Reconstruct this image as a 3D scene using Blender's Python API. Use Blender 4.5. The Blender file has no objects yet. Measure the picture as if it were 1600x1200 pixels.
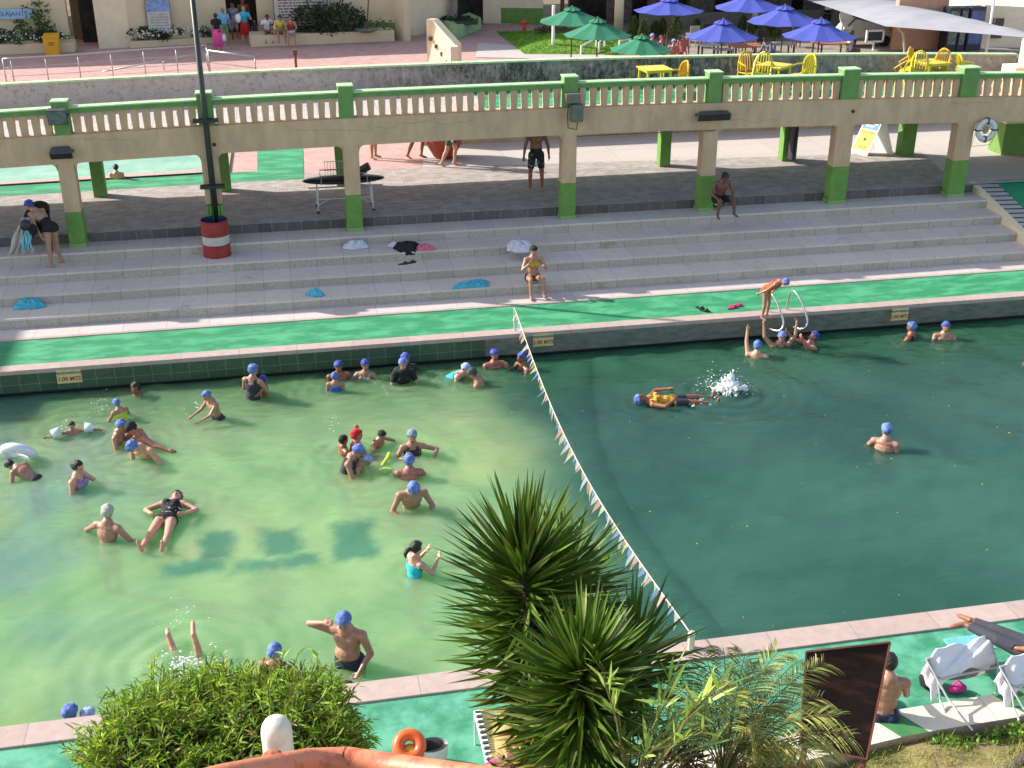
import bpy, math, random
import numpy as np
from mathutils import Vector, Matrix, Euler

random.seed(7)
rng = np.random.default_rng(7)
SC = bpy.context.scene
COL = SC.collection

# ------------------------------------------------------------------ camera
F_PX = 1850.0
CAM_H = 9.5
def _rot(pi, ya, ro):
    cp, sp, cy, sy, cr, sr = math.cos(pi), math.sin(pi), math.cos(ya), math.sin(ya), math.cos(ro), math.sin(ro)
    F = np.array([sy*cp, cy*cp, -sp]); r = np.array([cy, -sy, 0.0]); u = np.cross(r, F)
    return np.array([cr*r+sr*u, -sr*r+cr*u, -F])
CM = _rot(math.radians(24.72), math.radians(11.17), math.radians(0.04))
cam_d = bpy.data.cameras.new('camera'); cam = bpy.data.objects.new('camera', cam_d); COL.objects.link(cam)
cam_d.sensor_width = 36.0; cam_d.lens = 36.0*F_PX/1600.0; cam_d.clip_end = 500; cam_d.clip_start = 0.1
mw = Matrix.Identity(4)
for i in range(3):
    for j in range(3):
        mw[i][j] = CM[j][i]
mw.translation = Vector((0, 0, CAM_H)); cam.matrix_world = mw
SC.camera = cam
# ------------------------------------------------------------------ light
SUN_TRAVEL = Vector((1.45, -0.73, -1.0)).normalized()
world = bpy.data.worlds.new('World'); SC.world = world; world.use_nodes = True
nt = world.node_tree
sky = nt.nodes.new('ShaderNodeTexSky'); sky.sky_type = 'NISHITA'; sky.sun_disc = False
sky.sun_elevation = math.asin(-SUN_TRAVEL.z); sky.sun_rotation = math.atan2(-SUN_TRAVEL.x, -SUN_TRAVEL.y)
sky.altitude = 800; sky.air_density = 0.75; sky.dust_density = 1.8
nt.nodes['Background'].inputs['Strength'].default_value = 0.15
tint = nt.nodes.new('ShaderNodeMix'); tint.data_type = 'RGBA'; tint.blend_type = 'MULTIPLY'; tint.inputs['Factor'].default_value = 1.0
tint.inputs['B'].default_value = (1.14, 1.0, 0.84, 1)      # warm tint on the sky light, a white balance against blue shade
nt.links.new(sky.outputs[0], tint.inputs['A']); nt.links.new(tint.outputs['Result'], nt.nodes['Background'].inputs['Color'])
sd = bpy.data.lights.new('sun', 'SUN'); so = bpy.data.objects.new('sun', sd); COL.objects.link(so)
sd.energy = 3.1; sd.angle = math.radians(0.55); sd.color = (1.0, 0.95, 0.87)
so.rotation_euler = SUN_TRAVEL.to_track_quat('-Z', 'Y').to_euler(); so.location = (-20, 20, 30)
SC.view_settings.view_transform = 'Standard'; SC.view_settings.look = 'None'
SC.view_settings.exposure = 1.38; SC.view_settings.gamma = 1.0
SC.cycles.transparent_max_bounces = 24; SC.cycles.max_bounces = 8

# ------------------------------------------------------------------ where a pixel of the 1600x1200 photo lands on a level plane
def _ray(px, py): return CM.T @ np.array([px-800.0, 600.0-py, -F_PX])
def at(px, py, z=0.0):
    d = _ray(px, py); p = d*((z-CAM_H)/d[2]); return Vector((p[0], p[1], z))
def atY(px, py, Y):
    d = _ray(px, py); p = d*(Y/d[1]); return Vector((p[0], Y, p[2]+CAM_H))
def along(px, py, D):
    d = _ray(px, py); d = d/np.linalg.norm(d)*D; return Vector((d[0], d[1], d[2]+CAM_H))

# ------------------------------------------------------------------ materials
def srgb(h):
    if isinstance(h, str):
        h = h.lstrip('#'); v = [int(h[i:i+2], 16)/255 for i in (0, 2, 4)]
    else: v = h
    return tuple(c/12.92 if c <= 0.04045 else ((c+0.055)/1.055)**2.4 for c in v)
MATS = {}
def mat(name, col, rough=0.8, var=0.12, scale=6.0, bump=0.0, bscale=40.0, col2=None, metal=0.0, spec=0.5,
        thresh=None, island=0.0, transl=0.0, stretch=None, sheen=0.0):
    """noise-mottled principled material; col/col2 linear rgb"""
    if name in MATS: return MATS[name]
    m = bpy.data.materials.new(name); m.use_nodes = True; t = m.node_tree; N = t.nodes; L = t.links
    b = N['Principled BSDF']; b.inputs['Roughness'].default_value = rough
    b.inputs['Metallic'].default_value = metal; b.inputs['Specular IOR Level'].default_value = spec
    geo = N.new('ShaderNodeNewGeometry')
    src = geo.outputs['Position']
    if stretch:
        mp = N.new('ShaderNodeMapping'); mp.inputs['Scale'].default_value = stretch; L.new(src, mp.inputs['Vector']); src = mp.outputs[0]
    nz = N.new('ShaderNodeTexNoise'); nz.inputs['Scale'].default_value = scale; nz.inputs['Detail'].default_value = 6; nz.inputs['Roughness'].default_value = 0.62
    L.new(src, nz.inputs['Vector'])
    rp = N.new('ShaderNodeValToRGB')
    c2 = col2 if col2 else tuple(min(1, c*(1+var*1.2)) for c in col)
    c1 = col if col2 else tuple(c*(1-var*1.6) for c in col)
    lo, hi = thresh if thresh else (0.32, 0.68)
    rp.color_ramp.elements[0].position = lo; rp.color_ramp.elements[1].position = hi
    rp.color_ramp.elements[0].color = (*c1, 1); rp.color_ramp.elements[1].color = (*c2, 1)
    L.new(nz.outputs['Fac'], rp.inputs['Fac'])
    out = rp.outputs[0]
    if island:
        hs = N.new('ShaderNodeHueSaturation'); mr = N.new('ShaderNodeMapRange'); L.new(geo.outputs['Random Per Island'], mr.inputs['Value'])
        mr.inputs['To Min'].default_value = 1-island; mr.inputs['To Max'].default_value = 1+island
        L.new(mr.outputs[0], hs.inputs['Value']); L.new(out, hs.inputs['Color']); out = hs.outputs[0]
    L.new(out, b.inputs['Base Color'])
    if bump:
        bn = N.new('ShaderNodeTexNoise'); bn.inputs['Scale'].default_value = bscale; bn.inputs['Detail'].default_value = 4; L.new(src, bn.inputs['Vector'])
        bp = N.new('ShaderNodeBump'); bp.inputs['Strength'].default_value = bump; bp.inputs['Distance'].default_value = 0.02
        L.new(bn.outputs['Fac'], bp.inputs['Height']); L.new(bp.outputs[0], b.inputs['Normal'])
    if transl:
        tr = N.new('ShaderNodeBsdfTranslucent'); L.new(out, tr.inputs['Color'])
        mx = N.new('ShaderNodeMixShader'); mx.inputs[0].default_value = transl
        L.new(b.outputs[0], mx.inputs[1]); L.new(tr.outputs[0], mx.inputs[2]); L.new(mx.outputs[0], N['Material Output'].inputs['Surface'])
    MATS[name] = m; return m

def tiles(name, col, joint, size, rough=0.7, var=0.12, jw=0.02, axes='XY', brick=False, scale=5, stain=None, cellvar=0.08, stscale=0.6):
    """grid of tiles laid in world metres with mottled faces and grout lines"""
    m = bpy.data.materials.new(name); m.use_nodes = True; t = m.node_tree; N = t.nodes; L = t.links
    b = N['Principled BSDF']; b.inputs['Roughness'].default_value = rough
    geo = N.new('ShaderNodeNewGeometry'); sp = N.new('ShaderNodeSeparateXYZ'); L.new(geo.outputs['Position'], sp.inputs[0])
    cb = N.new('ShaderNodeCombineXYZ'); L.new(sp.outputs[axes[0]], cb.inputs['X']); L.new(sp.outputs[axes[1]], cb.inputs['Y'])
    br = N.new('ShaderNodeTexBrick'); L.new(cb.outputs[0], br.inputs['Vector'])
    br.offset = 0.5 if brick else 0.0; br.inputs['Scale'].default_value = 1.0
    br.inputs['Brick Width'].default_value = size[0]; br.inputs['Row Height'].default_value = size[1]
    br.inputs['Mortar Size'].default_value = jw/2; br.inputs['Mortar Smooth'].default_value = 0.3
    br.inputs['Color1'].default_value = (*[c*(1-cellvar) for c in col], 1); br.inputs['Color2'].default_value = (*[min(1, c*(1+cellvar)) for c in col], 1)
    br.inputs['Mortar'].default_value = (*joint, 1)
    nz = N.new('ShaderNodeTexNoise'); nz.inputs['Scale'].default_value = scale; nz.inputs['Detail'].default_value = 8; nz.inputs['Roughness'].default_value = 0.7
    L.new(geo.outputs['Position'], nz.inputs['Vector'])
    mr = N.new('ShaderNodeMapRange'); mr.inputs['From Min'].default_value = 0.3; mr.inputs['From Max'].default_value = 0.7
    mr.inputs['To Min'].default_value = 1-var; mr.inputs['To Max'].default_value = 1+var; L.new(nz.outputs['Fac'], mr.inputs['Value'])
    mu = N.new('ShaderNodeVectorMath'); mu.operation = 'SCALE'; L.new(br.outputs['Color'], mu.inputs[0]); L.new(mr.outputs[0], mu.inputs['Scale'])
    out = mu.outputs[0]
    if stain:
        n2 = N.new('ShaderNodeTexNoise'); n2.inputs['Scale'].default_value = stscale; n2.inputs['Detail'].default_value = 9; n2.inputs['Roughness'].default_value = 0.72
        L.new(geo.outputs['Position'], n2.inputs['Vector'])
        r2 = N.new('ShaderNodeMapRange'); r2.inputs['From Min'].default_value = stain[1]; r2.inputs['From Max'].default_value = stain[1]+0.08; r2.inputs['To Max'].default_value = stain[2]
        L.new(n2.outputs['Fac'], r2.inputs['Value'])
        mx = N.new('ShaderNodeMix'); mx.data_type = 'RGBA'; L.new(r2.outputs[0], mx.inputs['Factor']); L.new(out, mx.inputs['A']); mx.inputs['B'].default_value = (*stain[0], 1)
        out = mx.outputs['Result']
    L.new(out, b.inputs['Base Color'])
    bp = N.new('ShaderNodeBump'); bp.inputs['Strength'].default_value = 0.35; bp.inputs['Distance'].default_value = 0.01
    L.new(br.outputs['Fac'], bp.inputs['Height']); bp.invert = True; L.new(bp.outputs[0], b.inputs['Normal'])
    MATS[name] = m; return m

# ------------------------------------------------------------------ mesh builder
def wloc(o):
    v = Vector((0, 0, 0))
    while o is not None: v = v+o.location; o = o.parent
    return v
class MB:
    def __init__(s): s.v = []; s.f = []; s.mi = []; s.ms = []
    def _m(s, m):
        if m not in s.ms: s.ms.append(m)
        return s.ms.index(m)
    def add(s, vs, fs, m=None):
        o = len(s.v); s.v.extend([tuple(v) for v in vs]); k = s._m(m)
        for f in fs: s.f.append(tuple(i+o for i in f)); s.mi.append(k)
        return s
    def box(s, c, d, m=None, rot=None):
        hx, hy, hz = d[0]/2, d[1]/2, d[2]/2
        vs = [Vector((x, y, z)) for x in (-hx, hx) for y in (-hy, hy) for z in (-hz, hz)]
        if rot is not None: vs = [rot @ v for v in vs]
        vs = [v+Vector(c) for v in vs]
        return s.add(vs, [(0,1,3,2),(4,6,7,5),(0,4,5,1),(2,3,7,6),(0,2,6,4),(1,5,7,3)], m)
    def bx(s, x0, x1, y0, y1, z0, z1, m=None):
        return s.box(((x0+x1)/2, (y0+y1)/2, (z0+z1)/2), (abs(x1-x0), abs(y1-y0), abs(z1-z0)), m)
    def prism(s, pts, ext, m=None):
        """pts: closed planar polygon of Vectors; ext: extrusion Vector"""
        n = len(pts); e = Vector(ext); vs = [Vector(p) for p in pts]+[Vector(p)+e for p in pts]
        fs = [tuple(range(n-1, -1, -1)), tuple(range(n, 2*n))]+[(i, (i+1) % n, n+(i+1) % n, n+i) for i in range(n)]
        return s.add(vs, fs, m)
    def poly(s, pts, m=None): return s.add(pts, [tuple(range(len(pts)))], m)
    def grid(s, fn, nu, nv, m=None):
        vs = [fn(i/nu, j/nv) for j in range(nv+1) for i in range(nu+1)]
        return s.add(vs, [(j*(nu+1)+i, j*(nu+1)+i+1, (j+1)*(nu+1)+i+1, (j+1)*(nu+1)+i) for j in range(nv) for i in range(nu)], m)
    def tube(s, pts, r, m=None, n=8, cap=True, flat=1.0):
        pts = [Vector(p) for p in pts]; k = len(pts); rs = r if isinstance(r, (list, tuple)) else [r]*k
        vs = []; prev = None
        for i, p in enumerate(pts):
            d = (pts[min(i+1, k-1)]-pts[max(i-1, 0)])
            d = d.normalized() if d.length > 1e-9 else Vector((0, 0, 1))
            if prev is None:
                a = Vector((0, 0, 1)) if abs(d.z) < 0.9 else Vector((1, 0, 0)); u = d.cross(a).normalized()
            else:
                u = prev-d*prev.dot(d); u = u.normalized() if u.length > 1e-6 else d.orthogonal().normalized()
            prev = u; w = d.cross(u)
            for j in range(n):
                a = 2*math.pi*j/n; vs.append(p+(u*math.cos(a)+w*math.sin(a)*flat)*rs[i])
        fs = [(i*n+j, i*n+(j+1) % n, (i+1)*n+(j+1) % n, (i+1)*n+j) for i in range(k-1) for j in range(n)]
        if cap: fs += [tuple(range(n-1, -1, -1)), tuple(range((k-1)*n, k*n))]
        return s.add(vs, fs, m)
    def lathe(s, prof, c, m=None, n=20, cap=False, sx=1.0, sy=1.0):
        c = Vector(c); vs = []
        for r, z in prof:
            for j in range(n):
                a = 2*math.pi*j/n; vs.append(c+Vector((r*sx*math.cos(a), r*sy*math.sin(a), z)))
        k = len(prof)
        fs = [(i*n+j, i*n+(j+1) % n, (i+1)*n+(j+1) % n, (i+1)*n+j) for i in range(k-1) for j in range(n)]
        if cap: fs += [tuple(range(n-1, -1, -1)), tuple(range((k-1)*n, k*n))]
        return s.add(vs, fs, m)
    def ball(s, c, r, m=None, n=10, rot=None):
        r = r if isinstance(r, (tuple, list)) else (r, r, r); vs = []; k = n//2+1
        for i in range(k+1):
            th = math.pi*i/k
            for j in range(n):
                a = 2*math.pi*j/n; v = Vector((r[0]*math.sin(th)*math.cos(a), r[1]*math.sin(th)*math.sin(a), r[2]*math.cos(th)))
                if rot is not None: v = rot @ v
                vs.append(Vector(c)+v)
        return s.add(vs, [(i*n+j, (i+1)*n+j, (i+1)*n+(j+1) % n, i*n+(j+1) % n) for i in range(k) for j in range(n)], m)
    def build(s, name, m=None, parent=None, smooth=False, origin=None, bevel=0.0, **tags):
        me = bpy.data.meshes.new(name)
        o0 = Vector(origin) if origin is not None else Vector((0, 0, 0))
        me.from_pydata([tuple(Vector(v)-o0) for v in s.v], [], s.f)
        for mm in s.ms: me.materials.append(mm if mm is not None else m)
        if len(s.mi): me.polygons.foreach_set('material_index', s.mi)
        if smooth: me.polygons.foreach_set('use_smooth', [True]*len(s.f))
        me.update()
        o = bpy.data.objects.new(name, me); COL.objects.link(o); o.location = o0
        if bevel:
            bv = o.modifiers.new('bevel', 'BEVEL'); bv.width = bevel; bv.segments = 2; bv.limit_method = 'ANGLE'
        if parent is not None:
            o.parent = parent
            o.location = o0-wloc(parent)      # parents stay unrotated while their parts are built
        tag(o, **tags)
        return o
def tag(o, label=None, cat=None, group=None, kind=None):
    if label: o['label'] = label
    if cat: o['category'] = cat
    if group: o['group'] = group
    if kind: o['kind'] = kind
    return o
def empty(name, loc, label=None, cat=None, group=None, rz=0):
    o = bpy.data.objects.new(name, None); COL.objects.link(o); o.location = loc; o.rotation_euler.z = rz
    o.empty_display_size = 0.1
    return tag(o, label, cat, group)
def children(o): return [c for c in bpy.data.objects if c.parent == o]
def copy_tree(o, parent=None, kids=None):
    c = o.copy(); COL.objects.link(c)
    if parent is not None: c.parent = parent
    for ch in (kids if kids is not None else list(o.children)): copy_tree(ch, c)
    return c
def struct(mb, name, m=None, **k): return mb.build(name, m, kind='structure', **k)
def lettering(txt, size, m, parent, loc, rot, name='lettering', align='CENTER', squash=1.0, bold=0.0):
    cu = bpy.data.curves.new(name, 'FONT'); cu.body = txt; cu.size = size; cu.align_x = align; cu.align_y = 'CENTER'; cu.extrude = 0.002; cu.offset = bold
    tmp = bpy.data.objects.new('tmp', cu); COL.objects.link(tmp)
    bpy.context.view_layer.update()
    me = bpy.data.meshes.new_from_object(tmp.evaluated_get(bpy.context.evaluated_depsgraph_get()))
    bpy.data.objects.remove(tmp); me.materials.clear(); me.materials.append(m)
    o = bpy.data.objects.new(name, me); COL.objects.link(o); o.parent = parent
    o.location = Vector(loc)-wloc(parent); o.rotation_euler = rot; o.scale = (squash, 1, 1)
    return o
# ================================================================== THE SETTING
WZ = -0.5                # water level
PZ = 1.1                 # level of the platform and of the ground beyond
YW0, YW1 = 11.9, 22.65   # pool edges
# ---- paint and stone
green_paint = mat('green_deck_paint', srgb('#2a8156'), 0.75, col2=srgb('#4a9f6f'), scale=1.6, thresh=(0.45, 0.60), bump=0.2, bscale=14, stretch=(.8, 2.0, 1))
green_paint2 = mat('green_deck_paint_near', srgb('#2f7f5c'), 0.8, col2=srgb('#5ba384'), scale=2.6, thresh=(0.38, 0.6), bump=0.15)
coping_m = tiles('coping_stone', srgb('#ad9990'), srgb('#8d7c75'), (1.15, 5), 0.8, 0.12, 0.012, cellvar=0.06, scale=7)
strip_m = tiles('grey_slabs', srgb('#bdb3ae'), srgb('#8f8886'), (0.9, 5), 0.85, 0.08, 0.01, cellvar=0.04, scale=6)
step_top = tiles('step_tread_slabs', srgb('#c6bbb2'), srgb('#a89e96'), (0.62, 5), 0.85, 0.07, 0.012, cellvar=0.06, scale=5, stain=(srgb('#8d8683'), 0.6, 0.6), stscale=1.7)
step_rise = tiles('step_riser_speckled', srgb('#aea497'), srgb('#857d71'), (0.62, 5), 0.9, 0.25, 0.014, axes='XZ', cellvar=0.08, scale=22, stain=(srgb('#8a7a58'), 0.585, 0.6), stscale=1.1)
dark_rise = tiles('dark_riser_tiles', srgb('#5c5652'), srgb('#85807b'), (0.35, 5), 0.8, 0.25, 0.014, axes='XZ', cellvar=0.2, scale=12)
paver_m = tiles('cobble_pavers', srgb('#a39a94'), srgb('#877f7a'), (0.22, 0.11), 0.9, 0.22, 0.012, brick=True, cellvar=0.16, scale=3, stain=(srgb('#b9b4b6'), 0.585, 0.6), stscale=1.3)
white_floor = tiles('white_stone_floor', srgb('#b9afa8'), srgb('#979089'), (1.6, 1.2), 0.8, 0.05, 0.015, cellvar=0.03)
pink_pave = tiles('pink_pavers', srgb('#bb968d'), srgb('#a5847d'), (0.24, 0.12), 0.9, 0.14, 0.01, brick=True, cellvar=0.08, scale=2.5)
pool_tile = tiles('pool_wall_tiles', srgb('#3a523d'), srgb('#6f8068'), (0.36, 0.27), 0.5, 0.22, 0.012, axes='XZ', cellvar=0.12, scale=4)
pool_plain = mat('pool_wall_algae_concrete', srgb('#545c4e'), 0.8, col2=srgb('#78796c'), scale=3.5, bump=0.2, stretch=(1, 1, 3))
beige = mat('beige_painted_plaster', srgb('#bea181'), 0.9, 0.10, scale=2.4, stretch=(1.4, 1, .5), bump=0.12, bscale=30)
beige2 = mat('beige_facade_plaster', srgb('#cdb997'), 0.9, 0.05, scale=1.2, bump=0.1, bscale=20)
cream = mat('cream_plaster', srgb('#dccaa9'), 0.9, 0.05, scale=2)
lime = mat('lime_green_paint', srgb('#628a3c'), 0.7, 0.10, scale=4, bump=0.1)
lime_rail = mat('rail_green_paint', srgb('#618a48'), 0.7, 0.10, scale=4, bump=0.1)
lime_pale = mat('pale_green_paint', srgb('#9fbf86'), 0.8, 0.10, scale=3)
white_m = mat('white_paint', (0.75, 0.74, 0.71), 0.5, 0.05)
steel = mat('galvanised_steel', (0.45, 0.45, 0.43), 0.35, 0.1, metal=0.85)
black_m = mat('black_plastic', (0.018, 0.018, 0.02), 0.5, 0.15)
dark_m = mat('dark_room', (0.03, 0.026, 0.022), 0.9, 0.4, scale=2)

# ---- one ground sheet reaching far, with a rectangular hole for the pool basins (quads around it)
earth = mat('earth', srgb('#77684f'), 0.95, 0.25, scale=0.7)
g = MB(); XL, XR = -14.0, 34.0
for (x0, x1, y0, y1) in ((-150, XL-.4, -60, 33), (XR+.4, 150, -60, 33), (XL-.4, XR+.4, -60, 8.9), (-150, 150, 33, 260)):
    z = PZ-0.02 if y0 >= 33 else -0.02
    g.poly([(x0, y0, z), (x1, y0, z), (x1, y1, z), (x0, y1, z)])
struct(g, 'ground', earth)

# ---- pool basin: floor sloping from 1 m to 3 m
basin_m = mat('basin_floor_paint', srgb('#a9c79a'), 0.9, 0.18, scale=0.8)
g = MB(); xs = [XL, 3.2, 8.0, XR]; zs = [-1.45, -1.5, -2.6, -3.0]
for i in range(3):
    g.poly([(xs[i], YW0, zs[i]), (xs[i+1], YW0, zs[i+1]), (xs[i+1], YW1, zs[i+1]), (xs[i], YW1, zs[i])])
struct(g, 'pool_floor', basin_m)
g = MB(); g.bx(XL, XR, YW0-.3, YW0, -3.5, -0.06, pool_plain)
g.bx(XL-.3, XL, YW0, YW1, -3.5, -0.06, pool_plain); g.bx(XR, XR+.3, YW0, YW1, -3.5, -0.06, pool_plain)
g.bx(XL, 3.9, YW1, YW1+.35, WZ+.06, -0.06, pool_tile); g.bx(3.9, XR, YW1, YW1+.35, WZ+.06, -0.06, pool_plain)
g.bx(XL, XR, YW1+.1, YW1+.4, WZ-.06, WZ+.06, black_m)      # overflow gutter slot
g.bx(XL, XR, YW1, YW1+.35, -3.5, WZ-.06, pool_tile)
struct(g, 'pool_wall')

# ---- murky water
def water_material():
    m = bpy.data.materials.new('murky_pool_water'); m.use_nodes = True; t = m.node_tree; N = t.nodes; L = t.links
    b = N['Principled BSDF']; b.inputs['Roughness'].default_value = 0.06; b.inputs['IOR'].default_value = 1.33
    b.inputs['Subsurface Weight'].default_value = 1.0; b.inputs['Subsurface Radius'].default_value = (.5, .6, .5); b.inputs['Subsurface Scale'].default_value = 2.5
    geo = N.new('ShaderNodeNewGeometry'); sp = N.new('ShaderNodeSeparateXYZ'); L.new(geo.outputs['Position'], sp.inputs[0])
    def noise(scale, detail=3, stretch=(1, 1, 1), off=(0, 0, 0), rough=0.5):
        mp = N.new('ShaderNodeMapping'); mp.inputs['Scale'].default_value = stretch; mp.inputs['Location'].default_value = off
        L.new(geo.outputs['Position'], mp.inputs[0])
        n = N.new('ShaderNodeTexNoise'); n.inputs['Scale'].default_value = scale; n.inputs['Detail'].default_value = detail; n.inputs['Roughness'].default_value = rough
        L.new(mp.outputs[0], n.inputs['Vector']); return n.outputs['Fac']
    def math_(op, a, bb):
        n = N.new('ShaderNodeMath'); n.operation = op
        for i, x in enumerate((a, bb)):
            if isinstance(x, (int, float)): n.inputs[i].default_value = x
            else: L.new(x, n.inputs[i])
        return n.outputs[0]
    def rng_(x, a, bb, lo=0, hi=1):
        n = N.new('ShaderNodeMapRange'); n.interpolation_type = 'SMOOTHSTEP'; L.new(x, n.inputs[0])
        for i, q in zip((1, 2, 3, 4), (a, bb, lo, hi)): n.inputs[i].default_value = q
        return n.outputs[0]
    def mix(f, a, bb):
        n = N.new('ShaderNodeMix'); n.data_type = 'RGBA'
        for k, x in (('Factor', f), ('A', a), ('B', bb)):
            if isinstance(x, tuple): n.inputs[k].default_value = (*x, 1)
            elif isinstance(x, (int, float)): n.inputs[k].default_value = x
            else: L.new(x, n.inputs[k])
        return n.outputs['Result']
    # the basin gets deep beyond x = 4: bright green silt over the shallow floor, dark teal over the deep one
    wob = math_('MULTIPLY', math_('SUBTRACT', noise(0.25, 4), 0.5), 2.6)
    xx = math_('ADD', sp.outputs['X'], wob)
    deep = rng_(xx, 2.9, 4.9)
    shallow = mix(rng_(noise(0.32, 5, off=(3, 1, 0), rough=.6), 0.40, 0.66), SH_A, SH_B)
    left = rng_(xx, -1.6, -5.6)
    shallow = mix(math_('MULTIPLY', left, rng_(noise(0.5, 4, off=(9, 4, 0)), 0.35, 0.6)), shallow, SH_C)
    yel = rng_(noise(0.22, 3, off=(1.7, 5.2, 0)), 0.5, 0.68, 0, 0.75)
    shallow = mix(math_('MULTIPLY', yel, rng_(sp.outputs['Y'], 21, 17)), shallow, SH_D)
    deepc = mix(rng_(noise(0.3, 5), 0.35, 0.65), DP_A, DP_B)
    col = mix(deep, shallow, deepc)
    # reflection of the dark wall painted into the water colour, strongest along the far edge
    col = mix(rng_(math_('ADD', sp.outputs['Y'], math_('MULTIPLY', noise(.5), 1.5)), 20.2, 24.0, 0, .72), col, FAR_C)
    pa = N.new('ShaderNodeAttribute'); pa.attribute_name = 'dark_mark'     # three dark blotches mixed into the water colour
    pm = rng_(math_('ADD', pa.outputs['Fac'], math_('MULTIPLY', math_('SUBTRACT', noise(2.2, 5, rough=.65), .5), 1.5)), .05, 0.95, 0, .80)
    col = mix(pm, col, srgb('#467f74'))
    L.new(col, b.inputs['Base Color'])
    h1 = noise(2.2, 3, (0.7, 1.6, 1)); h2 = noise(9, 3, (0.6, 1.5, 1), rough=.6)
    bp = N.new('ShaderNodeBump'); bp.inputs['Strength'].default_value = 0.6; bp.inputs['Distance'].default_value = 0.06
    L.new(math_('ADD', h1, math_('MULTIPLY', h2, 0.30)), bp.inputs['Height']); L.new(bp.outputs[0], b.inputs['Normal'])
    tr = N.new('ShaderNodeBsdfTransparent'); tr.inputs[0].default_value = (0.80, 0.95, 0.85, 1)
    mx = N.new('ShaderNodeMixShader')
    L.new(mix(deep, (.60,)*3, (.62,)*3), mx.inputs[0])
    L.new(tr.outputs[0], mx.inputs[1]); L.new(b.outputs[0], mx.inputs[2]); L.new(mx.outputs[0], N['Material Output'].inputs['Surface'])
    return m
SH_A, SH_B, SH_C, SH_D = srgb('#8fb282'), srgb('#a3bf8c'), srgb('#7f9a95'), srgb('#bcc488')
DP_A, DP_B, FAR_C = srgb('#3a6258'), srgb('#477063'), srgb('#3a7048')
water_m = water_material()
# veils of dissolved colour: what is deeper shows less
def silt_material(name, col):
    m = bpy.data.materials.new(name); m.use_nodes = True; t = m.node_tree; N = t.nodes
    tr = N.new('ShaderNodeBsdfTransparent'); tr.inputs[0].default_value = (*col, 1)
    t.links.new(tr.outputs[0], N['Material Output'].inputs['Surface']); return m
for zz, c in ((0.22, (.66, .86, .72)), (0.5, (.62, .84, .66))):
    g = MB(); g.poly([(XL, YW0, WZ-zz), (4, YW0, WZ-zz), (4, YW1, WZ-zz), (XL, YW1, WZ-zz)], silt_material('silt', c)); g.poly([(4, YW0, WZ-zz), (XR, YW0, WZ-zz), (XR, YW1, WZ-zz), (4, YW1, WZ-zz)], silt_material('silt_deep', (.42, .66, .58))); struct(g, 'silty_water')
# ---- decks round the pool
g = MB(); g.bx(XL-.4, XR+.4, YW1, 22.95, -0.06, 0.03, coping_m); g.bx(XL-.4, XR+.4, 11.52, YW0, -0.06, 0.03, coping_m); struct(g, 'pool_coping', bevel=0.008)
g = MB(); g.bx(-40, 40, 22.95, 24.32, -0.3, 0.0, green_paint); struct(g, 'green_deck')
g = MB(); g.poly([(-40, 8.9, 0), (5.5, 9.75, 0), (6.6, 9.9, 0), (9, 9.95, 0), (40, 10.2, 0), (40, 11.52, 0), (-40, 11.52, 0)], green_paint2); struct(g, 'green_deck_near')
g = MB(); g.bx(-40, 40, 24.32, 24.42, -0.3, 0.02, coping_m); g.bx(-40, 40, 24.42, 25.06, -0.3, 0.006, strip_m); struct(g, 'pavement')
# ---- terraced steps: treads 0.8 m, risers 0.22 m, then a dark tiled riser to the platform
YS = [25.06, 25.86, 26.62, 27.36]; XE = 18.0
def xend(y): return 18.0
g = MB()
for i, y in enumerate(YS):
    z0, z1 = (0.22*i, 0.22*(i+1)); y2 = YS[i+1] if i < 3 else 28.1
    g.add([(-40, y, z0-.05), (xend(y)+.3, y, z0-.05), (xend(y)+.3, y, z1-.045), (-40, y, z1-.045)], [(0, 1, 2, 3)], step_rise)
    g.add([(-40, y-.012, z1-.045), (xend(y)+.3, y-.012, z1-.045), (xend(y)+.3, y-.012, z1), (-40, y-.012, z1)], [(0, 1, 2, 3)], step_top)
    g.add([(-40, y-.012, z1), (xend(y)+.3, y-.012, z1), (xend(y2)+.3, y2+.002, z1), (-40, y2+.002, z1)], [(0, 1, 2, 3)], step_top)
g.add([(-40, 28.1, .83), (18.3, 28.1, .83), (18.3, 28.1, PZ), (-40, 28.1, PZ)], [(0, 1, 2, 3)], dark_rise)
struct(g, 'terrace_steps')
# ---- platform and the ground beyond
g = MB(); zz = PZ
def flat(pts, m, z): g.poly([(x, y, z) for x, y in pts], m)
flat([(-40, 28.1), (17.7, 28.1), (18.6, 31.7), (6.0, 32.5), (3.8, 32.75), (-40, 31.3)], paver_m, PZ)
struct(g, 'platform_floor')
g = MB(); flat([(3.9, 32.7), (6.0, 32.5), (18.6, 31.7), (17.7, 28.1), (40, 28.1), (40, 36), (4.3, 36)], white_floor, PZ-.004); struct(g, 'stone_floor')
g = MB(); flat([(-40, 31.2), (4.0, 32.78), (4.4, 36), (4.4, 60), (-40, 60)], pink_pave, PZ-.008)
flat([(4.4, 36), (40, 36), (60, 62), (4.4, 60)], pink_pave, PZ-.008); struct(g, 'pink_pavement')
g = MB(); flat([(-40, 31.0), (-7.2, 31.82), (-1.9, 32.06), (.56, 32.08), (.66, 35.76), (-.68, 35.76), (-.68, 33.15), (-2.1, 33.12), (-7.4, 32.86), (-40, 31.9)], green_paint, PZ+.004); struct(g, 'green_floor_band')
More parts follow.
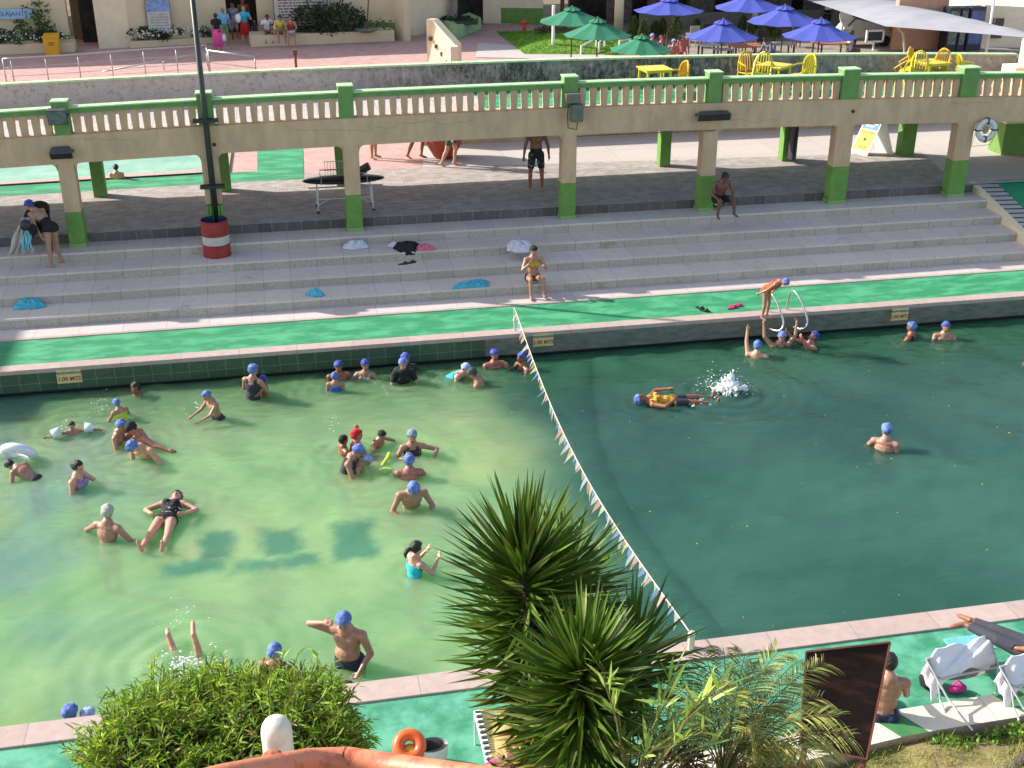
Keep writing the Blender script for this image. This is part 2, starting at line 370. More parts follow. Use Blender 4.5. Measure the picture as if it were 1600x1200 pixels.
# children's pool on the left
kw = mat('small_pool_water', srgb('#7fb5a0'), 0.08, 0.12, scale=1.2, bump=0.5, bscale=3, col2=srgb('#a3cdb8'))
g = MB(); flat([(-40, 32.4), (-7.45, 33.16), (-2.1, 33.55), (-1.75, 33.6), (-1.6, 40), (-40, 40)], kw, PZ+.012); struct(g, 'small_pool_water')
g = MB(); flat([(-40, 31.9), (-7.4, 32.86), (-2.1, 33.12), (-1.45, 33.15), (-1.35, 40), (-1.6, 40), (-1.75, 33.6), (-2.1, 33.55), (-7.45, 33.16), (-40, 32.4)], coping_m, PZ+.05); struct(g, 'small_pool_coping')
# ---- sloping end wall of the steps with striped tile top, green ramp beyond it
stripe = tiles('striped_tread', srgb('#a9a6a2'), srgb('#2b2b2b'), (6, 0.22), 0.8, 0.08, 0.07, cellvar=0.04)
g = MB(); A = [(18.15, 28.3), (18.2, 24.2)]; B = [(18.32, 28.3), (18.38, 24.2)]; C = [(18.9, 28.3), (18.95, 24.2)]; zt, zb = 1.12, 0.12
g.add([(A[0][0], A[0][1], -.1), (A[1][0], A[1][1], -.1), (A[1][0], A[1][1], zb), (A[0][0], A[0][1], zt), (B[0][0], B[0][1], zt), (B[1][0], B[1][1], zb), (C[0][0], C[0][1], zt-.02), (C[1][0], C[1][1], zb-.02), (B[1][0], B[1][1], -.1), (C[1][0], C[1][1], -.1)],
      [(0, 1, 2, 3), (3, 2, 5, 4), (1, 8, 5, 2)], cream)
g.add([(B[0][0], B[0][1], zt), (B[1][0], B[1][1], zb), (C[1][0], C[1][1], zb-.02), (C[0][0], C[0][1], zt-.02)], [(0, 1, 2, 3)], stripe)
g.build('stair_end_wall', label='sloping cream end wall with striped tiles closing the terrace steps', cat='wall')
g = MB(); g.poly([(18.9, 28.3, 1.104), (18.95, 24.2, .104), (40, 24.2, .104), (40, 28.3, 1.104)]); struct(g, 'green_ramp', mat('dark_green_ramp', srgb('#1f8a5c'), .8, .12))
# ================================================================== RAISED WALKWAY ON COLUMNS
def camber(x): return -0.00115*(x-6.5)**2        # the walkway is slightly arched
YB = 27.9
colx = [-8.2, -4.78, -1.62, 1.62, 6.9, 10.5, 14.08, 17.45, 21.2]
br = empty('raised_walkway', (6.5, YB, 0.88), 'long cream and green raised walkway on columns with a balustrade, spanning above the terrace steps', 'walkway')
def bowbox(mb, x0, x1, y0, y1, z0, z1, m, n=None):
    n = n or max(1, int((x1-x0)/1.2))
    for i in range(n):
        a = x0+(x1-x0)*i/n; b = x0+(x1-x0)*(i+1)/n
        ca, cb = camber(a), camber(b)
        vs = [(a, y0, z0+ca), (b, y0, z0+cb), (b, y1, z0+cb), (a, y1, z0+ca), (a, y0, z1+ca), (b, y0, z1+cb), (b, y1, z1+cb), (a, y1, z1+ca)]
        fs = [(0, 3, 2, 1), (4, 5, 6, 7), (0, 1, 5, 4), (2, 3, 7, 6)]
        if i == 0: fs.append((0, 4, 7, 3))
        if i == n-1: fs.append((1, 2, 6, 5))
        mb.add(vs, fs, m)
ZB, ZF, ZR0, ZR1 = 3.0, 3.64, 4.10, 4.24      # beam underside, fascia top, rail
# beam with rounded haunches at each column
g = MB()
bowbox(g, -14, 30, YB-.18, YB+.16, ZB, ZF, beige)
for cx in colx:
    for sgn in (-1, 1):
        r = .17; x0 = cx+sgn*.19; z0 = ZB+camber(cx)+.01
        pts = [Vector((x0, YB-.175, z0))]+[Vector((x0+sgn*(r-r*math.cos(t)), YB-.175, z0-(r-r*math.sin(t)))) for t in [math.pi/2*k/6 for k in range(7)]][::-1]
        g.prism(pts if sgn < 0 else pts[::-1], (0, .33, 0), beige)
# faint cracks in the plaster
crack = mat('crack_line', srgb('#8b7a62'), .9)
for x0, z0, n in ((.3, 3.42, 22), (3.3, 3.45, 9), (11.0, 3.2, 8), (16.9, 3.35, 8), (-4.6, 3.35, 10)):
    p = [Vector((x0, YB-.181, z0))]
    for k in range(n): p.append(p[-1]+Vector((.14, 0, random.uniform(-.06, .06)-(p[-1].z-z0)*.3)))
    for a, b in zip(p, p[1:]):
        g.poly([a+Vector((0, -.001, -.004)), b+Vector((0, -.001, -.004)), b+Vector((0, -.001, .004)), a+Vector((0, -.001, .004))], crack)
g.build('beam', parent=br)
slab_m = tiles('walkway_slabs', srgb('#b5a9a2'), srgb('#8d837d'), (.5, .5), .9, .12, .014, cellvar=.06, stain=(srgb('#8d857e'), .58, .5))
g = MB(); bowbox(g, -14, 5.2, YB+.16, 31.9, 3.06, 3.30, slab_m); g.build('deck_slab', parent=br)
g = MB(); bowbox(g, 5.2, 19.2, YB+.16, 31.9, 3.06, 3.302, green_paint); bowbox(g, 19.2, 30, YB+.16, 31.9, 3.06, 3.298, slab_m); g.build('green_deck_slab', parent=br)
g = MB(); bowbox(g, -14, 30, 31.6, 31.9, 2.92, 3.05, beige); g.build('rear_beam', parent=br)
def column(x, w, d, green_top, y=YB, zb=0.88, mtop=beige, mlow=lime):
    g = MB(); z1 = ZB+camber(x)+.02
    g.bx(x-w/2, x+w/2, y-d/2, y+d/2, green_top, z1, mtop)
    g.bx(x-w/2-.004, x+w/2+.004, y-d/2-.004, y+d/2+.004, zb+.10, green_top, mlow)
    return g
for i, x in enumerate(colx):
    w = [.36, .36, .38, .37, .36, .38, .46, .46, .46][i]; gt = [1.75, 1.72, 1.74, 1.78, 1.80, 1.80, 1.86, 1.86, 1.86][i]
    c = column(x, w, .34, gt); c.build('column', parent=br, bevel=.012)
    b = MB(); b.bx(x-w/2-.012, x+w/2+.012, YB-.182, YB+.182, .86, .98, mat('scuffed_column_base', srgb('#8d9a72'), .9, col2=srgb('#6fa04c'), scale=9)); b.build('column_foot', parent=br, bevel=.006)
rearx = [(-8, 31.6), (-4.66, 31.5), (-1.5, 31.4), (1.55, 31.4), (6.0, 31.6), (10.6, 31.7), (14.3, 31.65), (17.95, 31.6), (21.2, 31.6)]
for i, (x, y) in enumerate(rearx[1:]):
    if i == 3: continue
    w = .30 if i < 5 else .42
    c = column(x, w, .32, 2.45 if i < 3 else 2.35, y=y-.1, zb=PZ-.1); c.build('rear_column', parent=br, bevel=.012)
# rail, posts, balusters
g = MB(); bowbox(g, -14, 30, YB-.12, YB+.09, ZR0, ZR1-.03, lime_rail); bowbox(g, -14, 30, YB-.15, YB+.12, ZR1-.03, ZR1, mat('pale_rail_cap', srgb('#a5c794'), .8, .1)); g.build('top_rail', parent=br)
pg = mat('pale_rail_cap', None)
posts = [-8.2, -4.72, -1.60, 1.57, 6.9, 10.52, 14.08, 17.35, 21.2]
for i, x in enumerate(posts):
    w = .17 if i < 6 else .22
    g = MB(); c = camber(x); g.bx(x-w, x+w, YB-.19, YB+.15, ZF+c-.0, 4.36+c, lime_rail); g.bx(x-w-.015, x+w+.015, YB-.205, YB+.165, 4.36+c, 4.395+c, pg); g.build('rail_post', parent=br, bevel=.01)
def baluster_mesh():
    g = MB(); prof = [(0, .072), (.06, .067), (.16, .072), (.30, .08), (.40, .076), (.46, .07)]
    vs = [];
    for z, w in prof: vs += [(-w, -.07, z), (w, -.07, z), (w+.004, .07, z), (-w, .07, z)]
    fs = [(i*4+j, i*4+(j+1) % 4, (i+1)*4+(j+1) % 4, (i+1)*4+j) for i in range(5) for j in range(4)]
    g.add(vs, fs, beige); return g
bal0 = None; nb = 0; outer = []
for a, b in zip(posts, posts[1:]):
    n = int(round((b-a-.36)/.262)); st = (b-a-.36)/n
    for k in range(n):
        x = a+.18+st*(k+.5)
        if x < -6.9 or x > 20.3: outer.append(x); continue
        if bal0 is None:
            bal0 = baluster_mesh().build('baluster', parent=br, origin=(0, 0, 0)); o = bal0
        else:
            o = bal0.copy(); COL.objects.link(o)
        nb += 1
        o.location = Vector((x, YB-.02, ZF-.003+camber(x)))-br.location
for k in range(22): outer.append(-8.5-.262*k)
g = MB()
for x in outer:
    b_ = baluster_mesh(); g.add([(v[0]+x, v[1]+YB-.02, v[2]+ZF-.003+camber(x)) for v in b_.v], b_.f, beige)
tag(g.build('outer_balusters', parent=br), kind='stuff')
# ---- stained rear wall of the walkway
def stained():
    m = bpy.data.materials.new('mould_stained_concrete'); m.use_nodes = True; t = m.node_tree; N = t.nodes; L = t.links; b = N['Principled BSDF']; b.inputs['Roughness'].default_value = .95
    geo = N.new('ShaderNodeNewGeometry'); sp = N.new('ShaderNodeSeparateXYZ'); L.new(geo.outputs['Position'], sp.inputs[0])
    def nz(scale, st=(1, 1, 1), det=8, r=.7):
        mp = N.new('ShaderNodeMapping'); mp.inputs['Scale'].default_value = st; L.new(geo.outputs['Position'], mp.inputs[0])
        n = N.new('ShaderNodeTexNoise'); n.inputs['Scale'].default_value = scale; n.inputs['Detail'].default_value = det; n.inputs['Roughness'].default_value = r; L.new(mp.outputs[0], n.inputs[0]); return n.outputs[0]
    def mr(x, a, bb, lo, hi):
        n = N.new('ShaderNodeMapRange'); L.new(x, n.inputs[0])
        for i, q in zip((1, 2, 3, 4), (a, bb, lo, hi)): n.inputs[i].default_value = q
        return n.outputs[0]
    def mix(f, a, bb):
        n = N.new('ShaderNodeMix'); n.data_type = 'RGBA'
        for k, x in (('Factor', f), ('A', a), ('B', bb)):
            if isinstance(x, tuple): n.inputs[k].default_value = (*x, 1)
            elif isinstance(x, (int, float)): n.inputs[k].default_value = x
            else: L.new(x, n.inputs[k])
        return n.outputs['Result']
    def mul(a, bb):  # noqa
        n = N.new('ShaderNodeMath'); n.operation = 'MULTIPLY'; L.new(a, n.inputs[0]); L.new(bb, n.inputs[1]); return n.outputs[0]
    base = mix(nz(3), srgb('#c4b9b0'), srgb('#a59b92'))
    streak = mr(nz(4, (1.5, 1, .6), 10, .85), .36, .54, 0, .95)
    amt = mr(sp.outputs['X'], 1.0, 5.0, 0.12, 1.0)      # the mould starts half way along
    amt2 = mr(sp.outputs['X'], 11.0, 20, 1.0, .45)
    big = mr(nz(.55, (1, 1, 2), 4), .32, .5, .45, 1)
    base = mix(mul(mul(mul(streak, amt), amt2), big), base, srgb('#262928'))
    base = mix(mr(nz(6, (1, 1, 1), 10, .85), .53, .60, 0, .7), base, srgb('#4f4d49'))
    top = mr(sp.outputs['Z'], 3.9, 4.2, 0, 1)
    base = mix(mul(top, mr(nz(6, (1, 1, .6)), .35, .6, 0, .9)), base, srgb('#4b4c44'))
    L.new(base, b.inputs['Base Color'])
    bp = N.new('ShaderNodeBump'); bp.inputs['Strength'].default_value = .35; bp.inputs['Distance'].default_value = .02; L.new(nz(10), bp.inputs['Height']); L.new(bp.outputs[0], b.inputs['Normal'])
    return m
sw = stained(); YSW = 32.0
def wtop(x): return 4.03+camber(x)*0.8 if x < 6.5 else 4.03+camber(x)*1.1
g = MB(); g2 = MB(); X = np.linspace(-14, 21.4, 24)
for a, b in zip(X, X[1:]):
    za, zb_ = wtop(a), wtop(b)
    g.add([(a, YSW, 2.9), (b, YSW, 2.9), (b, YSW, zb_), (a, YSW, za), (a, YSW+.18, 2.9), (b, YSW+.18, 2.9), (b, YSW+.18, zb_), (a, YSW+.18, za)], [(0, 1, 2, 3), (5, 4, 7, 6), (3, 2, 6, 7)], sw)
    g2.add([(a, YSW-.03, za), (b, YSW-.03, zb_), (b, YSW-.03, zb_+.045), (a, YSW-.03, za+.045), (a, YSW+.21, za), (b, YSW+.21, zb_), (b, YSW+.21, zb_+.045), (a, YSW+.21, za+.045)], [(0, 1, 2, 3), (3, 2, 6, 7), (5, 4, 7, 6)], mat('mossy_pale_cap', srgb('#b4c79c'), .9, .15, scale=8))
w = g.build('stained_wall', label='grey mould-stained concrete parapet wall behind the raised walkway with a pale green cap', cat='wall')
g2.build('wall_cap', parent=w)
g = MB(); g.bx(4.2, 15.5, 35.3, 35.5, PZ-.1, 2.6, beige); g.bx(15.5, 24, 35.2, 35.45, PZ-.1, 2.6, beige)
g.build('garden_wall', label='low beige plaster wall at ground level seen beneath the raised walkway', cat='wall')
g = MB(); g.bx(20.7, 22.6, 30.9, 31.6, PZ-.05, 2.0, lime); g.bx(20.7, 22.6, 30.9, 31.6, 2.0, 3.6, cream); g.bx(21.2, 21.5, 27.8, 31.6, 3.3, 4.3, cream)
g.build('end_pier', label='broad cream and lime pier right of the life ring column', cat='pier')
# ---- floodlights and boxes fixed to the walkway
def floodlight(loc, w, h, d, tilt, label, bracket=True, lens=black_m, body=mat('floodlight_housing', (.06, .06, .06), .5, .2)):
    r = empty('floodlight', loc, label, 'floodlight', 'floodlights on the walkway front')
    R = Euler((math.radians(tilt), 0, 0)).to_matrix()
    g = MB()
    prof = [(-w/2, -d/2), (w/2, -d/2), (w*.42, d/2), (-w*.42, d/2)]
    vs = [R @ Vector((x, y, z)) for z in (-h/2, h/2) for x, y in prof]
    g.add([v+Vector(loc) for v in vs], [(0, 3, 2, 1), (4, 5, 6, 7), (0, 1, 5, 4), (1, 2, 6, 5), (2, 3, 7, 6), (3, 0, 4, 7)], body)
    for k in range(5):
        zz = -h*.4+h*.2*k; g.box(Vector(loc)+R @ Vector((0, d/2+.01, zz)), (w*.7, .03, .012), body, R)
    g.build('housing', parent=r, bevel=.008)
    g = MB(); g.box(Vector(loc)+R @ Vector((0, -d/2-.004, 0)), (w*.92, .008, h*.88), lens, R); g.build('glass', parent=r)
    if bracket:
        g = MB(); l = Vector(loc)
        g.tube([l+Vector((-w/2-.012, 0, 0)), l+Vector((-w/2-.012, .1, .03)), l+Vector((-w*.3, .2, .0)), l+Vector((w*.3, .2, .0)), l+Vector((w/2+.012, .1, .03)), l+Vector((w/2+.012, 0, 0))], .012, black_m, 6)
        g.build('bracket', parent=r)
    return r
glass_grey = mat('floodlight_glass_grey', (.11, .13, .13), .15, .3)
floodlight(atY(90, 182, YB-.34), .42, .34, .16, 12, 'grey square floodlight mounted in front of the leftmost balustrade post', lens=glass_grey)
floodlight(atY(96, 239, YB-.33), .48, .18, .20, 35, 'small black floodlight on the beam below the square grey one', lens=black_m)
p = atY(1115, 181, YB-.33); floodlight(p, .85, .19, .16, 20, 'long black horizontal floodlight on the beam right of the grey electrical box', lens=black_m)
p = atY(901, 176, YB-.3)
fb = empty('electrical_box', p, 'grey-green electrical box with wires on the beam under its small lid', 'box')
gg = mat('grey_green_metal', srgb('#5d675a'), .5, .15)
g = MB(); g.box(p+Vector((0, 0, 0)), (.30, .2, .42), gg); g.build('box_body', parent=fb, bevel=.03)
p2 = p+Vector((-.12, -.02, .36)); g = MB(); g.box(p2, (.36, .26, .22), mat('box_lid_metal', srgb('#6a665e'), .4, .1)); g.build('box_lid', parent=fb, bevel=.01)
g = MB(); g.tube([p2+Vector((-.1, -.05, -.1)), p2+Vector((-.12, -.05, -.4)), p2+Vector((-.1, -.05, -.7)), p+Vector((0, -.02, -.4)), p+Vector((.03, 0, -.22))], .012, black_m, 6); g.build('wire', parent=fb)
for px, py in ((335, 226), (1333, 174)):
    p = atY(px, py, YB-.19); g = MB(); g.tube([p+Vector((0, -.01, 0)), p+Vector((0, .06, 0))], [.045, .04], black_m, 10)
    g.build('drain_spout', label='small black drain hole in the beam '+('just right of the lamp pole' if px < 500 else 'above the broad column left of the folding sign'), cat='drain', group='drain holes in the beam')
# ---- tall dark pole strapped to the third column
px0 = atY(337, 335, YB-.30)
pole = empty('lamp_pole', px0, 'tall slender dark green pole strapped to the column behind the red and white drum', 'pole')
g = MB(); g.tube([Vector((px0.x, px0.y, 1.0)), Vector((px0.x, px0.y, 6.95))], [.075, .055], mat('dark_green_pole_paint', srgb('#27352c'), .45, .15), 12); g.build('shaft', parent=pole, smooth=True)
for z in (3.72, 2.2):
    g = MB(); g.bx(px0.x-.28, px0.x+.28, px0.y-.1, px0.y+.1, z-.035, z+.035, black_m); g.build('strap', parent=pole, bevel=.01)
g = MB()
for k in range(6): g.bx(px0.x-.19+.065*k, px0.x-.15+.065*k, px0.y-.05, px0.y+.05, .9, 1.75, lime)
g.build('foot_ribs', parent=pole)
# ---- life ring on the right-hand column
p = atY(1541, 203, YB-.26); lr = empty('life_ring', p, 'white life ring with dark bands hung on the right-hand column', 'life ring')
g = MB(); n = 28; R = Matrix.Rotation(math.radians(90), 3, 'X')
lw = mat('ring_white', (.62, .62, .62), .5, .05)
vs = []; fs = []
for i in range(n):
    a = 2*math.pi*i/n
    for j in range(8):
        b = 2*math.pi*j/8; rr = .235+.068*math.cos(b); vs.append(p+Vector((rr*math.cos(a), .055*math.sin(b), rr*math.sin(a))))
fs = [(i*8+j, i*8+(j+1) % 8, ((i+1) % n)*8+(j+1) % 8, ((i+1) % n)*8+j) for i in range(n) for j in range(8)]
g.add(vs, fs, lw); g.build('ring', parent=lr, smooth=True)
for q in range(4):
    a = math.pi/2*q; g = MB(); c = p+Vector((.235*math.cos(a), 0, .235*math.sin(a)))
    g.box(c, (.16, .14, .03), black_m, Matrix.Rotation(-a, 3, 'Y')); g.build('band', parent=lr)
g = MB(); g.ball(p+Vector((0, .03, 0)), (.10, .02, .10), mat('olive_bracket', srgb('#8f9160'), .6, .3, scale=20), 10); g.build('bracket', parent=lr)
g = MB(); g.tube([p+Vector((.31*math.cos(a*math.pi/14), -.02, .31*math.sin(a*math.pi/14)-.01*math.sin(a))) for a in range(28)]+[p+Vector((-.3, 0, -.1)), p+Vector((-.33, .02, -.42)), p+Vector((.2, .02, -.40)), p+Vector((.28, 0, -.1))], .008, mat('ring_cord', (.4, .38, .34), .8), 5); g.build('cord', parent=lr)
g = MB(); g.bx(-24, -20, 29.0, 32.4, 0, 9.9, beige); e = g.build('unseen_tower', label='tall plain beige tower added outside the picture to shade the left deck corner', cat='tower')  # unseen block, placed and sized so its shadow crosses the left deck corner
# ---- depth signs on the far pool wall
sy = mat('sign_yellow', srgb('#cbbf86'), .6, .08, scale=10); blue_t = mat('sign_blue_text', srgb('#3a506a'), .7); red_t = mat('sign_orange_text', srgb('#b5562a'), .7)
for (px, py, t, lab, w) in ((108, 588, '1.00', 'left', .47), (849, 531, '2.00', 'middle', .44), (1406, 491, '3.00', 'right', .42)):
    p = atY(px, py, YW1-.012); r = empty('depth_sign', p, {'1.00': 'pale depth sign low on the green tiled wall at the far left of the pool', '2.00': 'yellow depth sign just right of the bunting rope on the pool wall', '3.00': 'yellow depth sign on the grey pool wall right of the ladder'}[t], 'sign', 'depth signs on the pool wall')
    g = MB(); g.box(p, (w, .012, .29), sy); g.build('plate', parent=r, bevel=.004)
    lettering('PROFUNDIDAD', .068, blue_t, r, p+Vector((0, -.009, .075)), (math.pi/2, 0, 0), bold=.001)
    lettering(t+' MTS', .115, red_t, r, p+Vector((0, -.009, -.05)), (math.pi/2, 0, 0), bold=.003)
# ================================================================== THE FAR YARD BEYOND THE WALKWAY
# ---- left building: facade with recessed doorway, entrance, right wing
FZ = 7.2
def wallbox(mb, a, b, t, z0, z1, m):
    a, b = Vector((*a, 0)), Vector((*b, 0)); d = (b-a).normalized(); n = Vector((-d.y, d.x, 0))*t
    return mb.prism([Vector((a.x, a.y, z0)), Vector((b.x, b.y, z0)), Vector((b.x, b.y, z0))+n, Vector((a.x, a.y, z0))+n], (0, 0, z1-z0), m)
bld = empty('bath_house', (-2, 57, PZ), 'beige bath house with recessed doorways and green plinth at the back left', 'building')
P1 = at(0, 74, PZ); P2 = at(112, 74, PZ); P3 = at(155, 76, PZ); P4 = at(187, 72, PZ); P5 = at(358, 64, PZ); P6 = at(398, 66, PZ); P7 = at(405, 64, PZ); P8 = at(617, 60, PZ)
xy = lambda p: (p.x, p.y)
g = MB(); wallbox(g, (-40, P1.y-1), xy(P2), .4, PZ-.1, FZ, beige2); wallbox(g, xy(P3), (P3.x+1.35, P3.y+.15), .4, PZ-.1, FZ, cream)
wallbox(g, (P3.x+1.35, P3.y+.15), xy(P5), .4, PZ-.1, FZ, beige2)
wallbox(g, xy(P7), xy(P8), .4, PZ-.1, FZ, beige2)
wallbox(g, xy(P8), (P8.x+.35, P8.y-1.0), .3, PZ-.1, FZ, beige2)
a = at(617, 60, PZ); b = at(668, 50, PZ); wallbox(g, (a.x, a.y), (b.x+1.6, b.y+1), .3, PZ-.1, FZ, cream)
g.build('wall', parent=bld)
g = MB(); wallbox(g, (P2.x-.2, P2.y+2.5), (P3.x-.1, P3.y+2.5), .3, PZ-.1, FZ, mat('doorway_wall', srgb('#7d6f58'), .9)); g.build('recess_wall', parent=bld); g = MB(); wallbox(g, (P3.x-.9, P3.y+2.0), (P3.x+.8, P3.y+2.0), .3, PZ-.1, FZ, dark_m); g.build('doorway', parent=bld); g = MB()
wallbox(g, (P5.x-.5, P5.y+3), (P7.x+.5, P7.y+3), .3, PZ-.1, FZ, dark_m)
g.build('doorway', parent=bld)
g = MB(); wallbox(g, (-40, P1.y-1.06), (P2.x, P2.y-.06), .05, PZ, PZ+.55, lime); wallbox(g, (P4.x+.3, P4.y-.1), (P5.x-.6, P5.y-.1), .05, PZ, PZ+.55, lime); wallbox(g, (P7.x+1, P7.y-.06), (P8.x, P8.y-.06), .05, PZ, PZ+.7, lime)
g.build('green_plinth', parent=bld)
g = MB(); g.add([(-40, 55, FZ), (10, 57, FZ), (10, 72, FZ), (-40, 72, FZ)], [(0, 1, 2, 3)], beige2); g.build('roof', parent=bld)
# ---- middle wing (right of x=660)
b2 = empty('changing_block', (11, 60, PZ), 'cream changing block with a dark open doorway, left of the green umbrellas', 'building')
g = MB(); A_ = at(668, 42, PZ); B_ = at(702, 40, PZ); C_ = at(755, 36, PZ); D_ = at(858, 44, PZ)
wallbox(g, (A_.x-1.2, A_.y+.4), xy(B_), .3, PZ-.1, FZ, beige2); wallbox(g, xy(C_), (D_.x, D_.y+1.5), .3, PZ-.1, FZ, cream); g.build('wall', parent=b2)
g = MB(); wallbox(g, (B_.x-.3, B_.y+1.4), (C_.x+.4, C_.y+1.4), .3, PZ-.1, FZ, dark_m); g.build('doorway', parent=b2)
g = MB(); wallbox(g, (C_.x+.3, C_.y-.07), (D_.x, D_.y+1.43), .05, PZ, PZ+.75, lime); g.build('green_plinth', parent=b2)
g = MB(); g.add([(A_.x-1, 60, FZ), (D_.x, 60, FZ), (D_.x, 72, FZ), (A_.x-1, 72, FZ)], [(0, 1, 2, 3)], beige2); g.build('roof', parent=b2)
# ---- restaurant behind the umbrellas
rs = empty('restaurant', (25, 60, PZ), 'dark open-fronted restaurant with pale posts behind the blue umbrellas', 'building')
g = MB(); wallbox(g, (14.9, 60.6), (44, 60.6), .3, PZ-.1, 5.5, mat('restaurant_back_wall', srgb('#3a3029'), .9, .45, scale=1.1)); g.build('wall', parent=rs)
g = MB(); g.bx(14.6, 46, 54.3, 62, 4.6, 4.9, mat('restaurant_roof', srgb('#6a5a4a'), .9)); g.build('roof', parent=rs)
for px, w in ((928, .36), (1141, .22), (1290, .2), (1366, .2)):
    q = at(px, 36, PZ); g = MB(); g.tube([Vector((q.x, 55.2, PZ)), Vector((q.x, 55.2, 4.6))], w/2*1.2, cream, 14); g.build('post', parent=rs, smooth=True)
wood_m = mat('brown_wood', srgb('#5a3a24'), .7, .25, scale=6, stretch=(4, 4, .5))
for k in range(9):
    g = MB(); x = 16.5+k*2.1; g.bx(x, x+1.3, 58.6+random.random(), 59.4, PZ, PZ+.9+random.random()*.4, mat('restaurant_counter', srgb('#5d5147'), .8, .3)); g.build('counter', parent=rs)
lamp = mat('shelf_clutter', srgb('#8b8478'), .7, .6, scale=14, col2=srgb('#231c18'))
g = MB()
for k in range(5): x = 19+k*3.1; g.bx(x, x+1.4, 60.2, 60.5, 2.2, 3.2, lamp)
g.build('shelf', parent=rs)
g = MB(); q = at(1110, 45, PZ); g.bx(17.5, 31, 56.8, 57.0, PZ, PZ+.75, mat('terrace_wall', srgb('#6e655b'), .9)); g.build('low_wall', label='low grey terrace wall behind the blue umbrellas and conifers', cat='wall')
# ---- planters in front of the bath house
leafd = mat('dark_shrub_leaf', srgb('#2b3d20'), .7, .3, island=.45); leafg = mat('green_shrub_leaf', srgb('#4d6a2c'), .65, .3, island=.4, transl=.2)
def leafcloud(mb, c, r, n, size, m, flat=.45, shell=.55, asp=2.2, up=.0):
    """many small leaf blades through an ellipsoid volume with uneven clumps"""
    c = Vector(c); clumps = [(Vector((random.gauss(0, .5), random.gauss(0, .5), random.gauss(0, .45)))) for _ in range(max(4, n//60))]
    for _ in range(n):
        k = random.choice(clumps); v = k+Vector((random.gauss(0, .22), random.gauss(0, .22), random.gauss(0, .22)))
        if v.length > 1: v = v.normalized()*random.uniform(.75, 1.0)
        p = c+Vector((v.x*r[0], v.y*r[1], v.z*r[2]))
        d = (Vector((random.gauss(0, 1), random.gauss(0, 1), random.gauss(0, .7)+up))+v*1.2).normalized(); s = size*random.uniform(.6, 1.3)
        u = d.cross(Vector((random.gauss(0, 1), random.gauss(0, 1), random.gauss(0, 1)))).normalized()*s/asp/2
        mb.add([p, p+d*s*.5+u, p+d*s, p+d*s*.5-u], [(0, 1, 2, 3)], m)
petal = mat('pale_petal', (.7, .68, .62), .6)
def planter(a, b, depth, h, leafpts, label, flowers=40):
    a, b = Vector((*a, PZ)), Vector((*b, PZ)); r = empty('planter', (a+b)/2, label, 'planter')
    g = MB(); wallbox(g, xy(a), xy(b), depth, PZ, PZ+h, beige2); g.build('planter_wall', parent=r, bevel=.02)
    g = MB(); n = int((b-a).length*260*leafpts)
    d = (b-a); nn = Vector((-d.y, d.x, 0)).normalized()
    m = MB()
    for i in range(max(2, int(d.length/.38))):
        t = random.random(); c = a+d*t+nn*(depth*random.uniform(.15, .6))+Vector((0, 0, h+.18)); leafcloud(m, c, (.5, .35, .30+.15*random.random()), int(170*leafpts), .13, leafd)
    o = m.build('foliage', parent=r)
    m = MB()
    for i in range(flowers):
        t = random.random(); c = a+d*t+nn*(depth*random.uniform(-.1, .3))+Vector((0, 0, h+.15+random.random()*.3)); m.ball(c, .04, petal, 5)
    if flowers: m.build('blossom', parent=r, )
    return r
q0, q1 = at(0, 84, PZ), at(117, 82, PZ); planter((-14, q0.y-.5), (q1.x, q1.y), 1.0, .42, 1.3, 'beige planter of white-flowering shrubs behind the yellow bin', 60)
q0, q1 = at(205, 76, PZ), at(333, 68, PZ); planter((q0.x, q0.y), (q1.x, q1.y), 1.2, .28, 1.3, 'beige planter of dark flowering shrubs below the wall poster', 70)
q0, q1 = at(393, 74, PZ), at(617, 65, PZ); pl = planter((q0.x, q0.y), (q1.x, q1.y), 1.4, .5, .3, 'long beige planter bench where three bathers sit', 0)
def bush(c, r, n, size, m, label, cat='bush', name='bush', trunk=True, up=0, **k):
    e = empty(name, (c[0], c[1], c[2]-r[2]), label, cat); g = MB(); leafcloud(g, c, r, n, size, m, up=up, **k); g.build('foliage', parent=e)
    if trunk:
        g = MB()
        for i in range(4): g.tube([Vector((c[0], c[1], c[2]-r[2]-.1)), Vector((c[0]+random.uniform(-.6, .6)*r[0], c[1]+random.uniform(-.6, .6)*r[1], c[2]+r[2]*.3))], [.03, .012], wood_m, 5)
        g.build('stem', parent=e)
    return e
q = at(516, 68, PZ); bush((q.x, q.y+.2, PZ+1.05), (1.65, .6, .85), 3200, .16, leafd, 'wide dark hedge bush in the long planter right of the seated bathers', up=.6)
q = at(60, 76, PZ); bush((q.x, q.y+.3, PZ+1.15), (.95, .6, .95), 1300, .22, leafg, 'tall arching green bush left of the yellow bin')
q = at(573, 66, PZ); g = MB(); e = empty('potted_sapling', (q.x, q.y-.4, PZ+.5), 'thin bare sapling leaning in a grey bowl at the right end of the long planter', 'sapling')
g.tube([Vector((q.x, q.y-.4, PZ+.6)), Vector((q.x+.12, q.y-.4, PZ+1.7)), Vector((q.x+.3, q.y-.4, PZ+3.2))], [.035, .03, .02], wood_m, 6); g.build('stem', parent=e)
g = MB(); g.lathe([(.3, .5), (.5, .62), (.52, .66), (.4, .64), (0, .63)], (q.x, q.y-.4, PZ), mat('grey_bowl', srgb('#77756d'), .8), 14); g.build('bowl', parent=e)
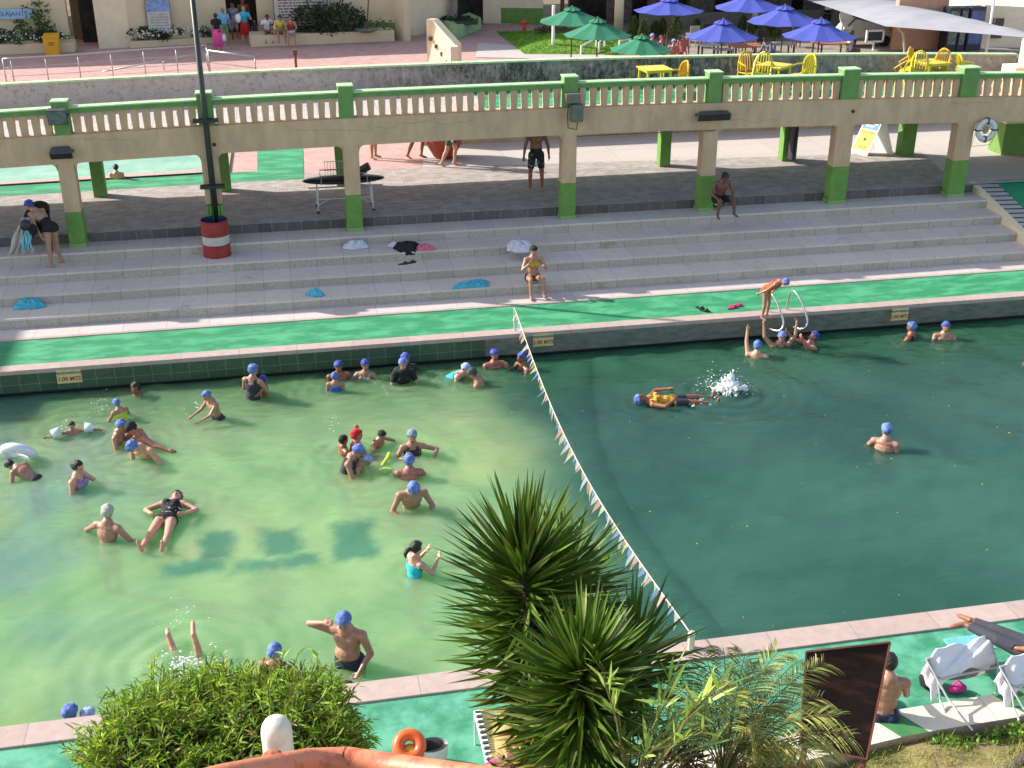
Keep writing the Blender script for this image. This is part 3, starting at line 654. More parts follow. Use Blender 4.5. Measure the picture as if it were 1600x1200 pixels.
# ---- yellow bin
q = at(84, 85, PZ); e = empty('waste_bin', q, 'tapered yellow waste bin with dark lettering in front of the left planter', 'bin')
ym = mat('yellow_bin_plastic', srgb('#d9a013'), .5, .06)
g = MB(); hw = .32
g.add([(q.x-hw*.8, q.y-.25, PZ), (q.x+hw*.8, q.y-.25, PZ), (q.x+hw*.8, q.y+.25, PZ), (q.x-hw*.8, q.y+.25, PZ), (q.x-hw, q.y-.3, PZ+.78), (q.x+hw, q.y-.3, PZ+.78), (q.x+hw, q.y+.3, PZ+.86), (q.x-hw, q.y+.3, PZ+.86)],
      [(0, 1, 5, 4), (1, 2, 6, 5), (2, 3, 7, 6), (3, 0, 4, 7), (4, 5, 6, 7)], ym); g.build('bin_body', parent=e, bevel=.02)
g = MB(); g.box((q.x, q.y-.31, PZ+.78), (.68, .06, .05), ym); g.build('rim', parent=e)
g = MB()
for i, (w_, z_) in enumerate(((.26, .52), (.2, .44))):
    for k in range(5): g.box((q.x+.02+w_*(k-2)/5, q.y-.293, PZ+z_), (w_/8, .004, .045), black_m)
g.build('marking', parent=e)
# ---- signs on the bath house walls
def board(name, c, w, h, cat, label, col, ry=0, frame=None):
    e = empty(name, c, label, cat)
    if frame:
        g = MB(); g.box(c+Vector((0, .015, 0)), (w+.08, .02, h+.08), frame); g.build('frame', parent=e)
    g = MB(); g.box(c, (w, .025, h), col); g.build('panel', parent=e); return e
c = atY(14, 21, P1.y-.6); c = Vector((c.x-.3, c.y-.2, c.z)); e = board('wall_sign', c, 2.6, .42, 'sign', 'pale blue wall sign with blue letters ending RELAJANTE at the far left', mat('sign_pale_blue', srgb('#8fb3c9'), .5))
lettering('MASAJE RELAJANTE', .27, mat('sign_blue_ink', srgb('#2d5a8c'), .6), e, c+Vector((-.06, -.018, 0)), (math.pi/2, 0, 0))
tt = atY(248, 26, P4.y-.35); e = board('wall_poster', tt, .98, 1.38, 'poster', 'blue and white notice poster framed on the wall above the flowering planter', mat('poster_white', srgb('#b9b4ac'), .6), frame=mat('poster_frame', srgb('#6a6a66'), .5))
g = MB(); g.box(tt+Vector((0, -.016, .45)), (.94, .006, .46), mat('poster_blue', srgb('#4768a0'), .6, .4, scale=6, col2=srgb('#8fa9cc')), None); g.build('header_picture', parent=e)
def textlines(e, c, w, rows, rh, m, dens=.6, name='print'):
    g = MB()
    for i in range(rows):
        x = -w/2; z = -i*rh
        while x < w/2-.05:
            l = random.uniform(.04, .22)
            if x+l > w/2: l = w/2-x
            g.box(c+Vector((x+l/2, 0, z)), (l, .004, rh*dens), m); x += l+random.uniform(.025, .05)
    g.build(name, parent=e)
ink = mat('sign_black_ink', srgb('#4a4744'), .7); inkr = mat('sign_red_ink', srgb('#b5645a'), .7); inkl = mat('sign_grey_ink', srgb('#8d8a86'), .7)
textlines(e, tt+Vector((0, -.016, .1)), .75, 6, .12, inkl, .3)
tt = atY(472, 13, P8.y-.55); e = board('rules_board', tt, 2.45, 1.5, 'notice board', 'large white rules board with black and red print above the seated bathers', mat('board_white', srgb('#b5aea2'), .6), frame=mat('board_frame', srgb('#4a4a48'), .5))
textlines(e, tt+Vector((0, -.018, .62)), 2.1, 9, .125, ink, .45); textlines(e, tt+Vector((-.5, -.018, -.52)), 1.0, 2, .1, inkr, .5, 'red_print')
# ---- tubular railings standing just beyond the stained wall
rail_m = mat('grey_tube', (.42, .42, .4), .4, .1, metal=.6)
def railing(pts, zt, label, posts, r=.022, mids=2):
    e = empty('railing', (pts[0][0], pts[0][1], PZ), label, 'railing'); g = MB()
    V = [Vector((x, y, PZ+z)) for x, y, z in pts]
    g.tube(V, r*1.3, rail_m, 6)
    for k in range(mids):
        g.tube([v-Vector((0, 0, zt*(k+1)/(mids+1.0))) for v in V], r*.5, rail_m, 5)
    g.build('handrail', parent=e, smooth=True)
    for x, y, z in posts:
        g = MB(); g.tube([Vector((x, y, PZ)), Vector((x, y, PZ+z))], r, rail_m, 6); g.build('post', parent=e, smooth=True)
    return e
def rp(px, py, Y=48.6): v = atY(px, py, Y); return v
pts = []; posts = []
for px, pt in ((4, 92), (16, 91), (70, 88), (121, 85), (172, 81), (223, 77), (274, 74), (322, 70)):
    v = rp(px, pt); pts.append((v.x, v.y, v.z-PZ)); posts.append((v.x, v.y, v.z-PZ))
railing(pts, 1.0, 'long grey tube railing on the pink paving at the left', posts)
a, b = rp(325, 79, 49.2), rp(398, 88, 48.4); railing([(a.x, a.y, a.z-PZ), (b.x, b.y, b.z-PZ)], .9, 'short white ramp handrail right of the lamp pole', [(a.x, a.y, a.z-PZ), (b.x, b.y, b.z-PZ)], .03, 1)
a, b = rp(160, 112, 49.5), rp(322, 81, 50.5); railing([(a.x, a.y, a.z-PZ), (b.x, b.y, b.z-PZ)], .9, 'slanting grey ramp handrail behind the long railing', [(rp(255, 96, 50).x, 50, rp(255, 96, 50).z-PZ), (b.x, b.y, b.z-PZ)], .022, 0)
q = rp(461, 82, 48.9); g = MB(); g.tube([Vector((q.x, q.y, PZ)), Vector((q.x, q.y, q.z-.1))], .05, mat('rust_post', srgb('#6b3f35'), .8), 8); g.box((q.x, q.y, q.z), (.16, .16, .2), mat('rust_post', None)); g.build('short_post', label='short rust-brown post on the pink paving below the seated bathers', cat='post')
# ---- stair side wall, white ramp, green planter box with palm trunk
a = at(672, 92, PZ); g = MB(); T = atY(666, 30, 48.8); T2 = atY(676, 31, 48.8); B1 = atY(712, 71, 47.5); 
g.prism([Vector((T.x, 48.8, PZ)), Vector((B1.x, 47.6, PZ)), Vector((B1.x, 47.6, B1.z)), Vector((T2.x, 48.8, T2.z)), Vector((T.x, 48.8, T.z))], (.28, .25, 0), cream)
e = g.build('stair_wall', label='triangular cream stair side wall with slot openings rising behind the parapet', cat='wall')
g = MB()
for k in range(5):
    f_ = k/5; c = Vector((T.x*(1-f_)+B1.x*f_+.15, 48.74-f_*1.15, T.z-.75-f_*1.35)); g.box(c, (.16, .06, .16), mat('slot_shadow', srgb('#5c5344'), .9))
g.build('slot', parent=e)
g = MB(); c = atY(709, 78, 47.3); g.box((c.x, c.y, c.z-.3), (.32, .3, .9), cream); g.build('end_block', parent=e)
q = at(722, 50, PZ); gp = empty('green_planter', (q.x, q.y, PZ), 'pale green concrete planter holding a slim palm trunk by the dark doorway', 'planter')
g = MB(); A2 = at(693, 52, PZ); B2 = at(711, 62, PZ); C2 = at(752, 46, PZ)
g.prism([Vector((*xy(A2), PZ)), Vector((*xy(B2), PZ)), Vector((*xy(C2), PZ)), Vector((A2.x+C2.x-B2.x, A2.y+C2.y-B2.y, PZ))], (0, 0, .55), lime_pale); g.build('planter_wall', parent=gp)
g = MB(); g.bx(A2.x+.5, C2.x-.5, B2.y+1.0, A2.y+1.6, PZ+.5, PZ+.58, leafd); leafcloud(g, (q.x, q.y+.4, PZ+.6), (.9, .9, .15), 300, .16, leafd); g.build('foliage', parent=gp)
q = at(710, 50, PZ); e = empty('palm_tree', (q.x, q.y, PZ+.5), 'slim ringed grey palm trunk rising from the green planter', 'palm'); g = MB(); g.tube([Vector((q.x+.1*math.sin(k), q.y+.6, PZ+.5+.55*k)) for k in range(9)], [.20-.012*k for k in range(9)], mat('palm_bark', srgb('#8a8176'), .9, .25, scale=10, stretch=(1, 1, 4)), 10); g.build('trunk', parent=e)
# ---- lawn mound and paths
lawn = mat('lawn_green', srgb('#5f8a1f'), .9, .3, scale=3)
g = MB()
def mound(u, v):
    x = 10.6+5.6*u; y = 51.0+6.6*v-1.2*u; h = .75*max(0, math.sin(math.pi*min(1, v*1.1)))*(math.sin(math.pi*min(1, u*1.05)) ** .6 if u < 1 else 0)
    return (x, y, PZ+.02+h*.7)
g.grid(mound, 22, 22, lawn)
for _ in range(9000):
    u, v = random.random(), random.random(); x, y, z = mound(u, v); a = random.random()*6.28; h = random.uniform(.05, .12)
    g.add([(x, y, z-.01), (x+.02*math.cos(a), y+.02*math.sin(a), z), (x+.05*math.cos(a*3), y+.05*math.sin(a*3), z+h)], [(0, 1, 2)], lawn)
g.build('lawn', kind='stuff', label='bright green grass mound beside the green umbrellas', cat='grass')
g = MB(); g.poly([(8.4, 50.6, PZ+.012), (16, 48, PZ+.012), (12.6, 51.6, PZ+.012), (9.2, 54.5, PZ+.012)], white_floor); struct(g, 'path')
g = MB(); g.poly([(15.5, 40, PZ+.016), (60, 40, PZ+.016), (60, 62, PZ+.016), (15.5, 62, PZ+.016)], mat('terrace_paving', srgb('#8d8378'), .9, .15, scale=2)); struct(g, 'terrace_ground')
q = at(890, 72, PZ); bush((q.x, q.y+.8, PZ+.5), (1.5, .5, .45), 1100, .16, mat('reddish_shrub_leaf', srgb('#6f5a44'), .8, .3, island=.4), 'low reddish brown shrubs beneath the green umbrellas', trunk=False)
q = at(819, 57, PZ); g = MB(); g.lathe([(.11, 0), (.13, .02), (.09, .06), (.09, .34), (.14, .36), (.14, .42), (.08, .5), (0, .53)], (q.x, q.y, PZ+.25), mat('hydrant_red', srgb('#b5452f'), .6), 12); g.tube([(q.x-.2, q.y, PZ+.6), (q.x+.2, q.y, PZ+.6)], .06, mat('hydrant_red', None), 8); g.build('hydrant', label='small red hydrant on the lawn edge in front of the cream block', cat='hydrant')
for (px, pt) in ((864, 38),):
    q = at(px, 79, PZ); g = MB(); g.tube([Vector((q.x, q.y, PZ)), Vector((q.x, q.y, 3.0))], .07, white_m, 8); g.build('white_post', label='thin white post under the leftmost green umbrella', cat='post')
# ---- umbrellas
def umbrella(px_l, px_r, py_rim, py_top, zr, mcan, label, mrib=wood_m, drop=.0, n=8, grp='', zt=.6, rot=.2):
    c0 = at((px_l+px_r)/2, py_rim, zr); D = (c0-Vector((0, 0, CAM_H))).length; R = (px_r-px_l)/2/F_PX*D*.98
    top = atY((px_l+px_r)/2, py_top, c0.y); H = max(.35, top.z-zr)
    e = empty('umbrella', (c0.x, c0.y, PZ), label, 'umbrella', grp)
    g = MB(); vs = []; rings = [(0, 1.0), (.22, .93), (.55, .60), (.85, .22), (1.0, .0)]
    for t, hh in [(1, 0), (.8, .17), (.55, .42), (.3, .70), (.1, .93)]:
        for k in range(n*2):
            a = rot+math.pi*k/n; sag = .03 if k % 2 else 0
            rr = R*t*(1 if k % 2 == 0 else .935); vs.append((c0.x+rr*math.cos(a), c0.y+rr*math.sin(a), zr+H*hh-sag*t*1.5))
    m2 = n*2; fs = [(i*m2+k, i*m2+(k+1) % m2, (i+1)*m2+(k+1) % m2, (i+1)*m2+k) for i in range(4) for k in range(m2)]+[tuple(range(4*m2, 5*m2))]
    g.add(vs, fs, mcan); can = g.build('canopy', parent=e); sm = can.modifiers.new('thick', 'SOLIDIFY'); sm.thickness = .012
    g = MB(); vs = []
    for t, hh in [(.26, .80), (.14, .95), (.0, 1.1)]:
        for k in range(m2):
            a = rot+math.pi*k/n; vs.append((c0.x+R*t*math.cos(a), c0.y+R*t*math.sin(a), zr+H*hh+(.02 if k % 2 else .05)))
    g.add(vs, [(i*m2+k, i*m2+(k+1) % m2, (i+1)*m2+(k+1) % m2, (i+1)*m2+k) for i in range(2) for k in range(m2)], mcan); g.build('vent_cap', parent=can)
    g = MB(); g.tube([Vector((c0.x, c0.y, PZ)), Vector((c0.x, c0.y, zr+H*1.12))], .03, mrib, 8); g.ball((c0.x, c0.y, zr+H*1.15), .05, mrib, 6); g.build('pole', parent=e)
    g = MB()
    for k in range(n):
        a = rot+2*math.pi*k/n; g.tube([(c0.x, c0.y, zr+H*.3), (c0.x+R*.6*math.cos(a), c0.y+R*.6*math.sin(a), zr+H*.36)], .012, mrib, 4)
    g.build('ribs', parent=e)
    g = MB(); g.lathe([(.3, 0), (.3, .06), (.08, .1), (.05, .3)], (c0.x, c0.y, PZ), dark_m, 12); g.build('base', parent=e)
    return e
gc = mat('green_canvas', srgb('#2d7a58'), .8, .08, scale=2, transl=.12); bc = mat('blue_canvas', srgb('#4652a8'), .8, .06, scale=2, transl=.12)
G1 = 'green umbrellas beside the lawn'; G2 = 'blue umbrellas on the restaurant terrace'
umbrella(842, 945, 33, 13, 3.1, gc, 'green umbrella beside the small palm, farthest left', grp=G1, rot=.15)
umbrella(881, 986, 54, 31, 3.0, gc, 'green umbrella above the white stair handrails, middle of the green ones', grp=G1, rot=.45)
umbrella(953, 1051, 77, 57, 3.0, gc, 'green umbrella half hidden by the stained wall', grp=G1, rot=.3)
umbrella(992, 1098, 16, -1, 3.2, bc, 'blue umbrella farthest left, in front of the conifers', grp=G2, rot=.5)
umbrella(1118, 1222, 12, -8, 3.3, bc, 'blue umbrella cut by the top edge, between two others', grp=G2, rot=.1)
umbrella(1169, 1280, 33, 11, 3.2, bc, 'blue umbrella with a sky blue lit panel, overlapped by the rightmost one', grp=G2, rot=.6)
umbrella(1074, 1183, 57, 33, 3.0, bc, 'blue umbrella lowest and nearest, with an orange finial', grp=G2, rot=.35)
umbrella(1225, 1336, 56, 32, 3.0, bc, 'rightmost blue umbrella, nearest the grey shade sail', grp=G2, rot=.25)
# white stair handrails under the green umbrella
for i, (pa, pb, pc) in enumerate((((908, 72), (932, 60), (932, 76)), ((936, 66), (945, 59), (945, 78)), ((968, 64), (985, 61), (995, 74)))):
    Y = 50.5; a, b, c = atY(*pa, Y), atY(*pb, Y+.5), atY(*pc, Y)
    g = MB(); g.tube([Vector((a.x, a.y, PZ)), a, b, Vector((b.x, b.y, PZ))], .045, white_m, 6); g.build('stair_handrail', label=['white handrail slanting up at the left of the stair under the green umbrella', 'short white handrail in the middle of the stair under the green umbrella', 'bent white handrail at the right of the stair under the green umbrella'][i], cat='handrail', group='white handrails by the green umbrellas')
# small conifers
con = mat('conifer_green', srgb('#4e5a24'), .8, .3, island=.5, scale=5)
def conifer(px, pb, pt, w, label):
    c = at(px, pb, PZ); t = atY(px, pt, c.y); h = t.z-PZ; e = empty('conifer', c, label, 'conifer', 'small conifers on the restaurant terrace')
    g = MB()
    for _ in range(520):
        f = random.random()**.8; rr = w*(1-f)**.7*(.3+.7*math.sin(min(1, f*5+.35)*1.57))*random.uniform(.55, 1.05); a = random.random()*6.28
        p = Vector((c.x+rr*math.cos(a), c.y+rr*math.sin(a), PZ+.12+f*(h-.12))); d = Vector((math.cos(a)*.5, math.sin(a)*.5, 1)).normalized()*random.uniform(.1, .2); u = Vector((-math.sin(a), math.cos(a), random.uniform(-.3, .3)))*.035
        g.add([p-u, p+u, p+d], [(0, 1, 2)], con)
    g.build('crown', parent=e); g = MB(); g.tube([c, c+Vector((0, 0, h*.8))], [.05, .015], wood_m, 6); g.build('trunk', parent=e)
for i, (px, pb, pt, w) in enumerate(((990, 62, 29, .42), (1004, 64, 33, .34), (1023, 58, 35, .3), (1034, 56, 31, .38), (1055, 62, 28, .46), (1088, 50, 33, .3), (1160, 48, 27, .3), (1176, 50, 34, .3), (1193, 60, 40, .45), (1210, 60, 42, .45))):
    conifer(px, pb+4, pt, w, ['leftmost of the small conifers, right of the green umbrellas', 'narrow conifer second from the left', 'pale slim conifer third from the left, behind the bathers\' heads', 'conifer fourth from the left, behind the red-haired bather', 'broad golden conifer by the pole of the leftmost blue umbrella', 'small conifer between the two left blue umbrellas', 'slim conifer behind the lowest blue umbrella', 'short conifer right of the slim one behind the lowest blue umbrella', 'rounded conifer beneath the blue umbrella with the lit panel', 'rightmost rounded conifer, left of the brown umbrella pole'][i])
# little palm above the leftmost green umbrella
q = at(893, 48, PZ); e = empty('small_palm', q, 'small yellow-green palm rising behind the leftmost green umbrella', 'palm'); g = MB()
for k in range(60):
    a = random.random()*6.28; el = random.uniform(.2, 1.4); l = random.uniform(.6, .9); d = Vector((math.cos(a)*math.cos(el), math.sin(a)*math.cos(el), math.sin(el)))
    p0 = Vector((q.x, q.y+2, PZ+2.6)); p1 = p0+d*l*.6; p2 = p0+d*l+Vector((0, 0, -.25)); u = Vector((-d.y, d.x, .1)).normalized()*.03
    g.add([p0, p1-u, p2, p1+u], [(0, 1, 2, 3)], leafg)
g.build('crown', parent=e); g = MB(); g.tube([Vector((q.x, q.y+2, PZ)), Vector((q.x, q.y+2, PZ+2.6))], [.12, .08], wood_m, 8); g.build('trunk', parent=e)
# ---- shade sail
sail = empty('shade_sail', at(1450, 60, PZ), 'large grey fabric shade sail on poles at the top right', 'shade sail')
sm_ = mat('grey_sail_fabric', srgb('#a3a3a9'), .85, .06, scale=1.5, transl=.15)
A = atY(1252, -3, 54); B = atY(1383, 41, 45); Cc = atY(1600, 52, 42); Dd = atY(1370, -6, 54.5); E_ = atY(1650, 62, 40.5)
def sailf(u, v):
    top = Dd.lerp(E_, u); lo = A.lerp(B, min(1, u*2)) if u < .5 else B.lerp(E_, (u-.5)*2)
    p = lo.lerp(top, v); p = p+Vector((0, 0, .28*math.sin(math.pi*u)*math.sin(math.pi*v)+.03*math.sin(u*40)*math.sin(math.pi*v))); return p
g = MB(); g.grid(sailf, 40, 12, sm_); o = g.build('sail', parent=sail, smooth=True)
for (px, pt, pb, Y) in ((1427, -8, 13, 53), (1483, -8, 25, 50), (1554, -8, 50, 44)):
    a, b = atY(px, pt, Y), atY(px-8, pb, Y); g = MB(); g.tube([a+Vector((0, 0, .5)), Vector((b.x, b.y, b.z-.1)), Vector((b.x, b.y, PZ))], .05, white_m, 8); g.build('mast', parent=sail)
g = MB(); a = atY(1402, 42, 45.2); g.tube([a, a+Vector((.3, 0, -.3)), a+Vector((.45, 0, -.9)), Vector((a.x+.5, a.y, PZ))], .05, mat('pale_arch', srgb('#b5a78f'), .7), 8); g.build('arch_post', parent=sail)
# ---- bar under the sail: terracotta wall, fridges, kiosk building
g = MB(); a = atY(1398, 60, 49); b = atY(1475, 60, 49); g.bx(a.x, b.x, 49, 49.3, PZ, 3.6, mat('terracotta_plaster', srgb('#c08f72'), .9, .08, scale=2)); g.build('bar_wall', label='peach terracotta bar wall under the shade sail', cat='wall')
for i, (px0, px1) in enumerate(((1472, 1490), (1490, 1503), (1504, 1529))):
    a = atY(px0, 60, 48.4); b = atY(px1, 60, 48.4); e = empty('drinks_fridge', ((a.x+b.x)/2, 48.4, PZ), ['dark glass drinks fridge beside the terracotta wall', 'middle dark drinks fridge', 'wider drinks fridge with blue printed front, nearest the white kiosk'][i], 'fridge', 'drinks fridges under the sail')
    g = MB(); g.bx(a.x+.02, b.x-.02, 48.1, 48.7, PZ, 2.95, mat('fridge_navy', srgb('#20242f'), .4)); g.build('cabinet', parent=e, bevel=.02)
    g = MB(); g.bx(a.x+.08, b.x-.08, 48.08, 48.095, 1.4, 2.8, mat('fridge_door%d' % (i//2), srgb('#3c4c6c') if i == 2 else srgb('#44484a'), .2, .6, scale=9, col2=srgb('#8f8f86') if i < 2 else srgb('#5f6fae'))); g.build('glass_door', parent=e)
g = MB(); c0 = atY(1530, 60, 49); Z1 = atY(1530, 8, 49).z
k0 = [Vector((c0.x, 49, PZ)), Vector((44, 45.2, PZ)), Vector((44, 45.2, atY(1600, 20, 47.5).z-.4)), Vector((c0.x, 49, Z1))]
kiosk_m = mat('kiosk_cream', srgb('#e0d0b4'), .8, .04)
g.prism(k0, (.6, 6, 0), kiosk_m); e = g.build('kiosk', label='sunlit cream kiosk building with small windows at the right edge', cat='building')
for (x0, x1, y0, y1) in ((1541, 1548, 25, 35), (1551, 1559, 27, 36), (1580, 1589, 35, 66)):
    u0 = atY(x0, y0, 47.5); u1 = atY(x1, y1, 47.5); t = (u0.x-c0.x)/(44-c0.x)
    g = MB(); g.box(((u0.x+u1.x)/2, 49-t*3.8-.02, (u0.z+u1.z)/2), (abs(u1.x-u0.x), .3, abs(u0.z-u1.z)), mat('kiosk_opening', srgb('#5d4c42'), .9)); g.build('window', parent=e)
g = MB(); wallbox(g, (24, 62.5), (60, 56.5), .3, PZ, 7, mat('rear_green_grey_wall', srgb('#7b786f'), .9, .1)); wallbox(g, (24, 62.4), (60, 56.4), .05, PZ, 3.0, mat('rear_green_band', srgb('#3f5e2c'), .9))
g.build('boundary_wall', label='grey wall with dark green lower band behind the shade sail', cat='wall')
q = at(1481, 22, PZ); e = empty('agave_palm', (q.x, 56, PZ), 'spiky grey-green palm above the top edge of the shade sail', 'palm'); g = MB()
p0 = atY(1480, 20, 56)
for k in range(46):
    a = random.random()*6.28; el = random.uniform(-.1, 1.3); l = random.uniform(.7, 1.2); d = Vector((math.cos(a)*math.cos(el), math.sin(a)*math.cos(el), math.sin(el)))
    u = Vector((-d.y, d.x, .1)).normalized()*.05; g.add([p0, p0+d*l*.5-u, p0+d*l+Vector((0, 0, -.15)), p0+d*l*.5+u], [(0, 1, 2, 3)], mat('grey_green_blade', srgb('#5f6a45'), .7, .2, island=.3))
g.build('crown', parent=e); g = MB(); g.tube([Vector((p0.x, p0.y, PZ)), p0], [.15, .1], wood_m, 8); g.build('trunk', parent=e)
# ---- clutter on the restaurant terrace: tables with cloths, chairs, reclining seat
def table(px, py, w, h, m, label, name='dining_table', cat='table', top=None):
    q = at(px, py, PZ+h); e = empty(name, (q.x, q.y, PZ), label, cat, 'restaurant tables')
    g = MB(); g.box((q.x, q.y, PZ+h), (w, w*.7, .05), m); g.build('tabletop', parent=e)
    for sx in (-1, 1):
        for sy in (-1, 1):
            g = MB(); g.bx(q.x+sx*w*.42-.03, q.x+sx*w*.42+.03, q.y+sy*w*.28-.03, q.y+sy*w*.28+.03, PZ, PZ+h-.02, wood_m); g.build('leg', parent=e)
    return q
tw = mat('tablecloth_white', (.55, .52, .48), .8); to = mat('table_orange_wood', srgb('#a86a45'), .6); tg = mat('table_grey', srgb('#9a948a'), .7)
table(1165, 71, 1.3, .75, to, 'orange wooden table behind the wall, beneath the lowest blue umbrella')
table(1107, 70, .8, .75, tw, 'small white table right of the bather in a blue cap')
table(1130, 77, .7, .7, tg, 'grey table edge under the lowest blue umbrella')
table(1300, 66, 1.5, .75, to, 'peach table behind the rightmost blue umbrella')
table(1222, 68, 1.0, .75, tg, 'grey table between the two right blue umbrellas')
for i, (px, py, m, lab) in enumerate(((1100, 64, dark_m, 'dark chair back below the leftmost blue umbrella'), (1150, 76, wood_m, 'brown chair between wooden umbrella poles'), (1240, 68, wood_m, 'brown chair beneath the rightmost blue umbrella'), (1185, 74, dark_m, 'dark chair next to the man in grey'), (1082, 68, tg, 'grey square chair back right of the red-haired bather'))):
    q = at(px, py+6, PZ); e = empty('dining_chair', q, lab, 'chair', 'restaurant chairs'); x, y = q.x, q.y
    g = MB(); g.bx(x-.22, x+.22, y-.22, y+.22, PZ+.43, PZ+.47, m); g.build('seat', parent=e)
    g = MB(); g.bx(x-.22, x+.22, y-.24, y-.2, PZ+.47, PZ+.95, m); g.build('backrest', parent=e)
    for sx in (-1, 1):
        for sy in (-1, 1): g = MB(); g.bx(x+sx*.2-.02, x+sx*.2+.02, y+sy*.2-.02, y+sy*.2+.02, PZ, PZ+.43, m); g.build('leg', parent=e)
# covered buggy-like furniture under the sail: white cart, satellite dish
q = at(1355, 74, PZ); e = empty('serving_cart', q, 'long pale covered serving cart behind the parapet under the sail', 'cart')
g = MB(); g.prism([Vector((q.x-1.3, q.y, PZ+.4)), Vector((q.x+1.2, q.y, PZ+.4)), Vector((q.x+.9, q.y, PZ+.9)), Vector((q.x-.7, q.y, PZ+1.25)), Vector((q.x-1.2, q.y, PZ+.7))], (0, 1, 0), mat('cart_pale', srgb('#a9a89f'), .6, .1)); g.build('cart_body', parent=e, bevel=.03)
g = MB(); g.tube([(q.x-1.25, q.y-.03, PZ+.75), (q.x-.7, q.y-.03, PZ+1.28), (q.x+1.0, q.y-.03, PZ+.92)], .03, black_m, 6); g.build('trim', parent=e)
for s in (-.8, .8): g = MB(); g.tube([(q.x+s, q.y-.02, PZ+.25), (q.x+s, q.y+.1, PZ+.25)], .25, black_m, 12); g.build('wheel', parent=e)
q = atY(1318, 32, 50); e = empty('satellite_dish', q, 'white satellite dish behind the rightmost blue umbrella', 'dish')
g = MB(); g.lathe([(0, 0), (.25, .03), (.42, .1), (.5, .17)], (0, 0, 0), white_m, 18); R = Matrix.Rotation(math.radians(60), 3, 'X') @ Matrix.Rotation(.5, 3, 'Y'); g.v = [tuple(R @ Vector(v)+q) for v in g.v]; o = g.build('dish', parent=e, smooth=True); g = MB(); g.tube([q, Vector((q.x, q.y+.1, PZ))], .035, steel, 6); g.build('mast', parent=e)
q = at(1395, 70, PZ); e = empty('yellow_sack', q, 'bulging yellow sack among clutter beneath the shade sail', 'sack'); g = MB(); g.ball((q.x, q.y, PZ+.7), (.42, .35, .62), mat('sack_yellow', srgb('#c29a1c'), .7, .15), 12); g.build('sack_body', parent=e, smooth=True); g = MB(); g.tube([(q.x-.1, q.y, PZ+1.25), (q.x-.02, q.y, PZ+1.45)], [.12, .06], mat('sack_yellow', None), 8); g.build('knot', parent=e)
q = at(1340, 45, PZ); e = empty('white_kiosk_frame', at(1368, 62, PZ), 'white framed television stand under the edge of the shade sail', 'stand'); c = atY(1368, 48, 49)
g = MB(); g.box(c, (.8, .1, .07), white_m); g.box(c+Vector((0, 0, -.45)), (.8, .1, .07), white_m); g.box(c+Vector((-.38, 0, -.22)), (.07, .1, .5), white_m); g.box(c+Vector((.38, 0, -.22)), (.07, .1, .5), white_m); g.build('frame', parent=e); g = MB(); g.box(c+Vector((0, .02, -.22)), (.7, .04, .4), black_m); g.build('screen', parent=e); g = MB(); g.tube([c+Vector((0, .05, -.45)), Vector((c.x, c.y, PZ))], .04, white_m, 6); g.build('post', parent=e)
# ================================================================== THINGS ON THE TERRACE, THE DECK AND THE WALKWAY
# ---- red and white drum
q = at(340, 398, .66); q = Vector((q.x, q.y, .66)); dr = empty('oil_drum', q, 'red steel drum with a white band used as a bin on the terrace steps', 'drum')
rd = mat('drum_red', srgb('#8e2a26'), .5, .15, scale=5, bump=.1); wd = mat('drum_white', srgb('#b5b0a8'), .6, .06); R_ = .31
def seg(z0, z1, m): g = MB(); g.lathe([(R_, z0), (R_+.008, z0+.01), (R_+.008, z1-.01), (R_, z1)], q, m, 32); return g
hh = .86
g = MB(); g.lathe([(R_-.02, 0), (R_+.012, .0), (R_+.012, .03), (R_, .04), (R_, .27), (R_+.012, .285), (R_, .30)], q, rd, 32); g.lathe([(R_, .30), (R_, .50)], q, wd, 32); g.lathe([(R_, .50), (R_, .56), (R_+.012, .575), (R_, .59), (R_, hh-.03), (R_+.014, hh-.015), (R_, hh)], q, rd, 32)
g.lathe([(R_-.012, hh), (R_-.012, .1), (0, .1)], q, mat('drum_inside_blue', srgb('#22304f'), .5, .2), 32); g.lathe([(R_, hh), (R_-.012, hh)], q, mat('drum_inside_blue', None), 32)
g.build('drum_body', parent=dr, smooth=False)
# ---- stretcher trolley
q0 = at(497, 331, PZ); q1 = at(585, 333, PZ); st = empty('stretcher_trolley', (q0+q1)/2, 'wheeled stretcher with black padded top and chrome rails behind a column', 'stretcher')
zt = PZ+.72; x0, x1, y = q0.x, q1.x, (q0.y+q1.y)/2; lf = mat('black_leatherette', (.012, .012, .013), .3, .2)
g = MB(); g.ball(((x0+x1)/2, y+.3, zt+.04), (1.02, .34, .09), lf, 20); g.build('mattress', parent=st, smooth=True)
g = MB(); g.box(((x0+x1)/2+.42, y+.32, zt+.22), (.55, .4, .12), lf, Matrix.Rotation(-.5, 3, 'Y')); g.build('headrest', parent=st, bevel=.03)
g = MB()
for yy in (y, y+.6): g.tube([(x0-.2, yy, zt-.06), (x1+.25, yy, zt-.06)], .018, steel, 6); g.tube([(x0+.12, yy, zt), (x0+.12, yy, zt+.22), (x0+.75, yy, zt+.22)], .014, steel, 6); g.tube([(x1-.75, yy, zt+.25), (x1-.12, yy, zt+.25), (x1-.12, yy, zt)], .014, steel, 6)
g.build('side_rail', parent=st)
wp = mat('white_tube', (.6, .6, .58), .4)
for xx in (x0, x1):
    for yy in (y, y+.6):
        g = MB(); g.tube([(xx*.96+(x0+x1)*.02, yy, zt-.05), (xx, yy, PZ+.06)], .018, wp, 6); g.build('leg', parent=st); g = MB(); g.tube([(xx, yy-.012, PZ+.045), (xx, yy+.012, PZ+.045)], .042, black_m, 10); g.build('castor', parent=st)
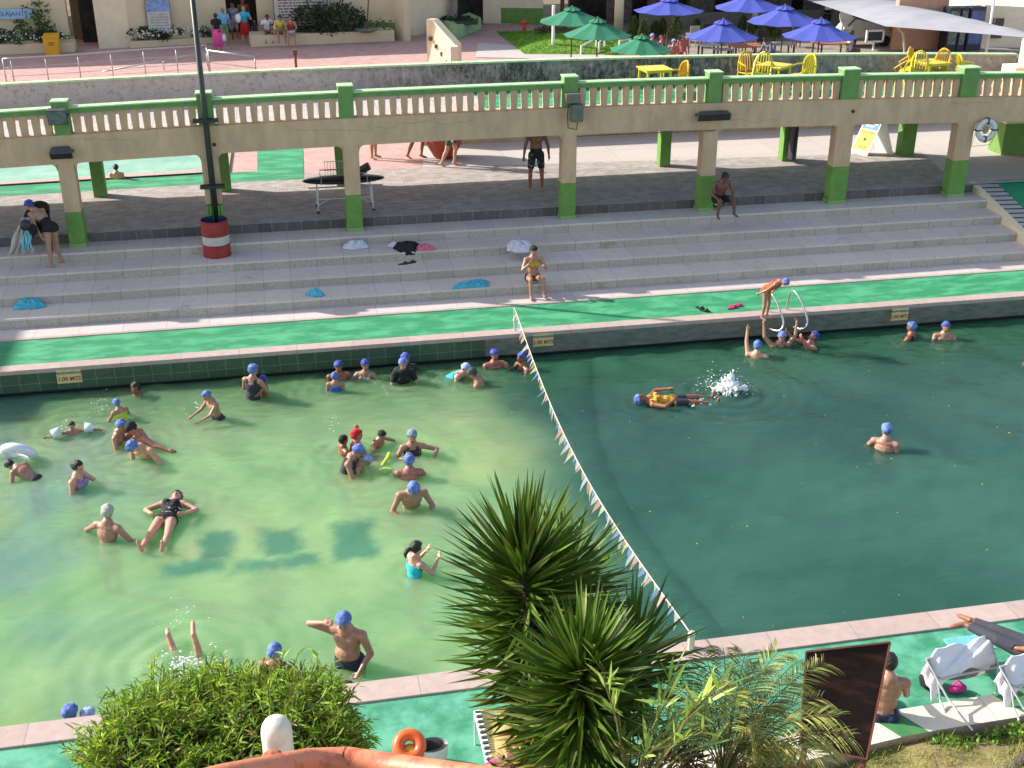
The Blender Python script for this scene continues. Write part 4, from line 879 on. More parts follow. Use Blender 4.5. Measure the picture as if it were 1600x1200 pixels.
g = MB(); g.tube([(x0, y, PZ+.2), (x0+.3, y+.3, PZ+.28), (x1-.3, y+.3, PZ+.28), (x1, y, PZ+.2)], .013, wp, 6); g.tube([(x0, y+.6, PZ+.2), (x0+.3, y+.3, PZ+.28)], .013, wp, 6); g.tube([(x1, y+.6, PZ+.2), (x1-.3, y+.3, PZ+.28)], .013, wp, 6); g.build('brace', parent=st)
g = MB()
for k in range(7): g.tube([(x0+.25+.07*k, y+.62, zt+.05), (x0+.25+.07*k, y+.62, zt+.42)], .006, wp, 4)
g.tube([(x0+.22, y+.62, zt+.42), (x0+.7, y+.62, zt+.42)], .009, wp, 5); g.tube([(x0+.22, y+.62, zt+.2), (x0+.7, y+.62, zt+.2)], .006, wp, 4); g.build('basket', parent=st)
# ---- big terracotta urn
q = at(694, 246, PZ); e = empty('terracotta_urn', q, 'big round red-brown terracotta urn beyond the walkway columns', 'urn'); tc = mat('terracotta_clay', srgb('#9c4a37'), .85, .12, scale=3)
g = MB(); g.lathe([(.22, 0), (.30, .04), (.48, .35), (.60, .75), (.62, 1.0), (.52, 1.3), (.38, 1.45), (.42, 1.55), (.36, 1.55), (.3, 1.4)], q, tc, 28); g.build('urn_body', parent=e, smooth=True); g = MB(); g.lathe([(.36, 1.5), (.44, 1.52), (.44, 1.58), (.36, 1.6)], q, tc, 24); g.build('rim', parent=e)
# ---- purple banner on rear column, small bag, hanging rod
rc = rearx[6]; g = MB(); g.tube([(rc[0]-.02, rc[1]-.42, PZ+.12), (rc[0]+.02, rc[1]-.44, 2.9)], [.19, .20], mat('dark_purple_cloth', srgb('#35293f'), .8, .3, stretch=(1, 1, .2)), 12, flat=.45); g.build('rolled_banner', label='dark purple rolled banner leaning on a rear column behind the seated man', cat='banner')
a, b = atY(902, 213, YB-.2), atY(1118, 204, YB-.2); g = MB(); g.tube([a, a.lerp(b, .5)+Vector((0, 0, .01)), b], .013, mat('grey_rod', srgb('#57565a'), .5), 6); g.build('hanging_rod', label='thin grey rod slung between two columns under the beam', cat='rod')
# ---- folding A-frame sign
q = at(1352, 240, PZ); c = Vector((q.x, q.y, PZ)); e = empty('folding_sign', c, 'white folding A-frame sign with a blue header and yellow lower half', 'sign')
L_ = 1.15; w_ = .62; dirx = Vector((.80, .6, 0)).normalized(); ang = .42
def panel(sgn, name):
    g = MB(); nrm = Vector((-dirx.y, dirx.x, 0))
    top = c+Vector((.2, 0, L_)); bot = c+Vector((.2, 0, 0))+Vector((sgn*.42, 0, 0)); s = Vector((.25, -.55, 0)).normalized()*w_/2
    up = (top-bot); n = up.cross(s).normalized()
    return top, bot, s, n
for sgn in (-1, 1):
    top, bot, s, n = panel(sgn, '');
    if n.z < 0: n = -n
    g = MB(); vs = [bot-s, bot+s, top+s, top-s]; g.add(vs+[v-n*.02 for v in vs], [(0, 1, 2, 3), (4, 7, 6, 5), (0, 4, 5, 1), (1, 5, 6, 2), (2, 6, 7, 3), (3, 7, 4, 0)], white_m)
    pn = g.build('panel', parent=e)
    if sgn < 0:
        def on(u, v, h=.004): return bot+(s*2*(u-.5))+(top-bot)*v+n*h
        g = MB(); g.poly([on(.06, .1), on(.94, .1), on(.94, .6), on(.06, .6)], mat('sign_lemon', srgb('#d3cf4c'), .6)); g.poly([on(.06, .62), on(.94, .62), on(.94, .94), on(.06, .94)], mat('sign_sky_blue', srgb('#4a86c6'), .6)); g.build('printed_panel', parent=pn)
        g = MB()
        for (u0, v0, u1, v1) in ((.2, .86, .8, .90), (.15, .75, .85, .81), (.2, .68, .7, .72)): g.poly([on(u0, v0, .007), on(u1, v0, .007), on(u1, v1, .007), on(u0, v1, .007)], mat('print_white', (.7, .7, .7), .6))
        for (u0, v0, u1, v1) in ((.15, .52, .85, .56), (.2, .16, .8, .2)): g.poly([on(u0, v0, .007), on(u1, v0, .007), on(u1, v1, .007), on(u0, v1, .007)], mat('print_olive', srgb('#84843a'), .6))
        for k in range(5):
            a = math.pi/2+2*math.pi*k/5; g.poly([on(.5+.03*math.cos(a+1.57), .37+.02*math.sin(a+1.57), .008), on(.5-.03*math.cos(a+1.57), .37-.02*math.sin(a+1.57), .008), on(.5+.2*math.cos(a), .37+.10*math.sin(a), .008)], ink)
        g.build('print', parent=pn)
# ---- pool ladder
def ladder():
    a = at(1195, 489, .03); b = at(1234, 488, .03); e = empty('pool_ladder', (a+b)/2, 'chrome pool ladder with two curved handrails on the far edge', 'ladder')
    ch = mat('worn_chrome', (.55, .54, .5), .25, .1, metal=.8)
    for p in (a, b):
        g = MB(); x = p.x; pts = [(x, 22.88, 0), (x+.02, 22.87, .36), (x+.04, 22.82, .48), (x+.08, 22.7, .50), (x+.14, 22.5, .36), (x+.2, 22.3, .10), (x+.21, 22.24, -.03), (x+.16, 22.2, -.14), (x+.08, 22.28, -.2), (x+.02, 22.45, -.22), (x, 22.6, -.3)]
        # smooth
        P = [Vector(v) for v in pts]; Q = []
        for i in range(len(P)-1):
            for t in (0, .33, .66): p0 = P[max(i-1, 0)]; p1 = P[i]; p2 = P[i+1]; p3 = P[min(i+2, len(P)-1)]; Q.append(.5*((2*p1)+(p2-p0)*t+(2*p0-5*p1+4*p2-p3)*t*t+(3*p1-p0-3*p2+p3)*t**3))
        Q.append(P[-1]); g.tube(Q, .021, ch, 8); g.build('handrail', parent=e, smooth=True)
    for z in (-.42, -.75): g = MB(); g.box(((a.x+b.x)/2, 22.56, z), (b.x-a.x, .12, .03), ch); g.build('rung', parent=e)
    return a, b
LA, LB = ladder()
# ---- bunting rope across the pool
pA = Vector((4.56, 22.8, .03)); pB = at(1079, 1012, .03)
for p, lab, hgt in ((pA, 'thin post holding the far end of the bunting rope', .5), (pB, 'white post holding the near end of the bunting rope beside the yucca', .24)):
    g = MB(); g.tube([p, p+Vector((0, 0, hgt))], .022 if hgt > .4 else .05, mat('rope_post_paint', srgb('#c9c2ae'), .6), 8); g.ball(p+Vector((0, 0, hgt)), .03, mat('rope_post_paint', None), 6); g.build('rope_post', label=lab, cat='post', group='posts holding the bunting rope')
tA = pA+Vector((0, 0, .5)); tB = pB+Vector((0, 0, .2))
bt = empty('bunting', (tA+tB)/2, 'string of small pastel triangle flags stretched across the pool', 'bunting')
def rope(t): p = tA.lerp(tB, t); return p+Vector((-.12*math.sin(math.pi*t), 0, -.42*math.sin(math.pi*t) ** 1.1))
rope_m = mat('rope_white', srgb('#d8cdb8'), .8, .05); g = MB(); g.tube([rope(k/60) for k in range(61)], .008, rope_m, 5); g.build('rope', parent=bt)
fcols = [mat('flag_'+n, srgb(c), .8, .08, scale=12, transl=.4) for n, c in (('white', '#c9cdd0'), ('coral', '#d39a8c'), ('cream', '#cfcf9f'), ('blue', '#8298cf'))]
for m_ in fcols:                                     # thin film: part of the sun passes through
    t_ = m_.node_tree; o_ = t_.nodes['Material Output']; f_ = o_.inputs['Surface'].links[0].from_socket
    tr_ = t_.nodes.new('ShaderNodeBsdfTransparent'); mx_ = t_.nodes.new('ShaderNodeMixShader'); mx_.inputs[0].default_value = .45
    t_.links.new(f_, mx_.inputs[1]); t_.links.new(tr_.outputs[0], mx_.inputs[2]); t_.links.new(mx_.outputs[0], o_.inputs['Surface'])
t = .015; k = 0
while t < .955:
    w = random.uniform(.10, .17); h = random.uniform(.12, .25); L = (tB-tA).length; a = rope(t); b = rope(t+w/L)
    tip = a.lerp(b, .5)+Vector((random.uniform(-.16, .02), random.uniform(-.06, .06), -h)); g = MB()
    mid = a.lerp(tip, .5)+Vector((random.uniform(-.03, .03), 0, 0)); mid2 = b.lerp(tip, .5)+Vector((random.uniform(-.03, .03), 0, 0))
    g.add([a, b, mid2, tip, mid], [(0, 1, 2, 4), (4, 2, 3)], fcols[k % 4]); g.build('flag', parent=bt); t += (w+random.uniform(.0, .03))/L; k += 1
print('flags', k)
# ---- yellow plastic furniture on the walkway
yp = mat('yellow_plastic', srgb('#cbbb26'), .45, .05, scale=3); yo = mat('amber_plastic', srgb('#c9a01c'), .45, .06, scale=3)
DZ = 3.303
def dz(x): return DZ+camber(x)
def make_chair(m):
    e = empty('plastic_chair', (0, 0, 0)); W = .25
    g = MB(); g.grid(lambda u, v: (-W+2*W*u, -.24+.48*v, .42-.02*math.sin(math.pi*u)-.015*v), 6, 5, m); g.grid(lambda u, v: (-W+2*W*u, -.24+.03*math.sin(v*3)-.0, .42-.05*v), 6, 1, m); o = g.build('seat', parent=e, smooth=True); o.modifiers.new('t', 'SOLIDIFY').thickness = .02
    g = MB(); arch = [Vector((W*.92*math.cos(a), .23+.10*(1-abs(math.cos(a)))+.03, .42+.50*math.sin(a) ** .55 if math.sin(a) > 0 else .42)) for a in [math.pi*k/12 for k in range(13)]]
    g.tube(arch, .028, m, 6)
    for s in (-2, -1, 0, 1, 2):
        x = s*.075; g.tube([(x, .25, .42), (x, .29, .62), (x*.9, .34, .90-.02*abs(s))], [.036, .03, .034], m, 6, flat=.35)
    g.build('backrest', parent=e)
    for s in (-1, 1):
        g = MB(); g.tube([(s*W, -.2, .42), (s*(W+.03), -.19, .62), (s*(W+.03), .1, .66), (s*W*.95, .27, .66)], .022, m, 6); g.build('armrest', parent=e)
        for yy in (-.22, .22): g = MB(); g.tube([(s*(W-.02), yy, .42), (s*(W+.03), yy*1.2, 0)], [.032, .02], m, 6); g.build('leg', parent=e)
    return e
def make_table(m):
    e = empty('plastic_table', (0, 0, 0)); g = MB(); g.box((0, 0, .70), (.78, .78, .035), m); g.box((0, 0, .66), (.70, .70, .05), m); g.build('tabletop', parent=e, bevel=.012)
    for sx in (-1, 1):
        for sy in (-1, 1): g = MB(); g.tube([(sx*.31, sy*.31, .66), (sx*.33, sy*.33, 0)], [.035, .028], m, 6); g.build('leg', parent=e)
    return e
ch0 = make_chair(yp); ch1 = make_chair(yo); tb0 = make_table(yp); used = set()
bpy.context.view_layer.update()
def put(proto, x, y, rz, label, cat, group, tilt=(0, 0), z=0):
    o = proto if proto.name not in used else copy_tree(proto); used.add(o.name); used.add(proto.name)
    o.location = (x, y, dz(x)+z); o.rotation_euler = (math.radians(tilt[0]), math.radians(tilt[1]), math.radians(rz)); return tag(o, label, cat, group)
CG, TG = 'yellow plastic chairs on the walkway', 'yellow plastic tables on the walkway'
def wx(px, Y=31.0): return atY(px, 118, Y).x
put(tb0, wx(1023, 30.6), 30.6, 4, 'square yellow plastic table standing alone with one amber chair', 'table', TG)
put(ch1, wx(1055, 30.8), 30.8, -78, 'amber plastic chair pulled in at the right of the lone yellow table', 'chair', CG, z=-.1)
put(tb0, wx(1208, 30.7), 30.7, 40, 'square yellow plastic table set cornerwise between two upright chairs', 'table', TG)
put(ch1, wx(1172, 31.3), 31.3, 10, 'amber upright plastic chair at the left of the cornerwise table', 'chair', CG)
put(ch0, wx(1190, 30.4), 30.4, 150, 'bright yellow chair tipped forward against the cornerwise table', 'chair', CG, tilt=(34, 0), z=.1)
put(ch0, wx(1253, 30.8), 30.8, -68, 'single yellow chair facing the cornerwise table from the right', 'chair', CG)
put(tb0, wx(1452, 30.9), 30.9, 12, 'yellow plastic table buried under tipped chairs', 'table', TG)
put(ch0, wx(1432, 30.4), 30.4, 165, 'bright yellow chair with slatted back tipped forward, middle of the tipped heap', 'chair', CG, tilt=(38, -8), z=.1)
put(ch1, wx(1427, 31.2), 31.2, -130, 'amber chair leaning behind the bright tipped chair', 'chair', CG, tilt=(30, 10), z=.1)
put(ch1, wx(1470, 30.8), 30.8, 120, 'amber chair tipped against the right side of the buried table', 'chair', CG, tilt=(30, 6), z=.08)
put(ch0, wx(1512, 30.9), 30.9, 75, 'upright yellow chair farthest right, seen from the side', 'chair', CG)
# ---- towels, clothes and sandals on the steps
def cloth(px, py, z, w, d, h, m, label, name='towel', cat='towel', seed=1, n=26, hang=None, lobes=5):
    c = at(px, py, z)
    for zz_, (ya, yb) in zip((.22, .44, .66, .88), ((25.06, 25.86), (25.86, 26.62), (26.62, 27.36), (27.36, 28.1))):
        if name in ('towel', 'cloth', 'garment') and 24 < c.y < 29 and ya <= at(px, py, zz_).y < yb+.02: z = zz_; c = at(px, py, z)
    if z == .66 and c.y > 27.3: c.y = 27.14
    rr = random.Random(seed); ph = [rr.uniform(0, 6.28) for _ in range(12)]
    e = MB(); vs = []; k = 84
    def rad(a): return 1+.16*math.sin(2*a+ph[0])+.12*math.sin(3*a+ph[1])+.07*math.sin(5*a+ph[2])+.04*math.sin(9*a+ph[3])
    rings = 22
    for i in range(rings+1):
        t = i/rings
        for j in range(k):
            a = 2*math.pi*j/k; r = rad(a)*t; x = w/2*r*math.cos(a); y = d/2*r*math.sin(a)
            fold = abs(math.sin(x*16+ph[4]+3*math.sin(y*8+ph[5])))*.45+.35*abs(math.sin(y*21+x*11+ph[6]+2*math.sin(x*9)))+.3*abs(math.sin(x*37+y*29+ph[7]+2.5*math.sin(y*13+ph[8])))
            zz = h*(1-t**3)*(.45+.75*fold)+.012
            P = Vector((c.x+x, c.y+y, z+zz))
            if hang is not None and P.y < hang: over = hang-P.y; P.y = hang-.02-.02*fold; P.z = z+.012+h*.3*fold-over*.95
            vs.append(P)
    e.add(vs, [(i*k+j, i*k+(j+1) % k, (i+1)*k+(j+1) % k, (i+1)*k+j) for i in range(rings) for j in range(k)], m)
    return e.build(name, smooth=True, label=label, cat=cat)
tq = mat('turquoise_towel', srgb('#4aa5b8'), .95, .12, scale=12); wt = mat('white_towel', srgb('#c4c2cc'), .95, .06, scale=10); bk = mat('black_cloth', (.012, .012, .014), .95, .3); pk = mat('pink_towel', srgb('#c66a80'), .95, .25, scale=30)
cloth(47, 479, .22, .56, .46, .16, tq, 'crumpled turquoise cloth with white corner at the left end of the lowest step', name='towel', seed=3)
cloth(31, 481, .22, .22, .2, .08, wt, 'small white cloth beside the crumpled turquoise cloth at the left', name='cloth', cat='cloth', seed=4)
cloth(493, 461, .22, .42, .26, .12, tq, 'small turquoise cloth lying alone on the lowest step', seed=5)
cloth(738, 448, .22, .98, .62, .10, tq, 'large turquoise towel draped over the edge of the lowest step', seed=6, hang=25.1)
cloth(553, 379, .66, .56, .34, .16, wt, 'bunched white towel on the upper step left of the black cloth', seed=7)
cloth(616, 386, .66, .26, .2, .1, wt, 'small white cloth peeking out left of the black cloth', name='cloth', cat='cloth', seed=17)
cloth(636, 388, .66, .56, .80, .12, bk, 'black garment hanging over the edge of the upper step', name='garment', cat='clothing', seed=8, hang=26.64)
cloth(664, 390, .66, .46, .28, .12, pk, 'pink patterned towel beside the black garment', seed=9)
cloth(813, 389, .66, .74, .62, .16, wt, 'crumpled white towel on the step behind the seated woman', seed=10)
cloth(806, 381, .66, .18, .12, .08, bk, 'black cloth corner above the white towel behind the seated woman', name='cloth', cat='cloth', seed=11)
def flipflop(px, py, z, rz, m, label, group, l=.27, sole=None):
    c = at(px, py, z+.01); e = empty('sandal', c, label, 'sandal', group); R = Matrix.Rotation(math.radians(rz), 3, 'Z')
    g = MB(); out = []
    for k in range(16):
        a = 2*math.pi*k/16; x = l/2*math.cos(a); y = (.045+.012*math.cos(a))*math.sin(a); out.append(c+R @ Vector((x, y, 0)))
    g.prism(out, (0, 0, .025), sole or m); g.build('sole', parent=e)
    g = MB(); g.tube([c+R @ Vector((-.0, .05, .02)), c+R @ Vector((.05, .02, .06)), c+R @ Vector((.08, 0, .03)), c+R @ Vector((.05, -.02, .06)), c+R @ Vector((0, -.05, .02))], .014, m, 5); g.build('strap', parent=e)
flipflop(631, 413, .66, 10, black_m, 'thin black flip-flop on the middle step, lying to the left of its pair', 'black flip-flops on the middle step'); flipflop(643, 411, .66, 25, black_m, 'thin black flip-flop on the middle step, lying to the right of its pair', 'black flip-flops on the middle step')
flipflop(1094, 482, 0.0, -50, black_m, 'dark grey slipper on the green deck, left one of the dark pair', 'dark slippers on the deck', .25); flipflop(1101, 486, 0.0, -40, black_m, 'dark grey slipper on the green deck, right one of the dark pair', 'dark slippers on the deck', .25)
hp = mat('hot_pink_rubber', srgb('#c23a70'), .5); flipflop(1143, 481, 0.0, 30, hp, 'pink slipper on the green deck, left one of the pink pair', 'pink slippers on the deck', .27); flipflop(1152, 478, 0.0, 20, hp, 'pink slipper on the green deck, right one of the pink pair', 'pink slippers on the deck', .27)
# dark folding chair with coat behind bending woman
c = at(88, 385, .88); c = Vector((-5.55, 27.75, .88)); e = empty('folding_chair', c, 'dark chair heaped with a brown and black coat behind the bending woman', 'chair')
g = MB()
for sx in (-.22, .22):
    g.tube([c+Vector((sx, -.22, 0)), c+Vector((sx, -.1, .45)), c+Vector((sx, .22, .95))], .022, black_m, 6)
g.build('front_leg', parent=e)
for sx in (-.22, .22): g = MB(); g.tube([c+Vector((sx, .25, .22)), c+Vector((sx, -.15, .48))], .022, black_m, 6); g.build('rear_leg', parent=e)
g = MB(); g.box(c+Vector((0, 0, .46)), (.46, .44, .03), black_m); g.build('seat', parent=e)
g = MB(); g.box(c+Vector((0, .2, .72)), (.44, .04, .45), black_m, Matrix.Rotation(-.25, 3, 'X')); g.build('backrest', parent=e)
g = MB(); g.ball(c+Vector((-.05, -.02, .72)), (.27, .24, .30), mat('brown_black_coat', srgb('#2a1512'), .95, .6, scale=5, bump=.4, bscale=9), 14); g.ball(c+Vector((.05, .08, .98)), (.22, .2, .14), mat('brown_black_coat', None), 12); g.build('coat', smooth=True, label='brown and black coat heaped on the dark chair', cat='coat')
# pale and turquoise towels hanging from the bending woman's hands
def hanging(px0, py0, px1, py1, Y, w0, w1, m, label, name='towel', seed=1):
    a, b = atY(px0, py0, Y), atY(px1, py1, Y); rr = random.Random(seed)
    g = MB(); g.grid(lambda u, v: (a.lerp(b, v)+Vector(((u-.5)*(w0+(w1-w0)*v)+.02*math.sin(v*9+u*5), .04*math.sin(u*22+v*3)+.03*math.sin(v*7), -.05*abs(u-.5)*v))), 26, 16, m)
    o = g.build(name, smooth=True, label=label, cat='towel'); o.modifiers.new('t', 'SOLIDIFY').thickness = .012; return o
hanging(40, 340, 32, 395, 27.1, .22, .55, mat('beige_towel', srgb('#aaa49b'), .95, .06), "pale beige towel hanging from the bending woman's hands")
hanging(42, 358, 42, 390, 27.0, .12, .26, mat('light_turquoise_towel', srgb('#7fb9c6'), .95, .12), "light turquoise towel hanging in front of the pale beige one")
g = MB(); cc = atY(40, 352, 27.0); g.ball(cc, (.13, .1, .13), black_m, 10); g.ball(cc+Vector((.14, .02, -.12)), (.1, .1, .14), bk, 10); g.build('black_bag', smooth=True, label="black bag held by the bending woman above the towels", cat='bag')
# bag beside the seated man
c = at(1121, 325, .88); e = empty('bag', c, 'black bag with yellow-green panel beside the seated man at the column foot', 'bag'); g = MB(); g.ball(c+Vector((.05, .12, .14)), (.17, .12, .17), bk, 12); g.build('bag_body', parent=e, smooth=True); g = MB(); g.box(c+Vector((-.0, .0, .17)), (.2, .03, .2), mat('lime_yellow_panel', srgb('#a3a84c'), .8, .3, scale=14), Matrix.Rotation(-.4, 3, 'X')); g.build('panel', parent=e)
# ---- swimming aids and splashes
foam = mat('water_foam', (.80, .82, .80), .35, .05)
def splash(px, py, r, n, label, h=.25, s=.02):
    c = at(px, py, WZ); g = MB()
    for _ in range(n):
        a = random.random()*6.28; d = abs(random.gauss(0, .5))*r; z = abs(random.gauss(0, .4))*h*max(.05, 1-d/r*.6); q = s*random.uniform(.3, 1.3)
        g.ball(c+Vector((d*math.cos(a), d*math.sin(a)*.8, z+.005)), (q*random.uniform(.8, 1.8), q, q*.7), foam, 5)
    g.build('splash', kind='stuff', label=label, cat='splash')
splash(1140, 606, .55, 160, 'fine droplets scattered round the white burst', .55, .008); splash(1112, 605, .5, 70, 'spray left of the white burst', .5, .012)
splash(160, 645, .4, 40, 'droplets thrown up beside the child in yellow', .5, .010); splash(282, 975, .5, 45, 'droplets round the raised foot', .5, .010); splash(290, 1042, .55, 260, 'foam line at the diving legs by the bush', .10, .014)
splash(522, 670, .2, 14, 'drops above the red cap swimmer', .4, .012); splash(308, 640, .25, 20, 'drops at the hands of the boy in shorts', .15, .013); splash(105, 668, .45, 24, 'drops around the child with armbands', .2, .012)
splash(1085, 628, .35, 60, 'thin foam streaks over the floating swimmer\'s legs', .03, .018)
def foam_burst(px, py, r, n, label, h):
    c = at(px, py, WZ); g = MB(); R_2 = random.Random(4)
    for _ in range(n):
        a = R_2.random()*6.28; d = abs(R_2.gauss(0, .42))*r; z = abs(R_2.gauss(0, .5))*h*max(.1, 1-d/r*.8); q = R_2.uniform(.012, .045)
        dr = Vector((math.cos(a)*d, math.sin(a)*d*.8, z)); up_ = (dr+Vector((0, 0, h*.5))).normalized()*q*R_2.uniform(1, 3.2)
        g.tube([dr-up_*.5, dr, dr+up_*.6], [q*.4, q, q*.3], None, 6)
    o = g.build('splash', foam, origin=(0, 0, 0), kind='stuff', label=label, cat='splash'); o.location = c
    m_ = o.modifiers.new('r', 'REMESH'); m_.mode = 'VOXEL'; m_.voxel_size = .011; s_ = o.modifiers.new('s', 'SMOOTH'); s_.factor = .4; s_.iterations = 1
    t_ = bpy.data.textures.new('foam_noise', 'CLOUDS'); t_.noise_scale = .035; d_ = o.modifiers.new('d', 'DISPLACE'); d_.texture = t_; d_.strength = .03; d_.mid_level = .6
foam_burst(1137, 612, .36, 420, 'white burst of water kicked up behind the floating swimmer', .34)
def ringfloat(c, R, r, m, label, name='swim_ring', tilt=(0, 0), sx=1):
    n = 26; vs = []; Rm = Euler((math.radians(tilt[0]), math.radians(tilt[1]), 0)).to_matrix(); g = MB()
    for i in range(n):
        a = 2*math.pi*i/n
        for j in range(10):
            b = 2*math.pi*j/10; rr = R+r*math.cos(b); vs.append(Vector(c)+Rm @ Vector((rr*math.cos(a)*sx, rr*math.sin(a), r*math.sin(b))))
    g.add(vs, [(i*10+j, ((i+1) % n)*10+j, ((i+1) % n)*10+(j+1) % 10, i*10+(j+1) % 10) for i in range(n) for j in range(10)], m); return g.build(name, smooth=True, label=label, cat='float')
ringfloat(at(29, 708, WZ+.12), .24, .085, mat('vinyl_white', (.72, .72, .76), .25, .05), 'white inflatable ring around the dark-haired child at the left edge', tilt=(-50, 20))
g = MB(); c = at(1001, 0, 0); a = at(597, 728, WZ+.0); b = at(609, 708, WZ+.12); g.tube([a, a.lerp(b, .5)+Vector((.03, 0, .03)), b], .035, mat('noodle_green', srgb('#b5cf3f'), .7), 8); g.build('pool_noodle', label='short yellow-green foam noodle held amid the group', cat='float')
g = MB(); c = at(603, 735, WZ+.01); g.ball(c, (.12, .11, .03), mat('lime_float', srgb('#8cc256'), .5), 12); g.build('kickboard', label='pale lime disc float just under the water below the group', cat='float')
# ================================================================== THE FOREGROUND
# ---- curb with tiled top, garden bank with grass
g = MB(); cb = tiles('curb_tiles', srgb('#d1c6b4'), srgb('#a69c8c'), (1.1, 6), .8, .06, .012, cellvar=.04)
curb = [(-16, 8.9, 8.3), (5.5, 9.85, 9.45), (6.6, 10.02, 9.6), (9, 10.08, 9.66), (34, 10.9, 10.4)]   # x, far y, near y
gb = mat('green_curb_tile', srgb('#3f7d47'), .7, .15, scale=5)
g = MB()
def cy(x, k):
    for (x0, *a), (x1, *b) in zip(curb, curb[1:]):
        if x <= x1: t = (x-x0)/(x1-x0); return a[k]*(1-t)+b[k]*t
xs_ = [-16]
while xs_[-1] < 20: xs_.append(xs_[-1]+.25)
gx = (6.45, 8.1, 4.8, 9.75, 3.1, 1.4)
segs = []
x = -16.0
marks = sorted([(c, c+.36) for c in gx]+[(-16, -15.9), (20, 20.1)])
for (a0, a1), (b0, b1) in zip(marks, marks[1:]):
    segs.append((a0, a1, gb)); segs.append((a1, b0, cb))
ZC = .14
for x0, x1, m in segs:
    n = max(1, int((x1-x0)/1.0))
    for i in range(n):
        p, q = x0+(x1-x0)*i/n, x0+(x1-x0)*(i+1)/n; sk = -.28
        g.add([(p+sk*0, cy(p, 1), ZC), (q, cy(q, 1), ZC), (q-.22, cy(q, 0), ZC), (p-.22, cy(p, 0), ZC)], [(0, 1, 2, 3)], m)
        g.add([(p-.22, cy(p, 0), ZC), (q-.22, cy(q, 0), ZC), (q-.22, cy(q, 0), -.02), (p-.22, cy(p, 0), -.02)], [(0, 3, 2, 1)], mat('curb_side', srgb('#b59c86'), .9))
        g.add([(p, cy(p, 1), ZC), (q, cy(q, 1), ZC), (q, cy(q, 1)-.01, -.3), (p, cy(p, 1)-.01, -.3)], [(0, 3, 2, 1)], mat('curb_side', None))
struct(g, 'curb')
g = MB()
soil = mat('garden_soil', srgb('#6e6140'), .95, .3, scale=2.5, bump=.5, bscale=12, col2=srgb('#8a8250'))
def bank(u, v):
    x = -12+28*u; y0 = cy(max(-16, min(20, x)), 1)-.005; y = y0-(y0-1.5)*v; d = y0-y
    return (x, y, .0+.26*d-.01*d*d+.05*math.sin(x*3+y*2)+.04*math.sin(x*7-y*5))
g.grid(bank, 70, 26, soil); struct(g, 'garden_bank')
grass_m = mat('grass_blades', srgb('#6c8434'), .8, .3, island=.4, scale=2, col2=srgb('#a39d55'), transl=.25)
g = MB()
for _ in range(26000):
    u = random.uniform(.56, .92); v = random.random()**1.6*.42; x, y, z = bank(u, v)
    if x < 5.0 and random.random() < .5: continue
    a = random.random()*6.28; h = random.uniform(.03, .10)*(1.8 if random.random() < .08 else 1); d = Vector((random.gauss(0, .5), random.gauss(0, .5), 1)).normalized()*h; w = .006
    g.add([(x-w*math.cos(a), y-w*math.sin(a), z-.01), (x+w*math.cos(a), y+w*math.sin(a), z-.01), (x+d.x, y+d.y, z+d.z)], [(0, 1, 2)], grass_m)
g.build('grass', kind='stuff', label='patchy dry grass on the garden bank below the notice board', cat='grass')
g = MB(); wl = mat('weed_leaf', srgb('#6d9a2f'), .6, .3, island=.3, transl=.25)
for _ in range(30):
    c = at(*(lambda t: (1465+140*t, 1166-28*t+random.uniform(0, 12)))(random.random()), .05); leafcloud(g, (c.x, c.y, .10), (.10, .08, .05), 12, .06, wl, asp=1.8)
g.build('weeds', kind='stuff', label='bright green weeds along the curb under the loungers', cat='weeds')
g = MB(); g.tube([Vector((v.x, v.y, v.z)) for v in (at(1455, 1163, .1), at(1500, 1156, .06), at(1550, 1149, .04), at(1605, 1144, .02))], .022, black_m, 6); g.build('garden_hose', label='black garden hose lying in the grass beside the curb', cat='hose')
g = MB(); c = at(1610, 1200, .2)
for k in range(9): g.ball(c+Vector((-.28+.09*k, -.02+.05*k, .0)), (.09, .08, .07), mat('dark_rock', srgb('#5e524b'), .95, .4, scale=9), 7)
g.build('rock_edge', label='row of dark rough edging stones at the bottom right corner', cat='stones')
# ---- notice board seen from behind
bw = mat('dark_stained_board', srgb('#150a07'), .6, .8, scale=1.6, stretch=(1.2, 1, 6), col2=srgb('#3a2013'), thresh=(.5, .7), spec=.2, bump=.1); fr = mat('board_frame_wood', srgb('#5a2c1b'), .6, .3)
D0 = 12.6; c4 = [along(1250, 1163, 12.3), along(1354, 1186, 12.3), along(1391, 1003, 12.0), along(1260, 1018, 12.0)]
mid = sum(c4, Vector())/4; foot = along(1347, 1198, 12.35); nb_ = empty('notice_board', Vector((foot.x, foot.y, foot.z-.3)), 'dark brown wooden notice board leaning on a post at the garden edge, seen from behind', 'board')
BL, BR, TR, TL = c4; BL = BL+(BR-BL)*.0
n_ = (BR-BL).cross(TL-BL).normalized()
g = MB(); g.add([BL, BR, TR, TL]+[v-n_*.03 for v in (BL, BR, TR, TL)], [(0, 1, 2, 3), (4, 7, 6, 5), (0, 4, 5, 1), (1, 5, 6, 2), (2, 6, 7, 3), (3, 7, 4, 0)], bw); g.build('panel', parent=nb_)
g = MB(); e_ = n_*.012
for a, b in ((BL, BR), (BR, TR), (TR, TL), (TL, BL)): g.tube([a+e_*.5, b+e_*.5], .012, fr, 4)
g.build('frame', parent=nb_)
g = MB(); g.tube([along(1366, 1100, 12.4), foot, foot-Vector((0, 0, .4))], .03, fr, 6); g.tube([along(1258, 1163, 12.4), along(1253, 1190, 12.4)-Vector((0, 0, .4))], .03, fr, 6); g.build('post', parent=nb_)
